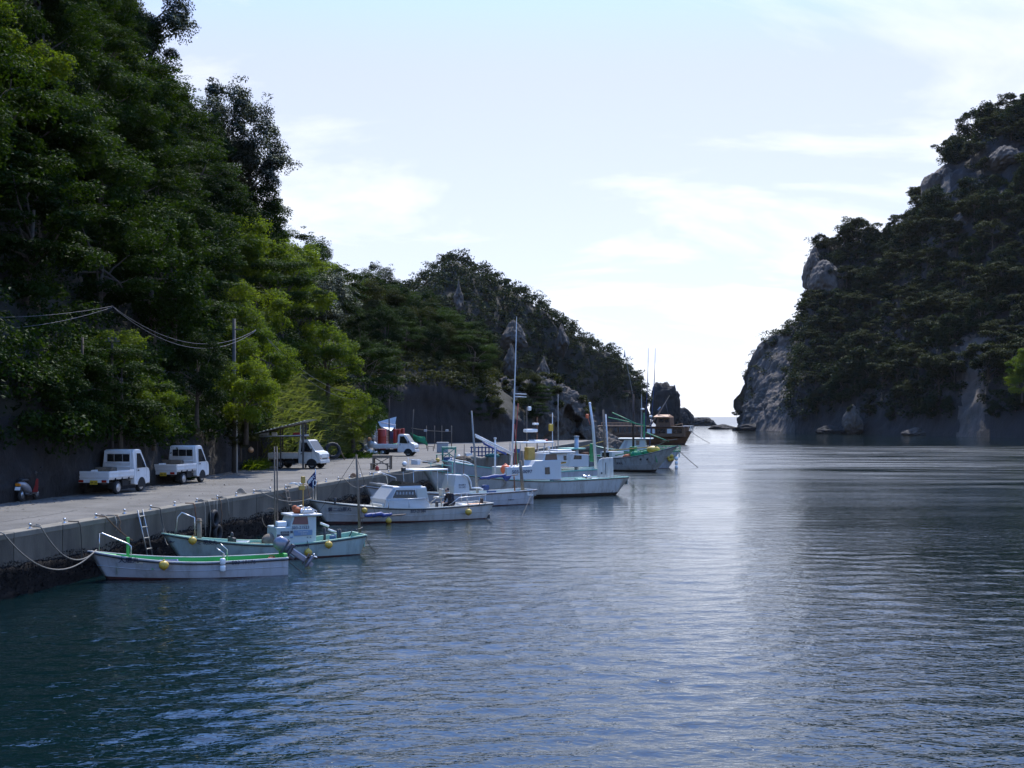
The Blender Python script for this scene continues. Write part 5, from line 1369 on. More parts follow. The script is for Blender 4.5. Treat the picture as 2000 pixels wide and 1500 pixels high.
mat('deck_green', (0.055, 0.36, 0.075), 0.55, var=0.12, vscale=3, dirt=(0.03, 0.18, 0.05), dirt_amt=0.5, dirt_scale=3)
mat('deck_mint', (0.2856, 0.476, 0.3618), 0.55, var=0.10, vscale=3, dirt=(0.18, 0.32, 0.20), dirt_amt=0.5, dirt_scale=3)
mat('deck_cream', (0.5522, 0.5331, 0.457), 0.55, var=0.08, vscale=3, dirt=(0.35, 0.32, 0.24), dirt_amt=0.5, dirt_scale=3)
mat('deck_aqua', (0.16, 0.42, 0.34), 0.55, var=0.12, vscale=3)
mat('deck_pale', (0.495, 0.5522, 0.5141), 0.55, var=0.08, vscale=3, dirt=(0.3, 0.33, 0.27), dirt_amt=0.5, dirt_scale=2)
mat('rail_dark', (0.03, 0.032, 0.035), 0.6)
mat('rail_brown', (0.14, 0.085, 0.055), 0.7, var=0.2)
mat('cabin_white', (0.4874, 0.5027, 0.5027), 0.4, var=0.05, vscale=2, dirt=(0.4, 0.38, 0.33), dirt_amt=0.4, dirt_scale=2, stretch=(2.2, 2.2, 0.35), locvec=True)
mat('cabin_mint', (0.396, 0.457, 0.457), 0.4, var=0.05, vscale=2, dirt=(0.36, 0.40, 0.38), dirt_amt=0.4, dirt_scale=2, stretch=(2.2, 2.2, 0.35), locvec=True)
mat('cabin_cream', (0.416, 0.4, 0.344), 0.45, var=0.06, vscale=2)
mat('maroon_glass', (0.085, 0.022, 0.035), 0.15)
mat('brown_glass', (0.09, 0.05, 0.04), 0.12)
mat('mast_white', (0.62, 0.63, 0.63), 0.4, var=0.06)
mat('mast_grey', (0.26, 0.25, 0.23), 0.6, var=0.2)
mat('mast_wood', (0.15, 0.115, 0.085), 0.8, var=0.3, vscale=4)
mat('mast_green', (0.04, 0.25, 0.10), 0.5, var=0.15)
mat('engine_grey', (0.20, 0.20, 0.24), 0.28, 0.3, var=0.08)
mat('engine_dark', (0.05, 0.05, 0.065), 0.35, 0.2)
mat('orange_cloth', (0.36, 0.09, 0.03), 0.8, var=0.2)
mat('bracket_yellow', (0.42, 0.27, 0.06), 0.6, var=0.2)
mat('sticker_dark', (0.06, 0.065, 0.08), 0.6)
mat('sticker_blue', (0.14, 0.22, 0.34), 0.6)
mat('flag_navy', (0.012, 0.012, 0.07), 0.8)
mat('ink_navy', (0.02, 0.025, 0.06), 0.6)
mat('ship_brown', (0.15, 0.075, 0.035), 0.65, var=0.25, vscale=1.5, dirt=(0.07, 0.035, 0.02), dirt_amt=0.6, dirt_scale=1.2)
mat('ship_dark', (0.06, 0.035, 0.025), 0.7, var=0.3, vscale=2)
mat('ship_roof', (0.42, 0.22, 0.11), 0.7, var=0.15)

def smooth(t): t = max(0.0, min(1.0, t)); return t * t * (3 - 2 * t)
class Boat:
    """open hull, x forward, y to port, z = 0 at the waterline"""
    def __init__(self, name, bow, stern, B, zs, zm, zb, label, cols, deck=None, rake=0.6, bs=0.82, bowdeck=0.80, zk=-0.35, overhang=0.0, cat='boat', strake=0.62, af=0.03):
        bow, stern = Vector(bow), Vector(stern)
        v = bow - stern; self.L = L = v.xy.length
        c = (bow + stern) / 2
        if c.y < 100: c.x -= 0.0036 * c.y                        # the near side, not the keel line, makes the outline
        self.e = empty(name, (c.x, c.y, 0), math.atan2(v.y, v.x), label, cat)
        self.B, self.zs, self.zm, self.zb, self.rake, self.bs, self.zk, self.over, self.af = B, zs, zm, zb, rake, bs, zk, overhang, af
        self.dz = deck if deck is not None else 0.3
        self.cols = cols
        hullm, gunm, innerm, deckm, afm, railm = cols
        NT, ts = 30, [i / 30 for i in range(31)]
        ws = [0, .07, .16, .28, .42, .55, .68, .80, .9, 1.0]
        def zrow(t, k):
            zg = self.zg(t)
            if k == 0: return self.zk
            if k == 1: return self.zk * .45
            if k == 2: return af + 0.10 * t * t
            return af + 0.10 * t * t + (zg - af - 0.10 * t * t) * (k - 2) / 6.0
        mb = MB()
        for s in (1, -1):
            P = [[self.pt(t, zrow(t, k), s) for k in range(9)] for t in ts]
            for i in range(NT):
                for k in range(8):
                    mb.add([P[i][k], P[i + 1][k], P[i + 1][k + 1], P[i][k + 1]], [(0, 1, 2, 3)], 1 if k < 2 else 0, True)
        tr = [self.pt(0, zrow(0, k), 1) for k in range(9)] + [self.pt(0, zrow(0, k), -1) for k in reversed(range(9))]
        mb.add(tr, [tuple(range(len(tr)))], 0)
        o = mb.build('hull', [hullm, afm], self.e)
        me = o.data; bm = bmesh.new(); bm.from_mesh(me); bmesh.ops.remove_doubles(bm, verts=bm.verts, dist=.002); bmesh.ops.recalc_face_normals(bm, faces=bm.faces); bm.to_mesh(me); bm.free()
        # gunwale cap, inside and deck
        g = 0.085
        mb = MB()
        for s in (1, -1):
            rows_ = []
            for t in ts:
                b = self.half(t); bi = max(b - g, 0.0); x = self.xg(t); zg = self.zg(t)
                rows_.append([(x, s * (b + .012), zg - .015), (x, s * (b + .012), zg + .02), (x, s * bi, zg + .02), (x, s * bi, zg - .03)])
            mb.grid(rows_, smooth=False)
        mb.bbox((-L / 2 + .03, 0, self.zg(0)), (.08, 2 * self.half(0) + .02, .045), .01)
        mb.build('gunwale', gunm, self.e)
        mb = MB()
        for s in (1, -1):
            rows_ = []
            for t in [q for q in ts if q <= .965]:
                b = max(self.half(t) - g, 0.01); x = self.xg(t)
                q = self.pt(t, self.dz); rows_.append([(x, s * b, self.zg(t)), (q.x - .03 * t, s * max(min(b * .96, q.y - .05), .004), self.dz)])
            mb.grid(rows_, smooth=False)
        mb.box((-L / 2 + .07, 0, (self.zg(0) + self.dz) / 2), (.03, 2 * self.half(0) - .1, self.zg(0) - self.dz))
        mb.build('inner_side', innerm, self.e)
        mb = MB(); rows_ = []
        for t in [q for q in ts if q <= .965]:
            q = self.pt(t, self.dz); b = max(min(self.half(t) - g, q.y - .05), .004); rows_.append([(q.x - .03 * t, b, self.dz), (q.x - .03 * t, -b, self.dz)])
        mb.grid(rows_, smooth=False); mb.build('deck', deckm, self.e)
        mb = MB(); rows_ = []
        for q in range(9):
            t = bowdeck + (1 - bowdeck) * q / 8; b = max(self.half(t) - .02, .005); rows_.append([(self.xg(t), b, self.zg(t) - .012), (self.xg(t), 0, self.zg(t) + .015), (self.xg(t), -b, self.zg(t) - .012)])
        mb.grid(rows_, smooth=False)
        b = self.half(bowdeck) - .03; x = self.xg(bowdeck); mb.add([(x, b, self.zg(bowdeck) - .02), (x, -b, self.zg(bowdeck) - .02), (x, -b * .7, self.dz), (x, b * .7, self.dz)], [(0, 1, 2, 3)])
        mb.build('bow_deck', innerm, self.e)
        for s in (1, -1):
            mb = MB(); mb.tube([self.pt(t, self.zg(t) - .045, s, .012) for t in ts], .024, 6); mb.build('rub_rail', railm, self.e)
            if strake:
                mb = MB(); mb.tube([self.pt(t, af + (self.zg(t) - af) * strake, s, .004) for t in ts], .012, 4); mb.build('strake', hullm, self.e)
    def xg(self, t): return -self.L / 2 + self.L * t
    def zg(self, t):
        return self.zm + (self.zs - self.zm) * max(0, (.40 - t) / .40) ** 1.6 + (self.zb - self.zm) * max(0, (t - .40) / .60) ** 1.8
    def half(self, t):
        if t < .42: f = self.bs + (1 - self.bs) * smooth(t / .42)
        else: f = max(0.0, 1 - ((t - .42) / .58) ** 2.3)
        return self.B / 2 * f
    def pt(self, t, z, s=1, off=0.0):
        zg = self.zg(t); w = max(0.0, min(1.0, (z - self.zk) / (zg - self.zk)))
        p = .13 + .85 * max(0, (t - .3) / .7) ** 1.6
        b = self.half(t) * (w ** p if w > 0 else 0.0)
        x = self.xg(t) - self.rake * (t ** 5) * (1 - w) + self.over * ((1 - t) ** 8) * (1 - w)
        return Vector((x, s * (b + off), z))
    def world(self, p):
        M = Matrix.Translation(self.e.location) @ Matrix.Rotation(self.e.rotation_euler.z, 4, 'Z')
        return M @ Vector(p)
    def local(self, w):
        M = Matrix.Translation(self.e.location) @ Matrix.Rotation(self.e.rotation_euler.z, 4, 'Z')
        return M.inverted() @ Vector(w)
    def loc(self, px, py, y=0.0):
        """boat-frame point on the fore-and-aft plane at y that shows at that photo pixel"""
        d = Vector(((px - 1000) / FOC, 1, -(py - HOR) / FOC)); o = Vector((0, 0, CAM_Z))
        M = Matrix.Rotation(-self.e.rotation_euler.z, 4, 'Z')
        dl = M @ d; ol = M @ (o - self.e.location)
        k = (y - ol.y) / dl.y
        return ol + dl * k
    def text(self, body, px, py, h, m='ink_navy', side=1, stretch=1.0):
        """lettering on the hull side at that photo pixel"""
        p = self.loc(px, py, side * self.B / 2 * .95)
        L = self.L
        def fm(x, y):
            xx = p.x - side * x; z = p.z + y - h / 2
            t = (xx + L / 2) / L
            for _ in range(4):
                q = self.pt(t, z, side); t += (xx - q.x) / L
            q = self.pt(t, z, side, .042)
            return q
        return lettering(body, h, fm, m, self.e, stretch=stretch)
    def part(self, mb, name, m, parent=None): return mb.build(name, m, parent or self.e)

def prism_xz(prof, yw, b=.02):
    """cabin block from a side outline; yw(z) half-width"""
    n = len(prof); mb = MB()
    mb.add([(x, -yw(z), z) for x, z in prof] + [(x, yw(z), z) for x, z in prof], [tuple(range(n)), tuple(reversed(range(n, 2 * n)))] + [(i, i + n, (i + 1) % n + n, (i + 1) % n) for i in range(n)])
    return mb
def pane(prof, yw, s, off=.006):
    n = len(prof); mb = MB()
    mb.add([(x, s * (yw(z) + off), z) for x, z in prof] + [(x, s * (yw(z) - .02), z) for x, z in prof], [tuple(range(n)), tuple(reversed(range(n, 2 * n)))] + [(i, (i + 1) % n, (i + 1) % n + n, i + n) for i in range(n)])
    return mb
def round_edges(o, w=.025):
    b = o.modifiers.new('round', 'BEVEL'); b.width = w; b.segments = 2; b.limit_method = 'ANGLE'; b.angle_limit = R(35)
    return o
def fender(p, r, m, label, rope_to=None, name='float_fender', seg=16):
    e = empty(name, p, 0, label, 'buoy')
    mb = MB(); mb.ball((0, 0, 0), r, seg, 10, sq=(1.08, 1.08, 1)); mb.lathe([(r * .3, r * .88), (r * .26, r * 1.16), (r * .12, r * 1.2)], seg=10); mb.lathe([(r * .22, -r * 1.1), (r * .26, -r * .9)], seg=10); mb.build('float', m, e)
    if rope_to is not None:
        d = Vector(rope_to) - Vector(p); mb = MB(); mb.tube([(0, 0, r), d * .5 + Vector((.02, 0, r * .5)), d], .012, 5); mb.build('rope', 'rope_dark', e)
    return e

# ---- the green skiff
b1 = Boat('skiff', W(180, 1078, 37.6), W(566, 1090, 39.4), 1.55, .52, .48, .86, 'white open skiff with bright green inside moored nearest, outboard tilted up', ('hull_white', 'hull_white', 'deck_green', 'deck_green', 'antifoul', 'rail_dark'), deck=.16, rake=.75, bs=.86, bowdeck=.86, strake=.50, af=.0)
L = b1.loc
mb = MB(); mb.tube([b1.loc(193, 1076, .25), L(194, 1042, .22), L(199, 1041, .2), L(250, 1062, .30), L(256, 1067, .36), L(256, 1086, .38)], .02, 8); b1.part(mb, 'bow_rail', 'steel')
mb = MB(); p = L(250, 1085, .12); mb.bbox((p.x, .1, p.z + .25), (.09, .09, .58), .012); b1.part(mb, 'bitt', 'deck_green')
mb = MB(); p = L(556, 1088, 0); mb.bbox((p.x + .05, 0, .52), (.12, 1.1, .24), .02); b1.part(mb, 'transom_board', 'deck_green')
for px in (300, 360, 420, 500):
    mb = MB(); p = L(px, 1085, 0); t = (p.x + b1.L / 2) / b1.L; w = 2 * b1.half(t) - .2
    mb.bbox((p.x, 0, .33), (.16, w, .05), .01); b1.part(mb, 'thwart', 'deck_green')
p = L(437, 1083, .5)
mb = MB(); mb.tube([(p.x, .62, .4), (p.x, .62, .72), (p.x + .22, .6, .88)], .018, 6); mb.tube([(p.x - .12, .3, .4), (p.x - .12, .3, .8), (p.x + .08, .3, .98)], .018, 6); mb.tube([(p.x, .62, .62), (p.x - .12, .3, .62)], .014, 6); b1.part(mb, 'rod_holder', 'steel')
b1.text('大磨丸', 252, 1095.5, .14, 'ink_navy'); b1.text('S03-19176', 476, 1097.5, .12, 'ink_navy')
mb = MB(); rows_ = []
for x0 in (0, .08, .16, .24):
    q = L(264 + x0 * 60, 1099, .7); t = (q.x + b1.L / 2) / b1.L
    rows_.append([b1.pt(t, q.z - .06, 1, .010), b1.pt(t, q.z + .06, 1, .010)])
mb.grid(rows_); b1.part(mb, 'name_patch', 'deck_cream')
# outboard engine, tilted
ob = empty('outboard', (0, 0, 0)); ob.parent = b1.e
tp = b1.loc(560, 1072, .0)
ob.location = (-b1.L / 2 - .06, .0, .62); ob.rotation_euler = (0, R(55), 0); ob.scale = (.95, .95, .95)
# (built pointing down, then tilted so that the leg swings up and aft)
mb = MB(); secs = [(-.02, .02, .10), (.10, .16, .17), (.30, .20, .19), (.48, .18, .17), (.58, .06, .08)]
rows_ = [[(-.12 + .24 * math.cos(t) * (w / .2), .8 * w * math.sin(t), z) for t in [2 * math.pi * k / 14 for k in range(14)]] for z, w, _ in secs]
mb.grid(rows_, 0, True, True); mb.add([rows_[-1][k] for k in range(14)], [tuple(range(14))]); mb.build('cowling', 'engine_grey', ob)
mb = MB(); mb.bbox((-.12, 0, -.02), (.42, .26, .12), .04); mb.bbox((-.12, 0, .18), (.50, .325, .05), .02); mb.build('cowling_band', 'engine_dark', ob)
mb = MB(); mb.bbox((-.12, 0, -.36), (.20, .12, .60), .04); mb.build('leg', 'engine_grey', ob)
mb = MB(); mb.bbox((-.16, 0, -.62), (.40, .24, .025), .01); mb.build('cavitation_plate', 'engine_dark', ob)
mb = MB(); mb.lathe([(.02, -.24), (.06, -.18), (.07, 0), (.06, .16), (.045, .2)], (-.16, 0, -.76), 12, rot=(0, R(-90), 0)); mb.bbox((-.10, 0, -.86), (.14, .02, .16), .008); mb.build('gearcase', 'engine_grey', ob)
mb = MB()
for k in range(3):
    t = k * 2.094; mb.add([(-.38, 0, -.76), (-.36, .05 * math.cos(t) - .03 * math.sin(t), -.76 + .05 * math.sin(t) + .03 * math.cos(t)), (-.40, .15 * math.cos(t) - .06 * math.sin(t), -.76 + .15 * math.sin(t) + .06 * math.cos(t)), (-.42, .16 * math.cos(t) + .04 * math.sin(t), -.76 + .16 * math.sin(t) - .04 * math.cos(t))], [(0, 1, 2, 3)])
mb.lathe([(.03, 0), (.035, .08), (.01, .12)], (-.34, 0, -.76), 10, rot=(0, R(-90), 0)); mb.build('propeller', 'steel', ob)
mb = MB(); mb.bbox((.06, 0, -.12), (.10, .22, .34), .02); mb.tube([(.02, .1, .0), (.45, .12, .08)], .022, 8); mb.build('clamp', 'engine_dark', ob)
w_ = b1.world(L(320, 1104, .86)); fender(w_, .135, 'buoy_yellow', 'yellow float hung on the side of the green skiff', b1.world(L(320, 1090, .78)))
p = L(435, 1098, .86); wv = b1.world(p)
e_ = empty('cylinder_fender', wv, 0, 'pair of white cylinder fenders hung on the side of the green skiff', 'fender')
for k, dz in enumerate((0.02, -.19)):
    mb = MB(); mb.lathe([(.03, -.10), (.075, -.085), (.085, -.05), (.085, .05), (.075, .085), (.03, .10)], (0, 0, dz), 12); mb.build('cylinder', 'white_plastic', e_)
mb = MB(); mb.tube([(0, 0, .1), (0, .03, .25)], .012, 5); mb.build('rope', 'rope_pale', e_)

# ---- pale green boat with wheelhouse
b2 = Boat('fishing_boat', W(325, 1040, 42.0), W(711, 1043, 45.2), 1.75, .68, .50, .98, 'pale green fishing boat with a small wheelhouse and maroon window', ('hull_mint', 'deck_mint', 'deck_mint', 'deck_mint', 'antifoul', 'rail_dark'), deck=.28, rake=.9, bowdeck=.84, strake=None, overhang=.35)
L = b2.loc; S2 = b2.B / 2
yw = lambda z: .55 - max(0, z - .95) * .12
c0, c1 = L(617, 1052, .5).x, L(560, 1052, .5).x
zt = L(600, 1008, .5).z
r0, r1 = L(618, 1008, .5).x, L(572, 1008, .5).x
cab = round_edges(b2.part(prism_xz([(c0, .28), (r0, zt), (r1, zt), (L(566, 1030, .5).x, L(566, 1030, .5).z), (c1, .28)], yw), 'wheelhouse', 'cabin_mint'))
q = [L(*a, .52) for a in ((571, 1024), (576, 1008.5), (601, 1008.5), (602, 1024))]
b2.part(pane([(v.x, v.z) for v in q], yw, 1), 'side_window', 'maroon_glass')
b2.part(pane([(v.x, v.z) for v in q], yw, -1), 'side_window', 'maroon_glass')
mb = MB(); mb.bbox(((r0 + r1) / 2 - .05, 0, zt + .035), (abs(r1 - r0) + .28, 1.16, .07), .025); roof = b2.part(mb, 'roof', 'cabin_white')
mb = MB(); zz = L(590, 1004, .5).z
xa, xb = L(589, 1000, .4).x, L(618, 1000, .4).x
for y in (-.42, .42):
    mb.tube([(xa, y, zt + .07), (xa - .12, y, zt + .28), ((xa + xb) / 2, y, zt + .30), (xb, y, zt + .16), (xb, y, zt + .07)], .02, 6)
for f in (.2, .5, .8): mb.tube([(xa + (xb - xa) * f, -.42, zt + .28 - .08 * f), (xa + (xb - xa) * f, .42, zt + .28 - .08 * f)], .016, 6)
mb.build('roof_rack', 'steel', b2.e)
mb = MB(); mb.bbox((xa + (xb - xa) * .5, 0, zt + .15), (.5, .6, .14), .05); mb.build('white_tarpaulin', 'white_plastic', b2.e)
mb = MB(); c_ = L(579, 997, 0); mb.ball((c_.x, .05, zt + .17), .16, 12, 8, sq=(.9, 1.2, .8)); mb.ball((c_.x - .12, -.1, zt + .15), .12, 10, 8, sq=(1.1, .9, .8)); mb.ball((c_.x + .06, 0, zt + .26), .10, 10, 8, sq=(1, 1.2, .9)); o = mb.build('folded_raincoat', 'orange_cloth'); o.matrix_world = Matrix.Translation(b2.e.location) @ Matrix.Rotation(b2.e.rotation_euler.z, 4, 'Z')
tag(o, 'bundled orange raincoat lying on the wheelhouse roof', 'coat')
k0, k1, kz = L(575, 1040, .55).x, L(540, 1040, .55).x, L(550, 1030, .55).z
mb = MB(); mb.bbox(((k0 + k1) / 2, 0, (.28 + kz) / 2), (abs(k1 - k0), 1.06, kz - .28), .03); b2.part(mb, 'engine_box', 'cabin_mint')
mb = MB(); mb.bbox((L(550, 1024, .3).x, .2, kz + .09), (.34, .4, .18), .04); b2.part(mb, 'cool_box', 'white_plastic')
def side_panel(B, px0, py0, px1, py1, y, m, name, parent=None):
    a, c = B.loc(px0, py0, y), B.loc(px1, py1, y)
    mb = MB(); mb.bbox(((a.x + c.x) / 2, y + .004, (a.z + c.z) / 2), (abs(a.x - c.x), .012, abs(a.z - c.z)), .003)
    return mb.build(name, m, parent or B.e)
side_panel(b2, 574, 1036, 610, 1045, .553, 'sticker_blue', 'sticker')
side_panel(b2, 548, 1038, 565, 1041.5, .535, 'sticker_dark', 'sticker'); side_panel(b2, 548, 1043, 565, 1046.5, .535, 'sticker_dark', 'sticker')
side_panel(b2, 567, 1036.5, 572, 1041, .553, 'sticker_dark', 'sticker'); side_panel(b2, 541, 1044, 547, 1052, .535, 'sticker_dark', 'sticker'); side_panel(b2, 567, 1048, 572, 1051, .553, 'sticker_blue', 'sticker')
def flat_text(B, body, px, py, y, h, m, stretch=1.0):
    p = B.loc(px, py, y)
    return lettering(body, h, lambda x, yy: (p.x - x, y + .003, p.z + yy - h / 2), m, B.e, stretch=stretch)
flat_text(b2, 'S03-21523', 587, 1030, yw(.9) + .006, .105, 'ink_navy')
flat_text(b2, 'YANMAR', 592, 1038.6, .566, .05, 'cabin_white', 1.3); flat_text(b2, 'DIESEL', 594, 1042.6, .566, .045, 'cabin_white', 1.2)
flat_text(b2, 'ヤ ン マ ー', 557, 1039.8, .548, .04, 'cabin_white', .8); flat_text(b2, 'R A', 604, 1049.5, .556, .05, 'ink_navy', 1.6)
b2.text('ア ミ 明友丸', 404, 1061, .13, 'ink_navy', stretch=.8); b2.text('yanmar', 589, 1064, .12, 'ink_navy', stretch=1.15)
mb = MB(); q = [(351, 1062), (352, 1060), (354, 1058.5), (357, 1058), (360, 1060), (366, 1058.5), (361, 1061.5), (355, 1061.5), (351, 1064)]
q = [L(x, y, .6) for x, y in q]; mb.add([b2.pt((v.x + b2.L / 2) / b2.L + .06, v.z, 1, .02) for v in q], [tuple(range(9))]); b2.part(mb, 'swoosh_mark', 'ink_navy')
mb = MB(); mb.tube([L(342, 1044, .3), L(347, 1010, .28), L(355, 1001, .26), L(380, 1011, .4), L(381, 1047, .5)], .02, 8); b2.part(mb, 'bow_rail', 'steel')
mb = MB(); p = L(389, 1013, 0); mb.tube([(p.x, 0, .3), (p.x, 0, p.z)], [.085, .075], 10); mb.lathe([(.10, 0), (.10, .04)], (p.x, 0, p.z - .1), 10); b2.part(mb, 'bow_post', 'wood_old')
for px in (536, 541):
    mb = MB(); a, c = L(px + 1, 1050, .1), L(px, 872, .1); mb.tube([(a.x, .1, .3), c], [.035, .022], 8); b2.part(mb, 'pole', 'mast_wood')
mb = MB(); hc = L(528, 1012, -.2)
mb.tube([(hc.x + .28 * math.cos(t), -.2, hc.z + .34 * math.sin(t)) for t in [2 * math.pi * k / 20 for k in range(21)]], .012, 5); mb.tube([(hc.x - .1, -.2, hc.z - .3), (hc.x - .2, -.15, .3)], .018, 6)
o = mb.build('dip_net', 'mast_wood'); o.matrix_world = Matrix.Translation(b2.e.location) @ Matrix.Rotation(b2.e.rotation_euler.z, 4, 'Z'); tag(o, 'round dip net standing before the wheelhouse of the pale green boat', 'net')
mb = MB(); a = L(528, 1040, 0); mb.ball((a.x, 0, .55), .3, 12, 8, sq=(1, 1.3, .9)); o = mb.build('net_heap', 'wood_old'); o.matrix_world = Matrix.Translation(b2.e.location) @ Matrix.Rotation(b2.e.rotation_euler.z, 4, 'Z'); tag(o, 'brown heap of net ahead of the wheelhouse on the pale green boat', 'net')
mb = MB(); a = L(453, 1045, 0); mb.bbox((a.x, 0, .50), (.12, .7, .5), .03); mb.lathe([(.06, .74), (.06, .86), (.02, .92)], (a.x, 0, 0), 10); b2.part(mb, 'line_hauler', 'rail_dark')
mast_b, mast_t = L(704, 1035, 0), L(696, 888, 0)
mb = MB(); mb.tube([(mast_b.x, 0, .3), mast_t], [.055, .035], 10); b2.part(mb, 'mizzen_mast', 'mast_wood')
for px in (634, 660, 664):
    mb = MB(); a = L(px, 1052, (.2, -.2, .2)[(px // 2) % 3]); mb.tube([(a.x, a.y, .3), (a.x, a.y, .95 if px < 640 else .88)], .05, 8); mb.bbox((a.x, a.y, .5), (.16, .14, .06), .01); b2.part(mb, 'bitt', 'rail_dark')
mb = MB(); mb.tube([L(626, 1022, -.2), L(642, 1028, -.2)], .04, 8); mb.tube([L(641, 1034, .1), L(658, 1040, .1)], .035, 8); b2.part(mb, 'white_roller', 'white_plastic')
mb = MB(); mb.tube([L(679, 1055, .6), L(688, 1036, .5), L(703, 1033, .4), L(708, 1030, .3)], .02, 8); b2.part(mb, 'stern_rail', 'rail_dark')
mb = MB(); p = L(672, 1068, .2); mb.bbox((p.x - .25, 0, .10), (.55, .5, .30), .06); mb.bbox((p.x - .55, 0, -.05), (.12, .08, .6), .02); mb.lathe([(.03, -.1), (.12, 0), (.03, .1)], (p.x - .55, 0, .25), 10, rot=(0, R(90), 0)); b2.part(mb, 'stern_drive', 'rail_dark')
mb = MB(); lt = L(592, 937, 0); mb.tube([(lt.x, 0, zt + .07), (lt.x, 0, lt.z)], .02, 6); mb.bbox((lt.x, 0, lt.z), (.13, .13, .24), .02); mb.bbox((lt.x + .05, 0, zt + .95), (.2, .14, .16), .03); b2.part(mb, 'mast_light', 'bracket_yellow')
mb = MB(); mb.tube([L(565, 945, .1), L(574, 943, .1), L(590, 945, .1)], .018, 6); mb.tube([L(568, 942, .1), L(580, 947, .1)], .014, 6); mb.tube([(lt.x, 0, zt + .95), L(577, 944, .1)], .02, 6); b2.part(mb, 'radar_arm', 'white_plastic')
# furled steadying sail that has swung out over the water astern
def spanker(B, mast_xy, boom_end, zb, m, label_unused=None, r=.10, seed=1):
    rr = random.Random(seed)
    a, c = Vector(mast_xy), Vector(boom_end)
    mb = MB(); mb.tube([a, c], .028, 8); B.part(mb, 'boom', 'mast_wood')
    pts, rs = [], []
    for k in range(10):
        f = .08 + .62 * k / 9; pts.append(a.lerp(c, f) + Vector((rr.uniform(-.03, .03), rr.uniform(-.03, .03), .05 + rr.uniform(-.03, .04)))); rs.append(r * (.5 + .7 * math.sin(math.pi * (k + .7) / 10.5)) * rr.uniform(.8, 1.2))
    mb = MB(); mb.tube(pts, rs, 10); B.part(mb, 'furled_sail', m)
    mb = MB(); 
    for f in (.25, .45, .62): p_ = a.lerp(c, f); mb.tube([p_ + Vector((0, .1, .12)), p_ + Vector((0, -.1, -.06))], .012, 5)
    B.part(mb, 'sail_tie', 'rope_pale')
ml = L(706, 1012, .1); spanker(b2, (ml.x, .0, ml.z), L(792, 1005, -.2), 0, 'blue_sheet', r=.075)
for px, py, lab, rp in ((376, 1056, 'yellow float at the bow of the pale green boat', (378, 1044)), (642, 1064, 'yellow float near the stern of the pale green boat', (640, 1052)), (602, 1079, 'yellow float at the waterline of the pale green boat', (600, 1056))):
    fender(b2.world(L(px, py, S2 + .12 if px > 400 else .68)),   .125, 'buoy_yellow', lab, b2.world(L(rp[0], rp[1], S2 if px > 400 else .5)))
for k, (a, c) in enumerate((((696, 890), (620, 1004)), ((696, 890), (709, 1030)), ((696, 892), (735, 1008)))):
    rope(b2.world(L(*a, 0)), b2.world(L(*c, .05)), .02, .008, 'rope_dark', ('stay from the mizzen mast to the wheelhouse of the pale green boat', 'backstay of the pale green boat', 'boom lift of the pale green boat')[k], 'rigging_line')

# ---- white cabin boat with a person aboard
b3 = Boat('cabin_boat', W(612, 976, 56.8), W(956, 980, 61.2), 2.1, .72, .62, 1.12, 'white cabin cruiser with dark curtained windows and a person on its aft deck', ('hull_cream', 'deck_cream', 'deck_cream', 'deck_cream', 'antifoul', 'rail_dark'), deck=.40, rake=1.1, bowdeck=.62, strake=.45, overhang=.5)
L = b3.loc; yw = lambda z: .84 - max(0, z - 1.0) * .22
V_ = lambda px, py: (L(px, py, .84).x, L(px, py, .84).z)
x0, _ = V_(843, 985); x1, _ = V_(752, 985)
prof = [(x0, .40), V_(835, 951), V_(772, 951), (x1 - .05, V_(752, 976)[1]), (x1, .40)]
round_edges(b3.part(prism_xz(prof, yw), 'cabin', 'cabin_white'), .04)
for s in (1, -1):
    b3.part(pane([V_(768, 972), V_(776, 957.5), V_(812, 957), V_(814, 972)], yw, s), 'side_window', 'glass_dark')
    b3.part(pane([V_(754.5, 973), V_(770, 955), V_(774.5, 955), V_(765, 973)], yw, s), 'quarter_window', 'grey_plastic')
    b3.part(pane([V_(815.5, 973), V_(815.5, 956), V_(834, 955), V_(837, 973)], yw, s, .01), 'aft_panel', 'cabin_cream')
for k in range(6):
    x, z = V_(777 + 6 * k, 965); mb = MB(); mb.bbox((x, yw(z) + .008, z), (.09, .006, .20), .002); b3.part(mb, 'curtain', 'grey_plastic')
fb = [V_(780, 951), V_(792, 941), V_(826, 945), V_(829, 951)]
b3.part(prism_xz(fb, lambda z: .62), 'flybridge_screen', 'glass_dark')
mb = MB(); q = V_(800, 952); mb.bbox((q[0], 0, q[1] + .02), (1.5, 1.3, .07), .03); b3.part(mb, 'roof', 'cabin_white')
mb = MB(); mb.bbox((x1 - .35, 0, .74), (.9, 1.35, .22), .06); b3.part(mb, 'foredeck_trunk', 'deck_cream')
for s in (1, -1):
    mb = MB(); y = s * 1.0
    mb.tube([L(878, 986, 1.0) * 1 if s > 0 else Vector((L(878, 986, 1.0).x, y, L(878, 986, 1.0).z)), Vector((L(897, 972, 1.0).x, y, L(897, 972, 1.0).z)), Vector((L(952, 967, 1.0).x, y * .9, L(952, 967, 1.0).z))], .02, 8)
    for px in (915, 938, 949): a = L(px, 985, 1.0); mb.tube([(a.x, y * .93, .62), (a.x, y * .93, L(px, 970, 1.0).z)], .018, 6)
    mb.tube([Vector((L(757, 974, 1.0).x, y, L(757, 976, 1.0).z)), Vector((L(830, 974, 1.0).x, y, L(830, 973, 1.0).z)), Vector((L(843, 985, 1.0).x, y, L(843, 986, 1.0).z))], .018, 6)
    for px in (759, 799): a = L(px, 985, 1.0); mb.tube([(a.x, y, .62), (a.x, y, L(px, 974.5, 1.0).z)], .016, 6)
    b3.part(mb, 'side_rail', 'steel')
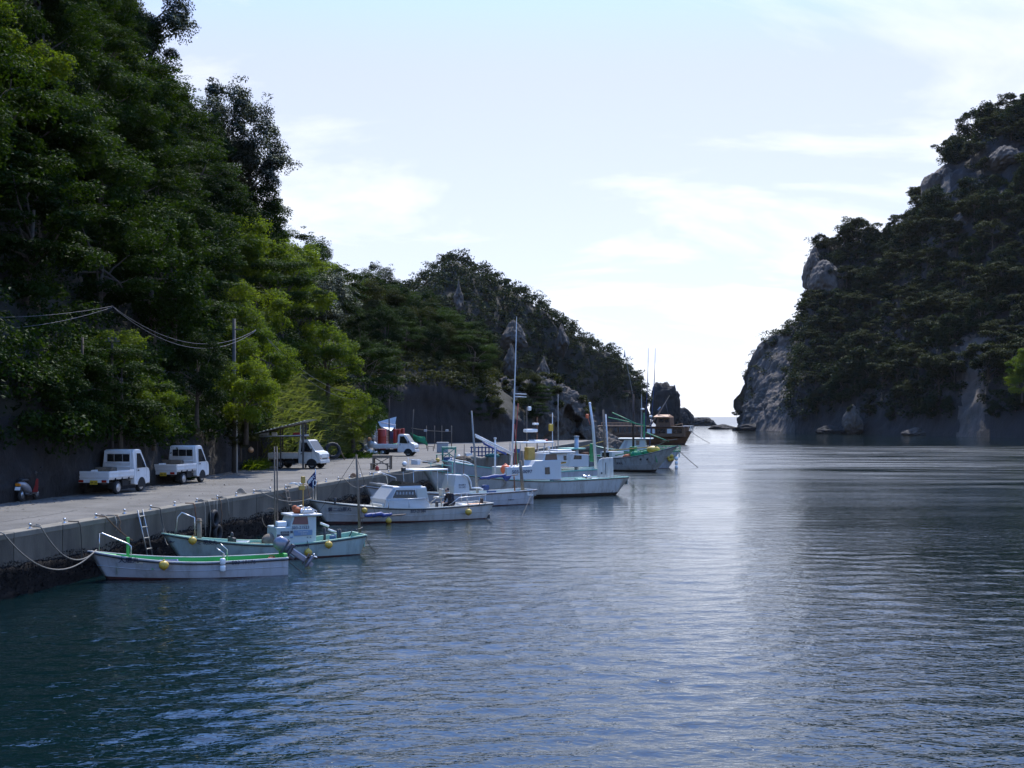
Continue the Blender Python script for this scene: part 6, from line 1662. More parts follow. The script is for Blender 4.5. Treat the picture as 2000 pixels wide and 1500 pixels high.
a = L(862, 962, .2); mb = MB(); mb.bbox((a.x, .2, a.z), (.10, .42, .36), .05); mb.tube([(a.x, .2, .4), (a.x, .2, a.z)], .035, 8); mb.bbox((a.x + .15, .2, a.z - .22), (.36, .42, .08), .03); b3.part(mb, 'helm_seat', 'cabin_cream')
a = L(853, 968, .5); mb = MB(); mb.bbox((a.x, .5, .62), (.12, .12, .5), .02); b3.part(mb, 'winch', 'rail_dark')
for px, m, lab in ((920, 'buoy_tan', 'orange fish crate on the aft deck beside the rail'), (934, 'buoy_tan', 'orange fish crate nearest the stern rail'), (905, 'white_plastic', 'white fish box on the aft deck behind the person')):
    a = L(px, 978, .35); mb = MB(); mb.bbox(b3.world((a.x, .35, .40 + .15)), (.36, .5, .30), .03, rot=(0, 0, b3.e.rotation_euler.z)); tag(mb.build('fish_crate', m), lab, 'crate')
mb = MB(); a = L(940, 978, -.1)
mb.bbox((a.x, -.1, .66), (.16, .16, .5), .02); b3.part(mb, 'stern_bitt', 'wood_dark')
b3.text('S03-21386', 816, 998, .13, 'ink_navy'); b3.text('第二山原丸', 673, 996.5, .15, 'ink_navy', stretch=.95)
mb = MB(); p = L(935, 1003, 0); mb.bbox((p.x - .2, 0, .04), (.6, .5, .26), .06); mb.bbox((p.x - .55, 0, -.1), (.10, .06, .5), .02); b3.part(mb, 'stern_drive', 'rail_dark')
for px, py, lab, rp in ((712, 997, 'yellow ring float hung amidships on the white cabin boat', (712, 984)), (915, 1000, 'yellow float hung near the stern of the white cabin boat', (915, 984))):
    fender(b3.world(L(px, py, 1.16)),   .15 if px > 800 else .125, 'buoy_yellow', lab, b3.world(L(rp[0], rp[1], 1.06)))
fender(W(759, 1017, 57.5), .13, 'buoy_yellow', 'yellow float lying in the water beside the furled blue sail')
mb = MB(); mb.tube([L(654, 985, .4), L(655, 972, .4)], .06, 8); mb.bbox(L(655, 984, .2), (.2, .3, .12), .03); b3.part(mb, 'anchor_bitt', 'rail_dark')
for k, px in enumerate((611, 616)):
    mb = MB(); a, c = L(px + 1, 977, .05), L(px, 916 if k else 940, .05); mb.tube([a, c], .018, 6); b3.part(mb, 'flagstaff', 'steel')
fl = MB(); A_ = L(616, 917, .05); rows_ = []
pts_f = [[(616, 920), (617, 934), (617, 948)], [(611, 926), (612, 940), (613, 955)], [(606, 932), (607, 944), (609, 952)], [(599, 941), (600, 944), (602, 948)]]
def ripple(px, py, k): v = L(px, py, .05 + .06 * math.sin(px * .5)); return v
fl.grid([[ripple(*q, 0) for q in r] for r in pts_f]); fo = fl.build('flag', 'flag_navy', b3.e); fo.modifiers.new('t', 'SOLIDIFY').thickness = .008
for k, (ch, px, py) in enumerate((('豊', 604.5, 941), ('漁', 608, 936.5), ('大', 612, 932))):
    p = L(px, py, .13); lettering(ch, .12, lambda x, y, p=p: (p.x - x * .9 + y * .2, .135, p.z + y - .06 + x * .75), 'white_plastic', fo)
p = L(614.5, 943, .13); mb = MB(); mb.tube([(p.x + .07 * math.cos(t), .14, p.z + .13 * math.sin(t)) for t in [2 * math.pi * k / 16 for k in range(17)]], .018, 5); mb.build('emblem', 'white_plastic', fo)

# ---- white boat behind it with the brown rail
b4 = Boat('fishing_boat', W(716, 945, 65.5), W(1041, 955, 71.2), 2.1, .78, .70, 1.28, 'white fishing boat with a brown rail and blue furled sails, moored beyond the cabin cruiser', ('hull_white', 'hull_white', 'deck_pale', 'deck_pale', 'antifoul', 'rail_brown'), deck=.45, rake=1.2, bowdeck=.75, strake=.42, overhang=.6)
L = b4.loc; V_ = lambda px, py: (L(px, py, .7).x, L(px, py, .7).z); yw = lambda z: .66 - max(0, z - 1.3) * .15
round_edges(b4.part(prism_xz([(V_(919, 960)[0], .45), V_(918, 950), V_(914, 934), V_(906, 927.5), V_(893, 927.5), V_(888, 950), (V_(887, 960)[0], .45)], yw), 'wheelhouse', 'cabin_white'), .04)
mb = MB(); mb.tube([L(905, 927, .69), L(914, 931, .69), L(919, 940, .69), L(921, 953, .69), L(936, 953, .69), L(943, 956, .69)], .045, 8); b4.part(mb, 'hand_rail', 'white_plastic')
p = L(903, 947, .67); lettering('IRINOMIYA', .085, lambda x, y: (p.x - x, yw(1.0) + .006, p.z + y - .04), 'ink_navy', b4.e, stretch=.75)
p2_ = L(903, 951.8, .67); lettering('S03-21472', .085, lambda x, y: (p2_.x - x, yw(1.0) + .006, p2_.z + y - .04), 'ink_navy', b4.e, stretch=.85)
mb = MB(); a, c = L(933, 965, 0), L(921, 802, 0); mb.tube([(a.x, 0, .45), c], [.075, .04], 10); b4.part(mb, 'mizzen_mast', 'mast_grey')
mb = MB(); a, c = L(904, 965, .1), L(907, 868, .1); mb.tube([(a.x, .1, .45), c], [.03, .02], 8); b4.part(mb, 'pole', 'mast_wood')
mb = MB(); a, c = L(887, 960, -.4), L(888, 885, -.4); mb.tube([(a.x, -.4, .45), c], [.05, .04], 8); b4.part(mb, 'pole', 'mast_grey')
mb = MB(); a, c = L(1022, 955, 0), L(1016, 900, 0); mb.tube([(a.x, 0, .45), c], [.10, .085], 10); b4.part(mb, 'stern_post', 'wood_old')
mb = MB(); a, c = L(1006, 957, .3), L(1004, 930, .3); mb.tube([(a.x, .3, .45), c], [.04, .04], 8); b4.part(mb, 'rail_post', 'rust')
ml = L(932, 938, .1); spanker(b4, (ml.x, 0, ml.z), L(1012, 927, .1), 0, 'blue_sheet', r=.085, seed=4)
mb = MB(); mb.grid([[L(980, 931, .12), L(1000, 928, .12)], [L(984, 936, .16), L(996, 934, .10)], [L(988, 940, .1), L(992, 939, .1)]]); o = b4.part(mb, 'sail_fold', 'blue_sheet'); o.modifiers.new('t', 'SOLIDIFY').thickness = .02
mb = MB(); mb.bbox((L(948, 955, .1).x, .1, .95), (.34, .4, .3), .08); b4.part(mb, 'motor_cover', 'blue_paint')
side_panel(b4, 1030, 956, 1041, 968, .86, 'white_plastic', 'stern_plate'); flat_text(b4, 'TH', 1036, 962, .875, .16, 'ink_navy')
b4.text('YAMAHA', 1000, 976, .07, 'ink_navy')
mb = MB(); mb.bbox((-b4.L / 2 + .25, 0, .05), (.5, 1.0, .5), .03); b4.part(mb, 'stern_bracket', 'hull_white')
# bow rails and canopy
mb = MB(); mb.tube([L(726, 942, .3), L(730, 924, .3), L(742, 922, .3), L(773, 933, .5), L(775, 945, .55)], .022, 8); mb.tube([L(742, 922, -.3), L(755, 930, -.45), L(757, 945, -.5)], .02, 8); b4.part(mb, 'bow_rail', 'steel')
mb = MB(); mb.tube([L(738, 945, 0), L(775, 952, .1)], .07, 8); mb.tube([L(722, 943, .1), L(760, 949, .2)], .045, 8); b4.part(mb, 'anchor_spar', 'mast_grey')
can = MB(); a, c = L(797, 918, 0), L(864, 917, 0)
can.bbox(((a.x + c.x) / 2, 0, a.z), (abs(a.x - c.x), 1.3, .09), .04); b4.part(can, 'canopy', 'white_plastic')
for x in (a.x, c.x):
    for y in (-.55, .55): mb = MB(); mb.tube([(x, y, a.z), (x * .96, y * .9, .5)], .02, 6); b4.part(mb, 'canopy_pole', 'steel')
mb = MB(); mb.tube([L(797, 916, .3), L(797, 893, .3)], .015, 6); mb.tube([L(797, 897, .3), L(846, 903, .3)], .012, 6); b4.part(mb, 'aerial', 'white_plastic')
mb = MB(); mb.bbox(L(788, 917, .1), (.22, .2, .22), .05); b4.part(mb, 'searchlight', 'rail_dark')
# ---- big old white boat with the upright white board on its stern
b6 = Boat('fishing_boat', W(832, 918, 73.5), W(1218, 931, 80.0), 2.7, 1.08, .98, 1.85, 'large old white fishing boat with an upright rounded white board at its stern', ('hull_old', 'deck_aqua', 'deck_pale', 'deck_pale', 'antifoul_dark', 'rail_brown'), deck=.62, rake=1.5, bowdeck=.72, strake=None, overhang=1.1, af=.16)
L = b6.loc; yw = lambda z: .98 - max(0, z - 1.4) * .10
V_ = lambda px, py: (L(px, py, .98).x, L(px, py, .98).z)
def house(B, pts, m, name, yw, w=.03): return round_edges(B.part(prism_xz([V_(*p) for p in pts], yw), name, m), w)
house(b6, [(1097, 937), (1097, 898), (1048, 900), (1040, 910), (990, 913), (990, 937)], 'cabin_white', 'deckhouse', yw)
ywt = lambda z: .80 - max(0, z - 2.0) * .10
V_ = lambda px, py: (L(px, py, .80).x, L(px, py, .80).z)
house(b6, [(1109, 902), (1109, 885), (1065, 885), (1059, 902)], 'cabin_white', 'wheelhouse', ywt)
for s in (1, -1):
    b6.part(pane([V_(1064, 899.5), V_(1067, 887.5), V_(1088, 887), V_(1089, 900)], ywt, s), 'side_window', 'brown_glass')
    b6.part(pane([V_(1101, 899), V_(1101, 890), V_(1107, 890), V_(1107, 899)], ywt, s), 'door_window', 'glass_dark')
V_ = lambda px, py: (L(px, py, .98).x, L(px, py, .98).z)
for s in (1, -1): b6.part(pane([V_(1065, 926), V_(1065, 913), V_(1074, 912), V_(1074.5, 926)], yw, s), 'deckhouse_window', 'glass_dark')
mb = MB(); q = L(1086, 884, 0); mb.bbox((q.x, 0, q.z + .03), (1.75, 1.8, .10), .04); mb.bbox((q.x - .25, 0, q.z + .13), (1.0, 1.3, .12), .05); b6.part(mb, 'roof', 'cabin_white')
mb = MB(); q = L(1062, 880, 0)
for y in (-.7, 0, .7): mb.tube([(q.x, y, q.z - .1), (q.x, y, q.z + .25)], .018, 6)
mb.tube([(q.x, -.7, q.z + .25), (q.x, .7, q.z + .25)], .018, 6); mb.bbox((q.x - .2, .2, q.z + .12), (.2, .16, .24), .04); b6.part(mb, 'roof_rail', 'steel')
p = L(1020, 921, .99); lettering('S03-10097', .20, lambda x, y: (p.x - x, yw(1.3) + .008, p.z + y - .1), 'ink_navy', b6.e, stretch=1.15)
bd = [(1167, 932), (1167, 906), (1170, 898), (1176, 894.5), (1197, 893.5), (1198, 932)]
mb = MB(); mb.prism([(L(x, y, .3).x, L(x, y, .3).z) for x, y in bd], 'y', .26, .34); round_edges(b6.part(mb, 'stern_board', 'hull_old'), .03)
mb = MB(); mb.bbox((L(1183, 920, .35).x, .36, L(1183, 915, .35).z), (.03, .02, .75), .006); mb.bbox((L(1175, 925, .35).x, .36, L(1175, 924, .35).z), (.1, .02, .1), .01); b6.part(mb, 'board_slot', 'rail_dark')
mb = MB(); a, c = L(1022, 955, .3), L(1019, 880, .3); mb.tube([(a.x, .3, .6), c], [.13, .11], 10); b6.part(mb, 'derrick_post', 'wood_old')
mb = MB(); mb.tube([L(1022, 916, .35), L(1105, 903, .6)], .05, 8); b6.part(mb, 'derrick_boom', 'bracket_yellow')
mb = MB(); mb.tube([L(999, 912, 0), L(1002, 840, 0), L(1007, 700, 0), L(1009, 618, 0)], [.065, .055, .035, .01], 10); b6.part(mb, 'mast', 'mast_white')
mb = MB(); q0, q1 = L(1004, 769, 0), L(1028, 770, 0); mb.tube([q0, q1], .03, 6); q0, q1 = L(1004, 774.5, 0), L(1028, 775.5, 0); mb.tube([q0, q1], .03, 6); b6.part(mb, 'mast_yard', 'mast_white')
mb = MB(); mb.tube([L(1004, 912, .1), L(1012, 788, .1)], .02, 6); mb.tube([L(1010, 912, .2), L(1005, 828, .1)], .02, 6); b6.part(mb, 'halyard_pole', 'red_drum')
mb = MB(); mb.tube([L(1012, 912, -.2), L(1006, 838, -.1)], .022, 6); b6.part(mb, 'green_pole', 'mast_green')
mb = MB(); a = L(967, 915, .2); mb.tube([(a.x, .2, .6), L(967, 857, .2)], [.055, .05], 10); mb.lathe([(.08, 0), (.08, .1)], L(967, 858, .2), 10); b6.part(mb, 'foredeck_post', 'mast_white')
mb = MB(); mb.tube([L(928, 849, .4), L(998, 884, .4)], .05, 8); mb.tube([L(929, 853, -.2), L(1000, 888, -.2)], .045, 8); b6.part(mb, 'sheer_legs', 'mast_white')
mb = MB(); mb.grid([[L(942, 861, .1), L(958, 870, .1), L(975, 879, .1), L(990, 886, .1)], [L(945, 868, .2), L(957, 874, .15), L(974, 882, .2), L(989, 889, .1)]]); o = b6.part(mb, 'awning', 'blue_sheet'); o.modifiers.new('t', 'SOLIDIFY').thickness = .03
mb = MB(); a = L(1036, 900, -.3); mb.bbox((a.x, -.4, L(1036, 887, -.3).z), (.48, .5, .85), .04); b6.part(mb, 'control_box', 'bracket_yellow')
mb = MB(); a = L(1148, 924, .2); mb.lathe([(.15, -.3), (.18, -.28), (.12, -.25), (.12, .25), (.18, .28), (.15, .3)], (a.x, .1, 1.05), 12, rot=(R(90), 0, 0)); b6.part(mb, 'net_drum', 'steel')
for px, m, lab in ((1133, 'deck_aqua', 'turquoise crate on the aft deck of the large white boat'), (1085, 'red_drum', 'red box beside the wheelhouse of the large white boat')):
    a = L(px, 925, .5); mb = MB(); mb.bbox(b6.world((a.x, .5, .62 + .22)), (.55, .45, .44), .03, rot=(0, 0, b6.e.rotation_euler.z)); tag(mb.build('deck_crate', m), lab, 'crate')
c_ = L(988, 917, .55); o = ball_thing('orange_buoy', b6.world((c_.x, .5, c_.z)), .30, 'buoy_orange', 'big bright orange buoy on the foredeck of the large white boat')
mb = MB(); a = L(1196, 933, 1.0); mb.tube([L(1195, 934, .8), L(1197, 958, 1.0), L(1193, 966, 1.0)], .014, 6); b6.part(mb, 'stern_line', 'rope_dark')
mb = MB(); 
for px in (838, 860, 880): a = L(px, 915, .2); mb.tube([(a.x, .45, a.z - .35), (a.x, .45, a.z + .35)], .022, 6)
mb.tube([L(836, 905, .3), L(882, 910, .5)], .022, 6); b6.part(mb, 'bow_rail', 'deck_aqua')

# ---- boat moored behind it
b7 = Boat('fishing_boat', W(872, 903, 84.0), W(1188, 903, 92.0), 2.6, 1.15, 1.05, 1.95, 'white fishing boat with green masts behind the large old boat', ('hull_white', 'deck_aqua', 'deck_pale', 'deck_pale', 'antifoul', 'deck_aqua'), deck=.7, rake=1.4, bowdeck=.74, strake=None, overhang=.8)
L = b7.loc; yw = lambda z: .9
V_ = lambda px, py: (L(px, py, .9).x, L(px, py, .9).z)
house(b7, [(1150, 912), (1150, 888), (1118, 886), (1112, 912)], 'cabin_white', 'wheelhouse', yw)
for s in (1, -1): b7.part(pane([V_(1120, 897), V_(1122, 889), V_(1136, 890), V_(1136, 897)], yw, s), 'side_window', 'glass_dark')
mb = MB(); a = L(1126, 905, 0); mb.tube([(a.x, 0, .7), L(1126, 853, 0)], .16, 12); mb.lathe([(.2, 0), (.2, .06)], L(1126, 853, 0), 12); b7.part(mb, 'exhaust_stack', 'galv')
mb = MB(); a = L(1165, 905, .2); mb.tube([(a.x, .2, .7), L(1158, 830, .2), L(1152, 789, .2)], [.13, .10, .08], 10); mb.ball(L(1152, 788, .2), .10, 10, 8); b7.part(mb, 'mast', 'mast_white')
mb = MB(); a = L(1160, 900, .1); mb.bbox((a.x, -.05, L(1160, 884, .1).z), (.35, .3, 1.3), .05); b7.part(mb, 'winch_tower', 'mast_green')
mb = MB(); a = L(1183, 905, -.2); mb.tube([(a.x, -.2, .7), L(1178, 800, -.2)], [.10, .06], 10); b7.part(mb, 'mizzen_mast', 'mast_wood')
mb = MB(); mb.bbox(L(1142, 890, .5), (.5, .4, .5), .05); b7.part(mb, 'engine_cover', 'rust')
mb = MB(); mb.bbox(L(1116, 876, -.3), (1.5, 1.4, .10), .04); b7.part(mb, 'awning_frame', 'deck_aqua')
mb = MB(); a = L(1040, 864, 0); mb.bbox((a.x, 0, a.z), (2.6, 1.5, .10), .05); mb.bbox((a.x - .4, 0, a.z + .1), (.9, .9, .12), .05); b7.part(mb, 'canopy', 'white_plastic')
for px in (1006, 1074):
    for y in (-.6, .6): mb = MB(); a = L(px, 865, 0); mb.tube([(a.x, y, a.z), (a.x, y, .7)], .03, 6); b7.part(mb, 'canopy_pole', 'mast_grey')
mb = MB(); mb.tube([L(874, 903, .3), L(880, 896, .3), L(915, 903, .5), L(930, 911, .7)], .03, 8); mb.tube([L(875, 899, -.2), L(921, 908, -.7)], .035, 8); b7.part(mb, 'bow_rail', 'white_plastic')
mb = MB(); q = L(1147, 813, 0); mb.bbox(q, (.2, .2, .3), .05); mb.tube([q, L(1153, 830, .2)], .015, 6); b7.part(mb, 'mast_lamp', 'buoy_orange')
for px, pyb, pyt, m in ((1029, 890, 795, 'mast_wood'), (1079, 890, 806, 'mast_white'), (1090, 890, 770, 'mast_grey'), (1049, 890, 815, 'rust')):
    mb = MB(); a = L(px, pyb, -.5); mb.tube([(a.x, -.5, .8), L(px, pyt, -.5)], [.04, .025], 6); b7.part(mb, 'lamp_pole', m)
for px, py, s_, m in ((1034, 798, (.24, .2, .28), 'white_plastic'), (1036, 841, (1.0, .4, .22), 'white_plastic'), (1076, 835, (.28, .25, .5), 'buoy_yellow'), (1046, 828, (.4, .3, .14), 'white_plastic'), (1066, 862, (.25, .2, .3), 'red_drum')):
    mb = MB(); mb.bbox(L(px, py, -.5), s_, .05); b7.part(mb, 'fishing_lamp', m)

# ---- two green and white boats at the end of the row
b8 = Boat('fishing_boat', W(1326, 868, 110.0), W(1150, 890, 116.0), 2.9, 1.35, 1.2, 2.35, 'white fishing boat pointing seaward with a long sweeping bow and green gear', ('hull_old', 'hull_white', 'mast_green', 'deck_pale', 'antifoul_dark', 'rail_dark'), deck=.85, rake=3.0, bowdeck=.80, strake=.4, overhang=.3, af=.12)
L = b8.loc; yw = lambda z: .95
V_ = lambda px, py: (L(px, py, -.95).x, L(px, py, -.95).z)
house(b8, [(1195, 903), (1195, 882), (1172, 882), (1172, 903)], 'cabin_white', 'wheelhouse', yw)
b8.part(pane([V_(1176, 893), V_(1176, 884), V_(1190, 884), V_(1190, 893)], yw, -1), 'side_window', 'glass_dark')
mb = MB(); a = L(1237, 895, 0); mb.bbox((a.x, 0, L(1237, 884, 0).z), (.55, .5, 1.1), .06); b8.part(mb, 'line_hauler', 'mast_green')
mb = MB(); a = L(1237, 880, 0); mb.tube([a, L(1237, 770, 0)], [.11, .08], 10); mb.tube([L(1234, 770, 0), L(1225, 765, 0)], .04, 6); b8.part(mb, 'lattice_mast', 'ship_dark')
mb = MB(); mb.tube([L(1216, 764, 0), L(1240, 764.5, 0)], .045, 6); mb.tube([L(1229, 784, 0), L(1238, 784, 0)], .045, 6); mb.bbox(L(1238, 808, -.1), (.12, .12, .45), .03); b8.part(mb, 'mast_yard', 'ship_dark')
mb = MB(); mb.tube([L(1237, 775, 0), L(1222, 700, 0), L(1220, 684, 0)], [.045, .025, .015], 6); b8.part(mb, 'flagstaff', 'mast_grey')
mb = MB(); mb.grid([[L(1219.5, 684, 0), L(1219, 692, 0), L(1217, 699, 0)], [L(1220.5, 689, .1), L(1221, 693, .08), L(1222, 697, .1)]]); o = b8.part(mb, 'pennant', 'sticker_blue'); o.modifiers.new('t', 'SOLIDIFY').thickness = .02
for a_, c_, m in (((1188, 815), (1262, 832), 'mast_green'), ((1196, 806), (1240, 826), 'mast_green'), ((1262, 845), (1306, 862), 'mast_green'), ((1184, 893), (1270, 876), 'mast_green'), ((1188, 880), (1282, 872), 'bracket_yellow'), ((1245, 888), (1300, 862), 'mast_wood'), ((1110, 880), (1178, 862), 'bracket_yellow'), ((1290, 862), (1322, 858), 'mast_wood')):
    mb = MB(); mb.tube([L(*a_, -.4), L(*c_, -.3)], .05, 6); b8.part(mb, 'outrigger', m)
mb = MB(); a = L(1188, 900, -.3); mb.tube([(a.x, -.3, 1.0), L(1183, 809, -.3)], [.09, .06], 8); b8.part(mb, 'mast', 'mast_white')
for px, py, r_, m, lab in ((1276, 878, .42, 'buoy_yellow', 'orange-yellow tarpaulin bundle on the bow of the seaward-pointing boat'), (1246, 888, .5, 'green_net', 'green net heap on the seaward-pointing boat'), (1228, 893, .4, 'orange_cloth', 'brown net heap amidships on the seaward-pointing boat'), (1265, 884, .36, 'green_net', 'smaller green net heap behind the yellow tarpaulin')):
    c_ = b8.world(L(px, py, -.3)); mb = MB(); mb.ball((0, 0, 0), r_, 12, 8, sq=(1.4, 1.1, .75)); o = mb.build('net_bundle', m); o.location = c_; tag(o, lab, 'bundle')
b8.text('漁栄丸', 1210, 905, .16, 'ink_navy', side=-1)
mb = MB()
for px in (1252, 1264):
    q = L(px, 897, -1.2); t = (q.x + b8.L / 2) / b8.L; v = b8.pt(t, q.z, -1, .015); mb.lathe([(.10, -.02), (.10, .02)], v, 12, rot=(R(90), 0, 0))
b8.part(mb, 'hawse_hole', 'rail_dark')

b9 = Boat('fishing_boat', W(1150, 872, 121.0), W(1328, 878, 119.5), 3.0, 1.65, 1.5, 2.2, 'white fishing boat with green stern rail and yellow floats at the end of the row', ('hull_white', 'mast_green', 'deck_pale', 'deck_pale', 'antifoul', 'mast_green'), deck=1.0, rake=1.4, bowdeck=.8, strake=None, overhang=1.3)
L = b9.loc; yw = lambda z: .95 - max(0, z - 2) * .1
V_ = lambda px, py: (L(px, py, .95).x, L(px, py, .95).z)
house(b9, [(1262, 892), (1259, 858), (1220, 858), (1207, 880), (1207, 892)], 'cabin_mint', 'wheelhouse', yw)
for s in (1, -1):
    b9.part(pane([V_(1242, 869), V_(1242, 860), V_(1249, 860), V_(1249, 869)], yw, s), 'side_window', 'glass_dark')
    b9.part(pane([V_(1214, 877), V_(1222, 861), V_(1227, 861), V_(1222, 877)], yw, s), 'quarter_window', 'grey_plastic')
mb = MB(); a = L(1238, 856.5, 0); mb.bbox((a.x - .2, 0, a.z), (3.2, 2.1, .12), .05); b9.part(mb, 'roof', 'cabin_mint')
mb = MB(); 
for k in range(6):
    a = L(1282 + 9 * k, 884, 1.0)
    mb.tube([(a.x, 1.15, 1.5), (a.x, 1.15, 2.05)], .03, 6); mb.tube([(a.x, -1.15, 1.5), (a.x, -1.15, 2.05)], .03, 6)
xa, xb = L(1282, 880, 1.0).x, L(1327, 880, 1.0).x
for y in (-1.15, 1.15):
    mb.tube([(xa, y, 2.05), (xb, y, 2.05)], .035, 6); mb.tube([(xa, y, 1.8), (xb, y, 1.8)], .025, 6)
b9.part(mb, 'stern_rail', 'mast_green')
for k, (px, py) in enumerate(((1304, 893), (1308, 898), (1313, 897), (1312, 891))):
    fender(b9.world(L(px, py, 1.45)), .17, 'buoy_yellow', ('first', 'second', 'third', 'fourth')[k] + ' yellow float of the cluster on the quarter of the endmost boat', None)
e_ = empty('cylinder_fender', b9.world(L(1321, 898, 1.55)), 0, 'white cylinder fenders hung at the stern of the endmost boat', 'fender')
for dz in (.1, -.3, -.7):
    mb = MB(); mb.lathe([(.05, -.18), (.14, -.15), (.15, 0), (.14, .15), (.05, .18)], (0, 0, dz), 12); mb.build('cylinder', 'white_plastic', e_)
mb = MB(); mb.tube([(0, 0, .2), (0, 0, .7)], .02, 5); mb.build('rope', 'rope_pale', e_)
for px, pyb, pyt, m, r_, tl in ((1265, 870, 680, 'blue_paint', .05, 5), (1278, 870, 680, 'blue_paint', .05, 7), (1253, 870, 770, 'mast_grey', .09, 0), (1258, 870, 806, 'mast_green', .10, 0)):
    mb = MB(); a = L(px - tl * 1.5, pyb, .2); mb.tube([(a.x, .2, 1.2), L(px, (pyb + pyt * 2) / 3, .2), L(px + tl * .3, pyt, .2)], [r_, r_ * .7, r_ * .3], 8); b9.part(mb, 'rod' if r_ < .07 else 'mast', m)
mb = MB(); mb.bbox(L(1255, 799, .2), (.35, .3, .16), .05); mb.bbox(L(1271, 813, .2), (.3, .25, .2), .05); b9.part(mb, 'mast_lamp', 'white_plastic')

# ---- wooden excursion ship
b10 = Boat('wooden_ship', W(1352, 842, 221.0), W(1140, 850, 228.0), 5.0, 1.9, 1.55, 2.35, 'brown wooden excursion ship with a two-storey deckhouse at the mouth of the inlet', ('ship_brown', 'ship_dark', 'ship_brown', 'wood_old', 'ship_dark', 'ship_dark'), deck=1.0, rake=1.6, bowdeck=.9, strake=.55, overhang=.2, zk=-.6, af=.1, cat='ship')
L = b10.loc; yw = lambda z: 1.9
V_ = lambda px, py: (L(px, py, -1.9).x, L(px, py, -1.9).z)
ship_house = house(b10, [(1336, 853), (1336, 836), (1333, 833), (1262, 834), (1262, 853)], 'ship_brown', 'deckhouse', yw)
for k, (x0, x1, m) in enumerate(((1264, 1271, 'white_plastic'), (1274, 1279, 'white_plastic'), (1281, 1290, 'glass_dark'), (1291, 1300, 'glass_dark'), (1303, 1312, 'white_plastic'), (1314, 1320, 'glass_dark'), (1322, 1332, 'glass_dark'))):
    b10.part(pane([V_(x0, 846.5), V_(x0, 837.5), V_(x1, 837.5), V_(x1, 846.5)], yw, -1, .03), 'window', m)
yw = lambda z: 1.5
V_ = lambda px, py: (L(px, py, -1.5).x, L(px, py, -1.5).z)
house(b10, [(1309, 834), (1308, 815), (1284, 815), (1280, 834)], 'ship_brown', 'upper_cabin', yw)
for x0, x1 in ((1287, 1296), (1298, 1306)): b10.part(pane([V_(x0, 825), V_(x0, 818), V_(x1, 818), V_(x1, 825)], yw, -1, .03), 'cabin_window', 'glass_dark')
mb = MB(); a = L(1296, 813, 0); mb.add([(a.x - 1.35, -1.9, a.z - .1), (a.x + 1.35, -1.9, a.z - .1), (a.x + 1.15, 0, a.z + .3), (a.x - 1.15, 0, a.z + .3), (a.x + 1.35, 1.9, a.z - .1), (a.x - 1.35, 1.9, a.z - .1), (a.x - 1.35, -1.9, a.z - .2), (a.x + 1.35, -1.9, a.z - .2), (a.x + 1.35, 1.9, a.z - .2), (a.x - 1.35, 1.9, a.z - .2)], [(0, 1, 2, 3), (3, 2, 4, 5), (6, 7, 1, 0), (9, 8, 4, 5), (6, 7, 8, 9), (0, 3, 5, 9, 6), (1, 2, 4, 8, 7)]); b10.part(mb, 'cabin_roof', 'ship_roof')
mb = MB(); a, c = L(1298, 833, 0), L(1300, 830, 0); mb.bbox(((L(1262, 833, 0).x + L(1337, 833, 0).x) / 2, 0, L(1300, 833.5, 0).z), (L(1337, 833, 0).x - L(1262, 833, 0).x + .6, 4.4, .12), .03); b10.part(mb, 'upper_deck', 'ship_dark')
mb = MB(); mb.tube([L(1311, 832, -1.9), L(1333, 827, -1.9)], .05, 6); mb.tube([L(1333, 834, -1.9), L(1333, 827, -1.9)], .05, 6); b10.part(mb, 'deck_rail', 'ship_roof'); mb = MB(); mb.tube([L(1312, 826, 0), L(1311, 835, 0)], .12, 8); b10.part(mb, 'funnel', 'ship_dark')
mb = MB(); mb.tube([L(1258, 846, 0), L(1282, 815, 0), L(1308, 772, 0)], [.2, .12, .05], 8); b10.part(mb, 'raked_mast', 'mast_wood')
for c_ in ((1286, 812), (1306, 812)): 
    mb = MB(); mb.tube([L(1300, 786, 0), L(*c_, -1.0)], .025, 5); b10.part(mb, 'stay', 'cable')
mb = MB(); mb.tube([L(1285, 801, 0), L(1290, 795, 0)], [.15, .1], 8); b10.part(mb, 'furled_pennant', 'sticker_blue')
mb = MB()
for px in (1337, 1351):
    for y in (-1.2, 1.2): a = L(px, 845, 0); mb.tube([(a.x, y * .6, 2.0), (a.x, y * .6, L(px, 832, 0).z)], .04, 6)
a, c = L(1335, 832, 0), L(1352, 832, 0); mb.bbox(((a.x + c.x) / 2, 0, a.z), (c.x - a.x, 1.7, .08), .02); b10.part(mb, 'bow_canopy', 'white_plastic')
# long open awning forward of the house, on posts with balusters
a, c = L(1148, 834, -1.9), L(1258, 834, -1.9)
mb = MB(); mb.bbox(((a.x + c.x) / 2, 0, a.z + .15), (c.x - a.x, 4.2, .16), .04); b10.part(mb, 'awning_roof', 'ship_brown')
for k in range(12):
    x = a.x + (c.x - a.x) * (k + .3) / 12
    mb = MB()
    for y in (-1.95, 1.95): mb.bbox((x, y, (1.3 + a.z) / 2), (.12, .12, a.z - 1.2), .02)
    b10.part(mb, 'awning_post', 'ship_brown')
mb = MB(); mb.bbox(((a.x + c.x) / 2, -2.0, 2.0), (c.x - a.x, .12, .10), .02); mb.bbox(((a.x + c.x) / 2, -2.02, 1.72), (c.x - a.x, .08, .35), .02); b10.part(mb, 'bulwark_rail', 'ship_brown')
for k in range(26):
    x = a.x + (c.x - a.x) * .25 + (c.x - a.x) * .6 * k / 25
    mb = MB(); mb.bbox((x, -1.9, a.z + .48), (.08, .08, .5), .01); b10.part(mb, 'baluster', 'ship_roof')
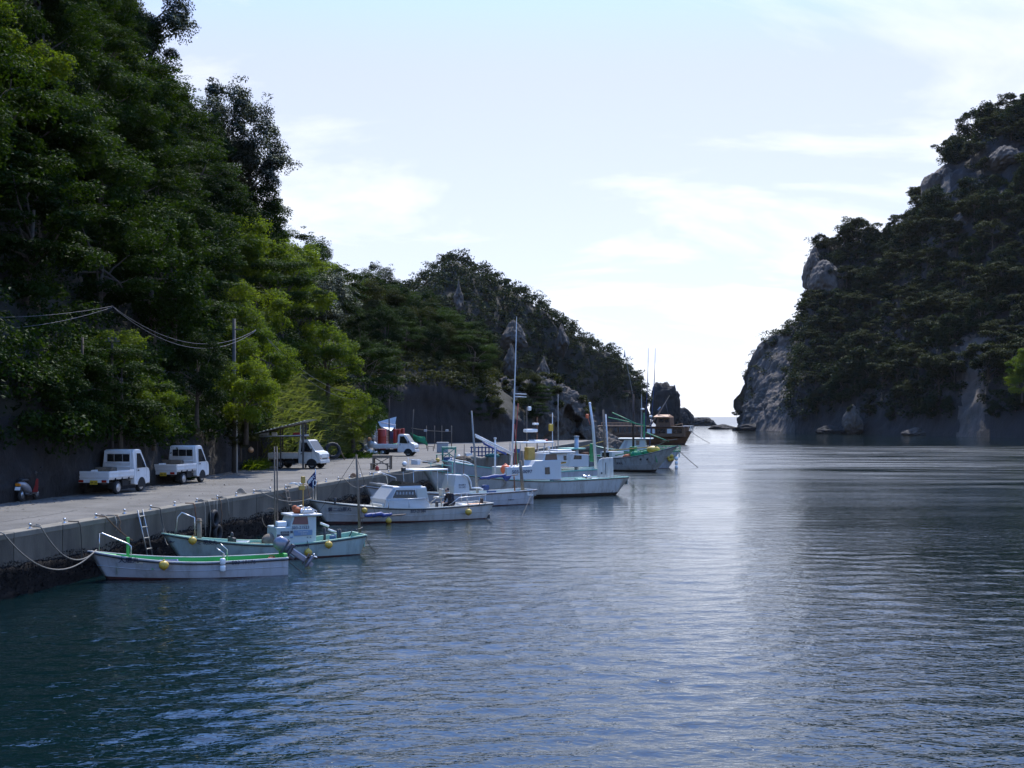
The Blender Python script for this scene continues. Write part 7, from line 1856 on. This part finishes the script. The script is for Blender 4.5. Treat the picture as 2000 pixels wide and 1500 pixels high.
mb = MB(); mb.bbox((a.x + (c.x - a.x) * .55, -1.9, a.z + .76), ((c.x - a.x) * .62, .12, .08), .02); b10.part(mb, 'top_rail', 'ship_roof')
for k in range(4):
    x = a.x + (c.x - a.x) * (.08 + .07 * k)
    mb = MB(); mb.bbox((x, 1.9, a.z - .55), (1.0, .04, .8), .01); b10.part(mb, 'awning_screen', 'white_plastic')

# ------------------------------------------------------------------ mooring lines from boats to the quay and to the sea bed
def bow_pt(b): return b.world((b.L / 2 - .25, 0, b.zb + .02))
def stern_pt(b, y=.6): return b.world((-b.L / 2 + .1, y, b.zs + .02))
rope(STUD[0] + Vector((0, 0, .08)), bow_pt(b1), .75, .02, 'rope_pale', 'long slack mooring rope from the first stud to the green skiff', lead=1)
rope(STUD[1] + Vector((0, 0, .08)), bow_pt(b1), .55, .02, 'rope_pale', 'short slack mooring rope from the second stud to the green skiff', lead=1)
rope(STUD[3] + Vector((0, 0, .08)), W(258, 1055, 40.3), .05, .02, 'rope_brown', 'taut brown rope slanting down the wall towards the ladder', 'slanting_rope', lead=1)
rope(STUD[5] + Vector((0, 0, .08)), bow_pt(b2), .35, .018, 'rope_dark', 'dark mooring rope from the sixth stud to the pale green boat', lead=1)
rope(STUD[5] + Vector((0, 0, .08)), bow_pt(b2) + Vector((.1, 0, -.1)), .7, .018, 'rope_pale', 'pale slack mooring rope to the bow of the pale green boat', lead=1)
rope(STUD[10] + Vector((0, 0, .08)), bow_pt(b3) + Vector((-.1, 0, .05)), .25, .018, 'rope_pale', 'pale mooring rope to the bow of the white cabin boat', lead=1)
rope(STUD[13] + Vector((0, 0, .08)), bow_pt(b3), .3, .018, 'rope_brown', 'brown mooring rope to the bow of the white cabin boat', lead=1)
rope(STUD[16] + Vector((0, 0, .08)), bow_pt(b4), .25, .02, 'rope_pale', 'pale mooring rope to the bow of the boat with the brown rail', lead=1)
rope(STUD[20] + Vector((0, 0, .08)), bow_pt(b6), .2, .02, 'rope_pale', 'pale mooring rope to the bow of the large old boat', lead=1)
for b, px, py, lab in ((b1, 593, 1119, 'thin stern line of the green skiff running into the water'), (b2, 735, 1082, 'thin stern line of the pale green boat running into the water'), (b4, 1018, 1012, 'thin stern line slanting into the water behind the cabin boat'), (b6, 1250, 962, 'thin stern line of the large old boat running into the water'), (b9, 1364, 914, 'thin stern line of the endmost boat running into the water')):
    wp = WG(px, py, -.05); rope(stern_pt(b), wp, .03, .012 if b is not b9 else .03, 'rope_dark', lab, 'stern_line')
wp = WG(1387, 866, -.05); rope(b10.world((b10.L / 2 - .4, 0, b10.zb)), wp, .1, .04, 'rope_dark', 'anchor line from the bow of the wooden ship', 'anchor_line')
for k in (1, 3, 7, 8, 12, 14, 17, 19):
    mb = MB(); c_ = STUD[k] + QD * .35; rr = random.Random(k)
    pts_ = [c_ + Vector((rr.uniform(.06, .14) * math.cos(t * 1.1), rr.uniform(.06, .14) * math.sin(t * 1.1), .02 + .003 * t)) for t in range(20)]
    mb.tube(pts_, .014, 6); tag(mb.build('coiled_rope', 'rope_pale'), f'small coil of pale rope beside the {ORD[k]} mooring stud', 'rope')

# ------------------------------------------------------------------ person on the cabin boat
mat('cloth_navy', (0.012, 0.013, 0.022), 0.85, var=0.2)
mat('cloth_trousers', (0.02, 0.022, 0.03), 0.85)
mat('skin', (0.42, 0.25, 0.18), 0.6)
mat('towel_white', (0.7, 0.7, 0.68), 0.8)
mat('boot_black', (0.015, 0.015, 0.015), 0.5)
def skin_mesh(name, verts, edges, radii, m, parent, root=0, sub=1):
    me = bpy.data.meshes.new(name); me.from_pydata([tuple(v) for v in verts], edges, []); me.update()
    o = new_obj(name, me, parent)
    md = o.modifiers.new('skin', 'SKIN')
    for i, r_ in enumerate(radii):
        sv = me.skin_vertices[0].data[i]; sv.radius = (r_, r_) if not isinstance(r_, tuple) else r_; sv.use_root = (i == root)
    s_ = o.modifiers.new('smooth', 'SUBSURF'); s_.levels = s_.render_levels = sub
    me.materials.append(MATS[m])
    return o
# figure frame: x = the way he faces (towards the bow and the camera), origin on deck under the pelvis; he sits on a box and bends over his hands
q = b3.loc(884, 985, .25)
pb = b3.world((q.x, .25, .22))
per = empty('person', pb, math.atan2(-.75, -.65), 'person in dark jacket and cap bent over on the cabin boat', 'person')
V = [(0, 0, .50), (.07, 0, .68), (.17, 0, .86), (.24, 0, .97), (.28, 0, 1.03),
     (.05, .10, .46), (.42, .15, .48), (.38, .15, .10), (.05, -.10, .46), (.42, -.15, .48), (.38, -.15, .10),
     (.19, .19, .93), (.26, .25, .68), (.48, .12, .60), (.19, -.19, .93), (.26, -.25, .68), (.48, -.12, .60)]
E = [(0, 1), (1, 2), (2, 3), (3, 4), (0, 5), (5, 6), (6, 7), (0, 8), (8, 9), (9, 10), (2, 11), (11, 12), (12, 13), (2, 14), (14, 15), (15, 16)]
rad = [.15, .155, .17, .10, .06, .10, .075, .055, .10, .075, .055, .085, .062, .045, .085, .062, .045]
skin_mesh('body', V, E, rad, 'cloth_navy', per, 0, 2)
hm = MB(); hm.ball((.37, 0, 1.14), .10, 16, 12, sq=(1.05, .82, 1.18), rot=(0, R(28), 0)); hm.ball((.475, 0, 1.10), .022, 8, 6, sq=(1, .8, 1.2)); hm.tube([(.27, 0, 1.0), (.33, 0, 1.08)], .055, 10)
for s_ in (-1, 1): hm.ball((.35, s_ * .085, 1.13), .026, 8, 6, sq=(.7, .4, 1.1))
head_o = hm.build('head', 'skin', per)
em = MB()
for s_ in (-1, 1): em.ball((.463, s_ * .034, 1.135), .010, 8, 6)
em.bbox((.455, 0, 1.055), (.012, .05, .008), .003); em.build('face', 'ink_black', head_o)
cm = MB(); cm.ball((.36, 0, 1.185), .108, 16, 10, sq=(1.05, .86, .78), rot=(0, R(28), 0)); cm.bbox((.47, 0, 1.185), (.13, .15, .014), .006, rot=(0, R(30), 0)); cm.build('cap', 'cloth_navy', per)
tm = MB(); tm.tube([(.34 + .075 * math.cos(t), .085 * math.sin(t), 1.03 + .02 * math.cos(t)) for t in [2 * math.pi * k / 14 for k in range(15)]], .026, 8); tm.build('towel', 'towel_white', per)
for s_ in (-1, 1):
    hd = MB(); hd.ball((.52, s_ * .11, .59), .042, 10, 8, sq=(1.2, .9, .55))
    for k in range(4): hd.tube([(.55, s_ * (.085 + .02 * k), .595), (.585, s_ * (.08 + .019 * k), .585), (.60, s_ * (.075 + .018 * k), .56)], [.010, .009, .007], 6)
    hd.tube([(.53, s_ * .075, .59), (.56, s_ * .05, .575)], [.011, .008], 6); hd.build('hand', 'skin', per)
    bt = MB(); bt.bbox((.42, s_ * .15, .05), (.26, .10, .10), .035); bt.build('boot', 'boot_black', per)
bx_ = MB(); bx_.bbox(b3.world((q.x, .25, .40 + .10)), (.42, .42, .20), .02, rot=(0, 0, b3.e.rotation_euler.z)); tag(bx_.build('seat_box', 'wood_dark'), 'dark box the person sits on aboard the cabin boat', 'box')

# ------------------------------------------------------------------ deck and quay clutter
mat('crate_blue', (0.04, 0.10, 0.24), 0.6, var=0.1)
mat('net_brown', (0.10, 0.075, 0.05), 0.9, var=0.4, vscale=10, bump=0.02, bscale=20)
mat('net_teal', (0.03, 0.13, 0.12), 0.9, var=0.4, vscale=10, bump=0.02, bscale=20)
def basket(p, m, label, w=.5, d=.36, h=.28, rz=0.0):
    e = empty('fish_basket', p, rz, label, 'basket')
    mb = MB(); mb.box((0, 0, .015), (w, d, .03))
    for s_ in (-1, 1):
        mb.box((s_ * (w / 2 - .012), 0, h / 2 + .03), (.024, d, h)); mb.box((0, s_ * (d / 2 - .012), h / 2 + .03), (w - .05, .024, h))
    mb.build('body', m, e)
    mb = MB(); mb.bbox((0, d / 2, h + .03), (w + .04, .04, .035), .008); mb.bbox((0, -d / 2, h + .03), (w + .04, .04, .035), .008); mb.bbox((w / 2, 0, h + .03), (.04, d, .035), .008); mb.bbox((-w / 2, 0, h + .03), (.04, d, .035), .008); mb.build('rim', m, e)
    return e
def heap(p, r, m, label, seed, sq=(1.2, 1, .55), name='net_pile', cat='net'):
    rg = np.random.default_rng(seed)
    bm = bmesh.new(); bmesh.ops.create_icosphere(bm, subdivisions=4, radius=1.0)
    V = np.array([v.co[:] for v in bm.verts]); bm.verts.index_update(); F = np.array([[v.index for v in f.verts] for f in bm.faces]); bm.free()
    V = V * (1 + .35 * fbm(V * 1.8 + seed, 4) + .12 * fbm(V * 7 + seed, 2))[:, None]
    V[:, 2] = np.maximum(V[:, 2], -.35)
    o = new_obj(name, np_mesh(name, V * np.array(sq) * r, F, m, True)); o.location = Vector(p) + Vector((0, 0, .35 * r * sq[2]))
    return tag(o, label, cat)
def coil(p, r, m, label):
    mb = MB(); rr = random.Random(int(r * 1000)); mb.tube([Vector((r * (1 - .012 * t) * math.cos(t * .5), r * (1 - .012 * t) * math.sin(t * .5), .02 + .0035 * t)) for t in range(56)], .02, 6)
    o = mb.build('rope_coil', m); o.location = p; return tag(o, label, 'rope')
def can(p, m, label):
    mb = MB(); mb.bbox((0, 0, .17), (.22, .16, .34), .03); mb.tube([(-.06, 0, .33), (-.05, 0, .39), (.05, 0, .39), (.06, 0, .33)], .012, 6); mb.lathe([(.025, .33), (.025, .38)], (.08, 0, 0), 8)
    o = mb.build('fuel_can', m); o.location = p; return tag(o, label, 'can')
def od(b, px, y, dz=0.0): return b.world((b.loc(px, 1000, y).x if False else b.loc(px, pix(tuple(b.world((0, y, b.dz))))[1], y).x, y, b.dz + dz))
basket(od(b1, 330, -.2), 'crate_blue', 'blue fish basket lying in the green skiff near its bow', rz=.3)
can(od(b1, 530, .1), 'red_drum', 'red fuel can beside the outboard of the green skiff')
coil(od(b1, 285, .1), .2, 'rope_pale', 'coil of rope in the bow of the green skiff')
heap(od(b1, 400, 0), .26, 'net_teal', 'small teal net heap amidships in the green skiff', 3)
basket(od(b2, 470, .1), 'white_plastic', 'white fish basket on the foredeck of the pale green boat')
coil(od(b2, 420, 0), .22, 'rope_pale', 'coil of rope behind the bow post of the pale green boat')
heap(od(b2, 500, -.1), .3, 'net_brown', 'brown net heap on the foredeck of the pale green boat', 5)
can(od(b2, 650, -.3), 'crate_blue', 'blue can on the stern deck of the pale green boat')
basket(od(b4, 960, .2), 'crate_blue', 'blue basket on the deck of the boat with the brown rail')
heap(od(b4, 985, 0), .32, 'net_brown', 'net heap under the furled sail of the boat with the brown rail', 7)
heap(od(b6, 1120, .3), .4, 'net_teal', 'teal net heap behind the wheelhouse of the large old boat', 8)
basket(od(b6, 1158, .2), 'white_plastic', 'white basket on the aft deck of the large old boat', .6, .45, .35)
heap(od(b6, 950, .2), .45, 'net_brown', 'brown net heap on the foredeck beside the orange buoy', 9)
heap(od(b7, 1170, 0), .5, 'net_teal', 'teal net heap at the stern of the boat behind', 10)
heap(od(b8, 1215, -.3), .5, 'net_brown', 'brown net heap aft of the green hauler', 12)
heap(od(b9, 1290, .3), .55, 'net_brown', 'brown net heap on the stern of the endmost boat', 13)
# along the quay edge by the far boats
k_ = 0
for px, py, m, r_, lab in ((905, 899, 'net_brown', .45, 'brown net pile on the quay edge beyond the green rack'), (925, 897, 'rope_pale', .4, 'pale rope pile on the quay edge beside the blue rack'), (962, 893, 'net_teal', .45, 'teal net pile on the quay past the blue rack'), (985, 889, 'net_brown', .5, 'dark net pile at the far end of the quay'), (840, 904, 'rope_pale', .34, 'pale rope pile on the quay edge before the green rack')):
    heap(WG(px, py), r_, m, lab, 20 + k_, (1.3, .9, .5), 'net_pile', 'net'); k_ += 1
for px, py, m, lab in ((812, 907, 'white_plastic', 'white fish basket on the quay edge right of the wooden table'), (875, 902, 'crate_blue', 'blue fish basket at the foot of the green rack'), (915, 893, 'white_plastic', 'white fish basket before the blue rack'), (1010, 884, 'crate_blue', 'blue fish basket at the far end of the quay')):
    basket(WG(px, py), m, lab, rz=px * .1)
for px, py, m, r_, lab in ((790, 911, 'white_plastic', .16, 'white float lying on the quay edge by the wooden table'), (855, 903, 'buoy_yellow', .15, 'yellow float lying on the quay edge before the green rack'), (896, 897, 'white_plastic', .17, 'white float lying beside the green rack')):
    ball_thing('float_buoy', WG(px, py) + Vector((0, 0, r_)), r_, m, lab)
coil(WG(470, 966) + Vector((0, 0, .03)), .22, 'rope_pale', 'coil of rope on the quay edge behind the pale green boat')
coil(WG(690, 934) + Vector((0, 0, .03)), .24, 'rope_brown', 'brown coil of rope on the quay edge above the cabin boat')
heap(WG(515, 961), .2, 'rope_pale', 'tangled pale rope on the quay edge beside the wooden ladder', 31, (1.5, .8, .45), 'rope_tangle', 'rope')
# ------------------------------------------------------------------ sea haze
hz = bpy.data.materials.new('haze'); hz.use_nodes = True
hz.node_tree.nodes.clear()
ho = hz.node_tree.nodes.new('ShaderNodeOutputMaterial'); hv = hz.node_tree.nodes.new('ShaderNodeVolumePrincipled')
hv.inputs['Color'].default_value = (0.86, 0.92, 1.0, 1); hv.inputs['Density'].default_value = 0.00002; hv.inputs['Anisotropy'].default_value = 0.2
hz.node_tree.links.new(hv.outputs[0], ho.inputs['Volume'])
MATS['haze'] = hz
mb = MB(); mb.box((0, 550, 78), (1500, 1300, 162))
tag(mb.build('haze', 'haze'), 'thin sea haze over the inlet', 'haze', kind='stuff')
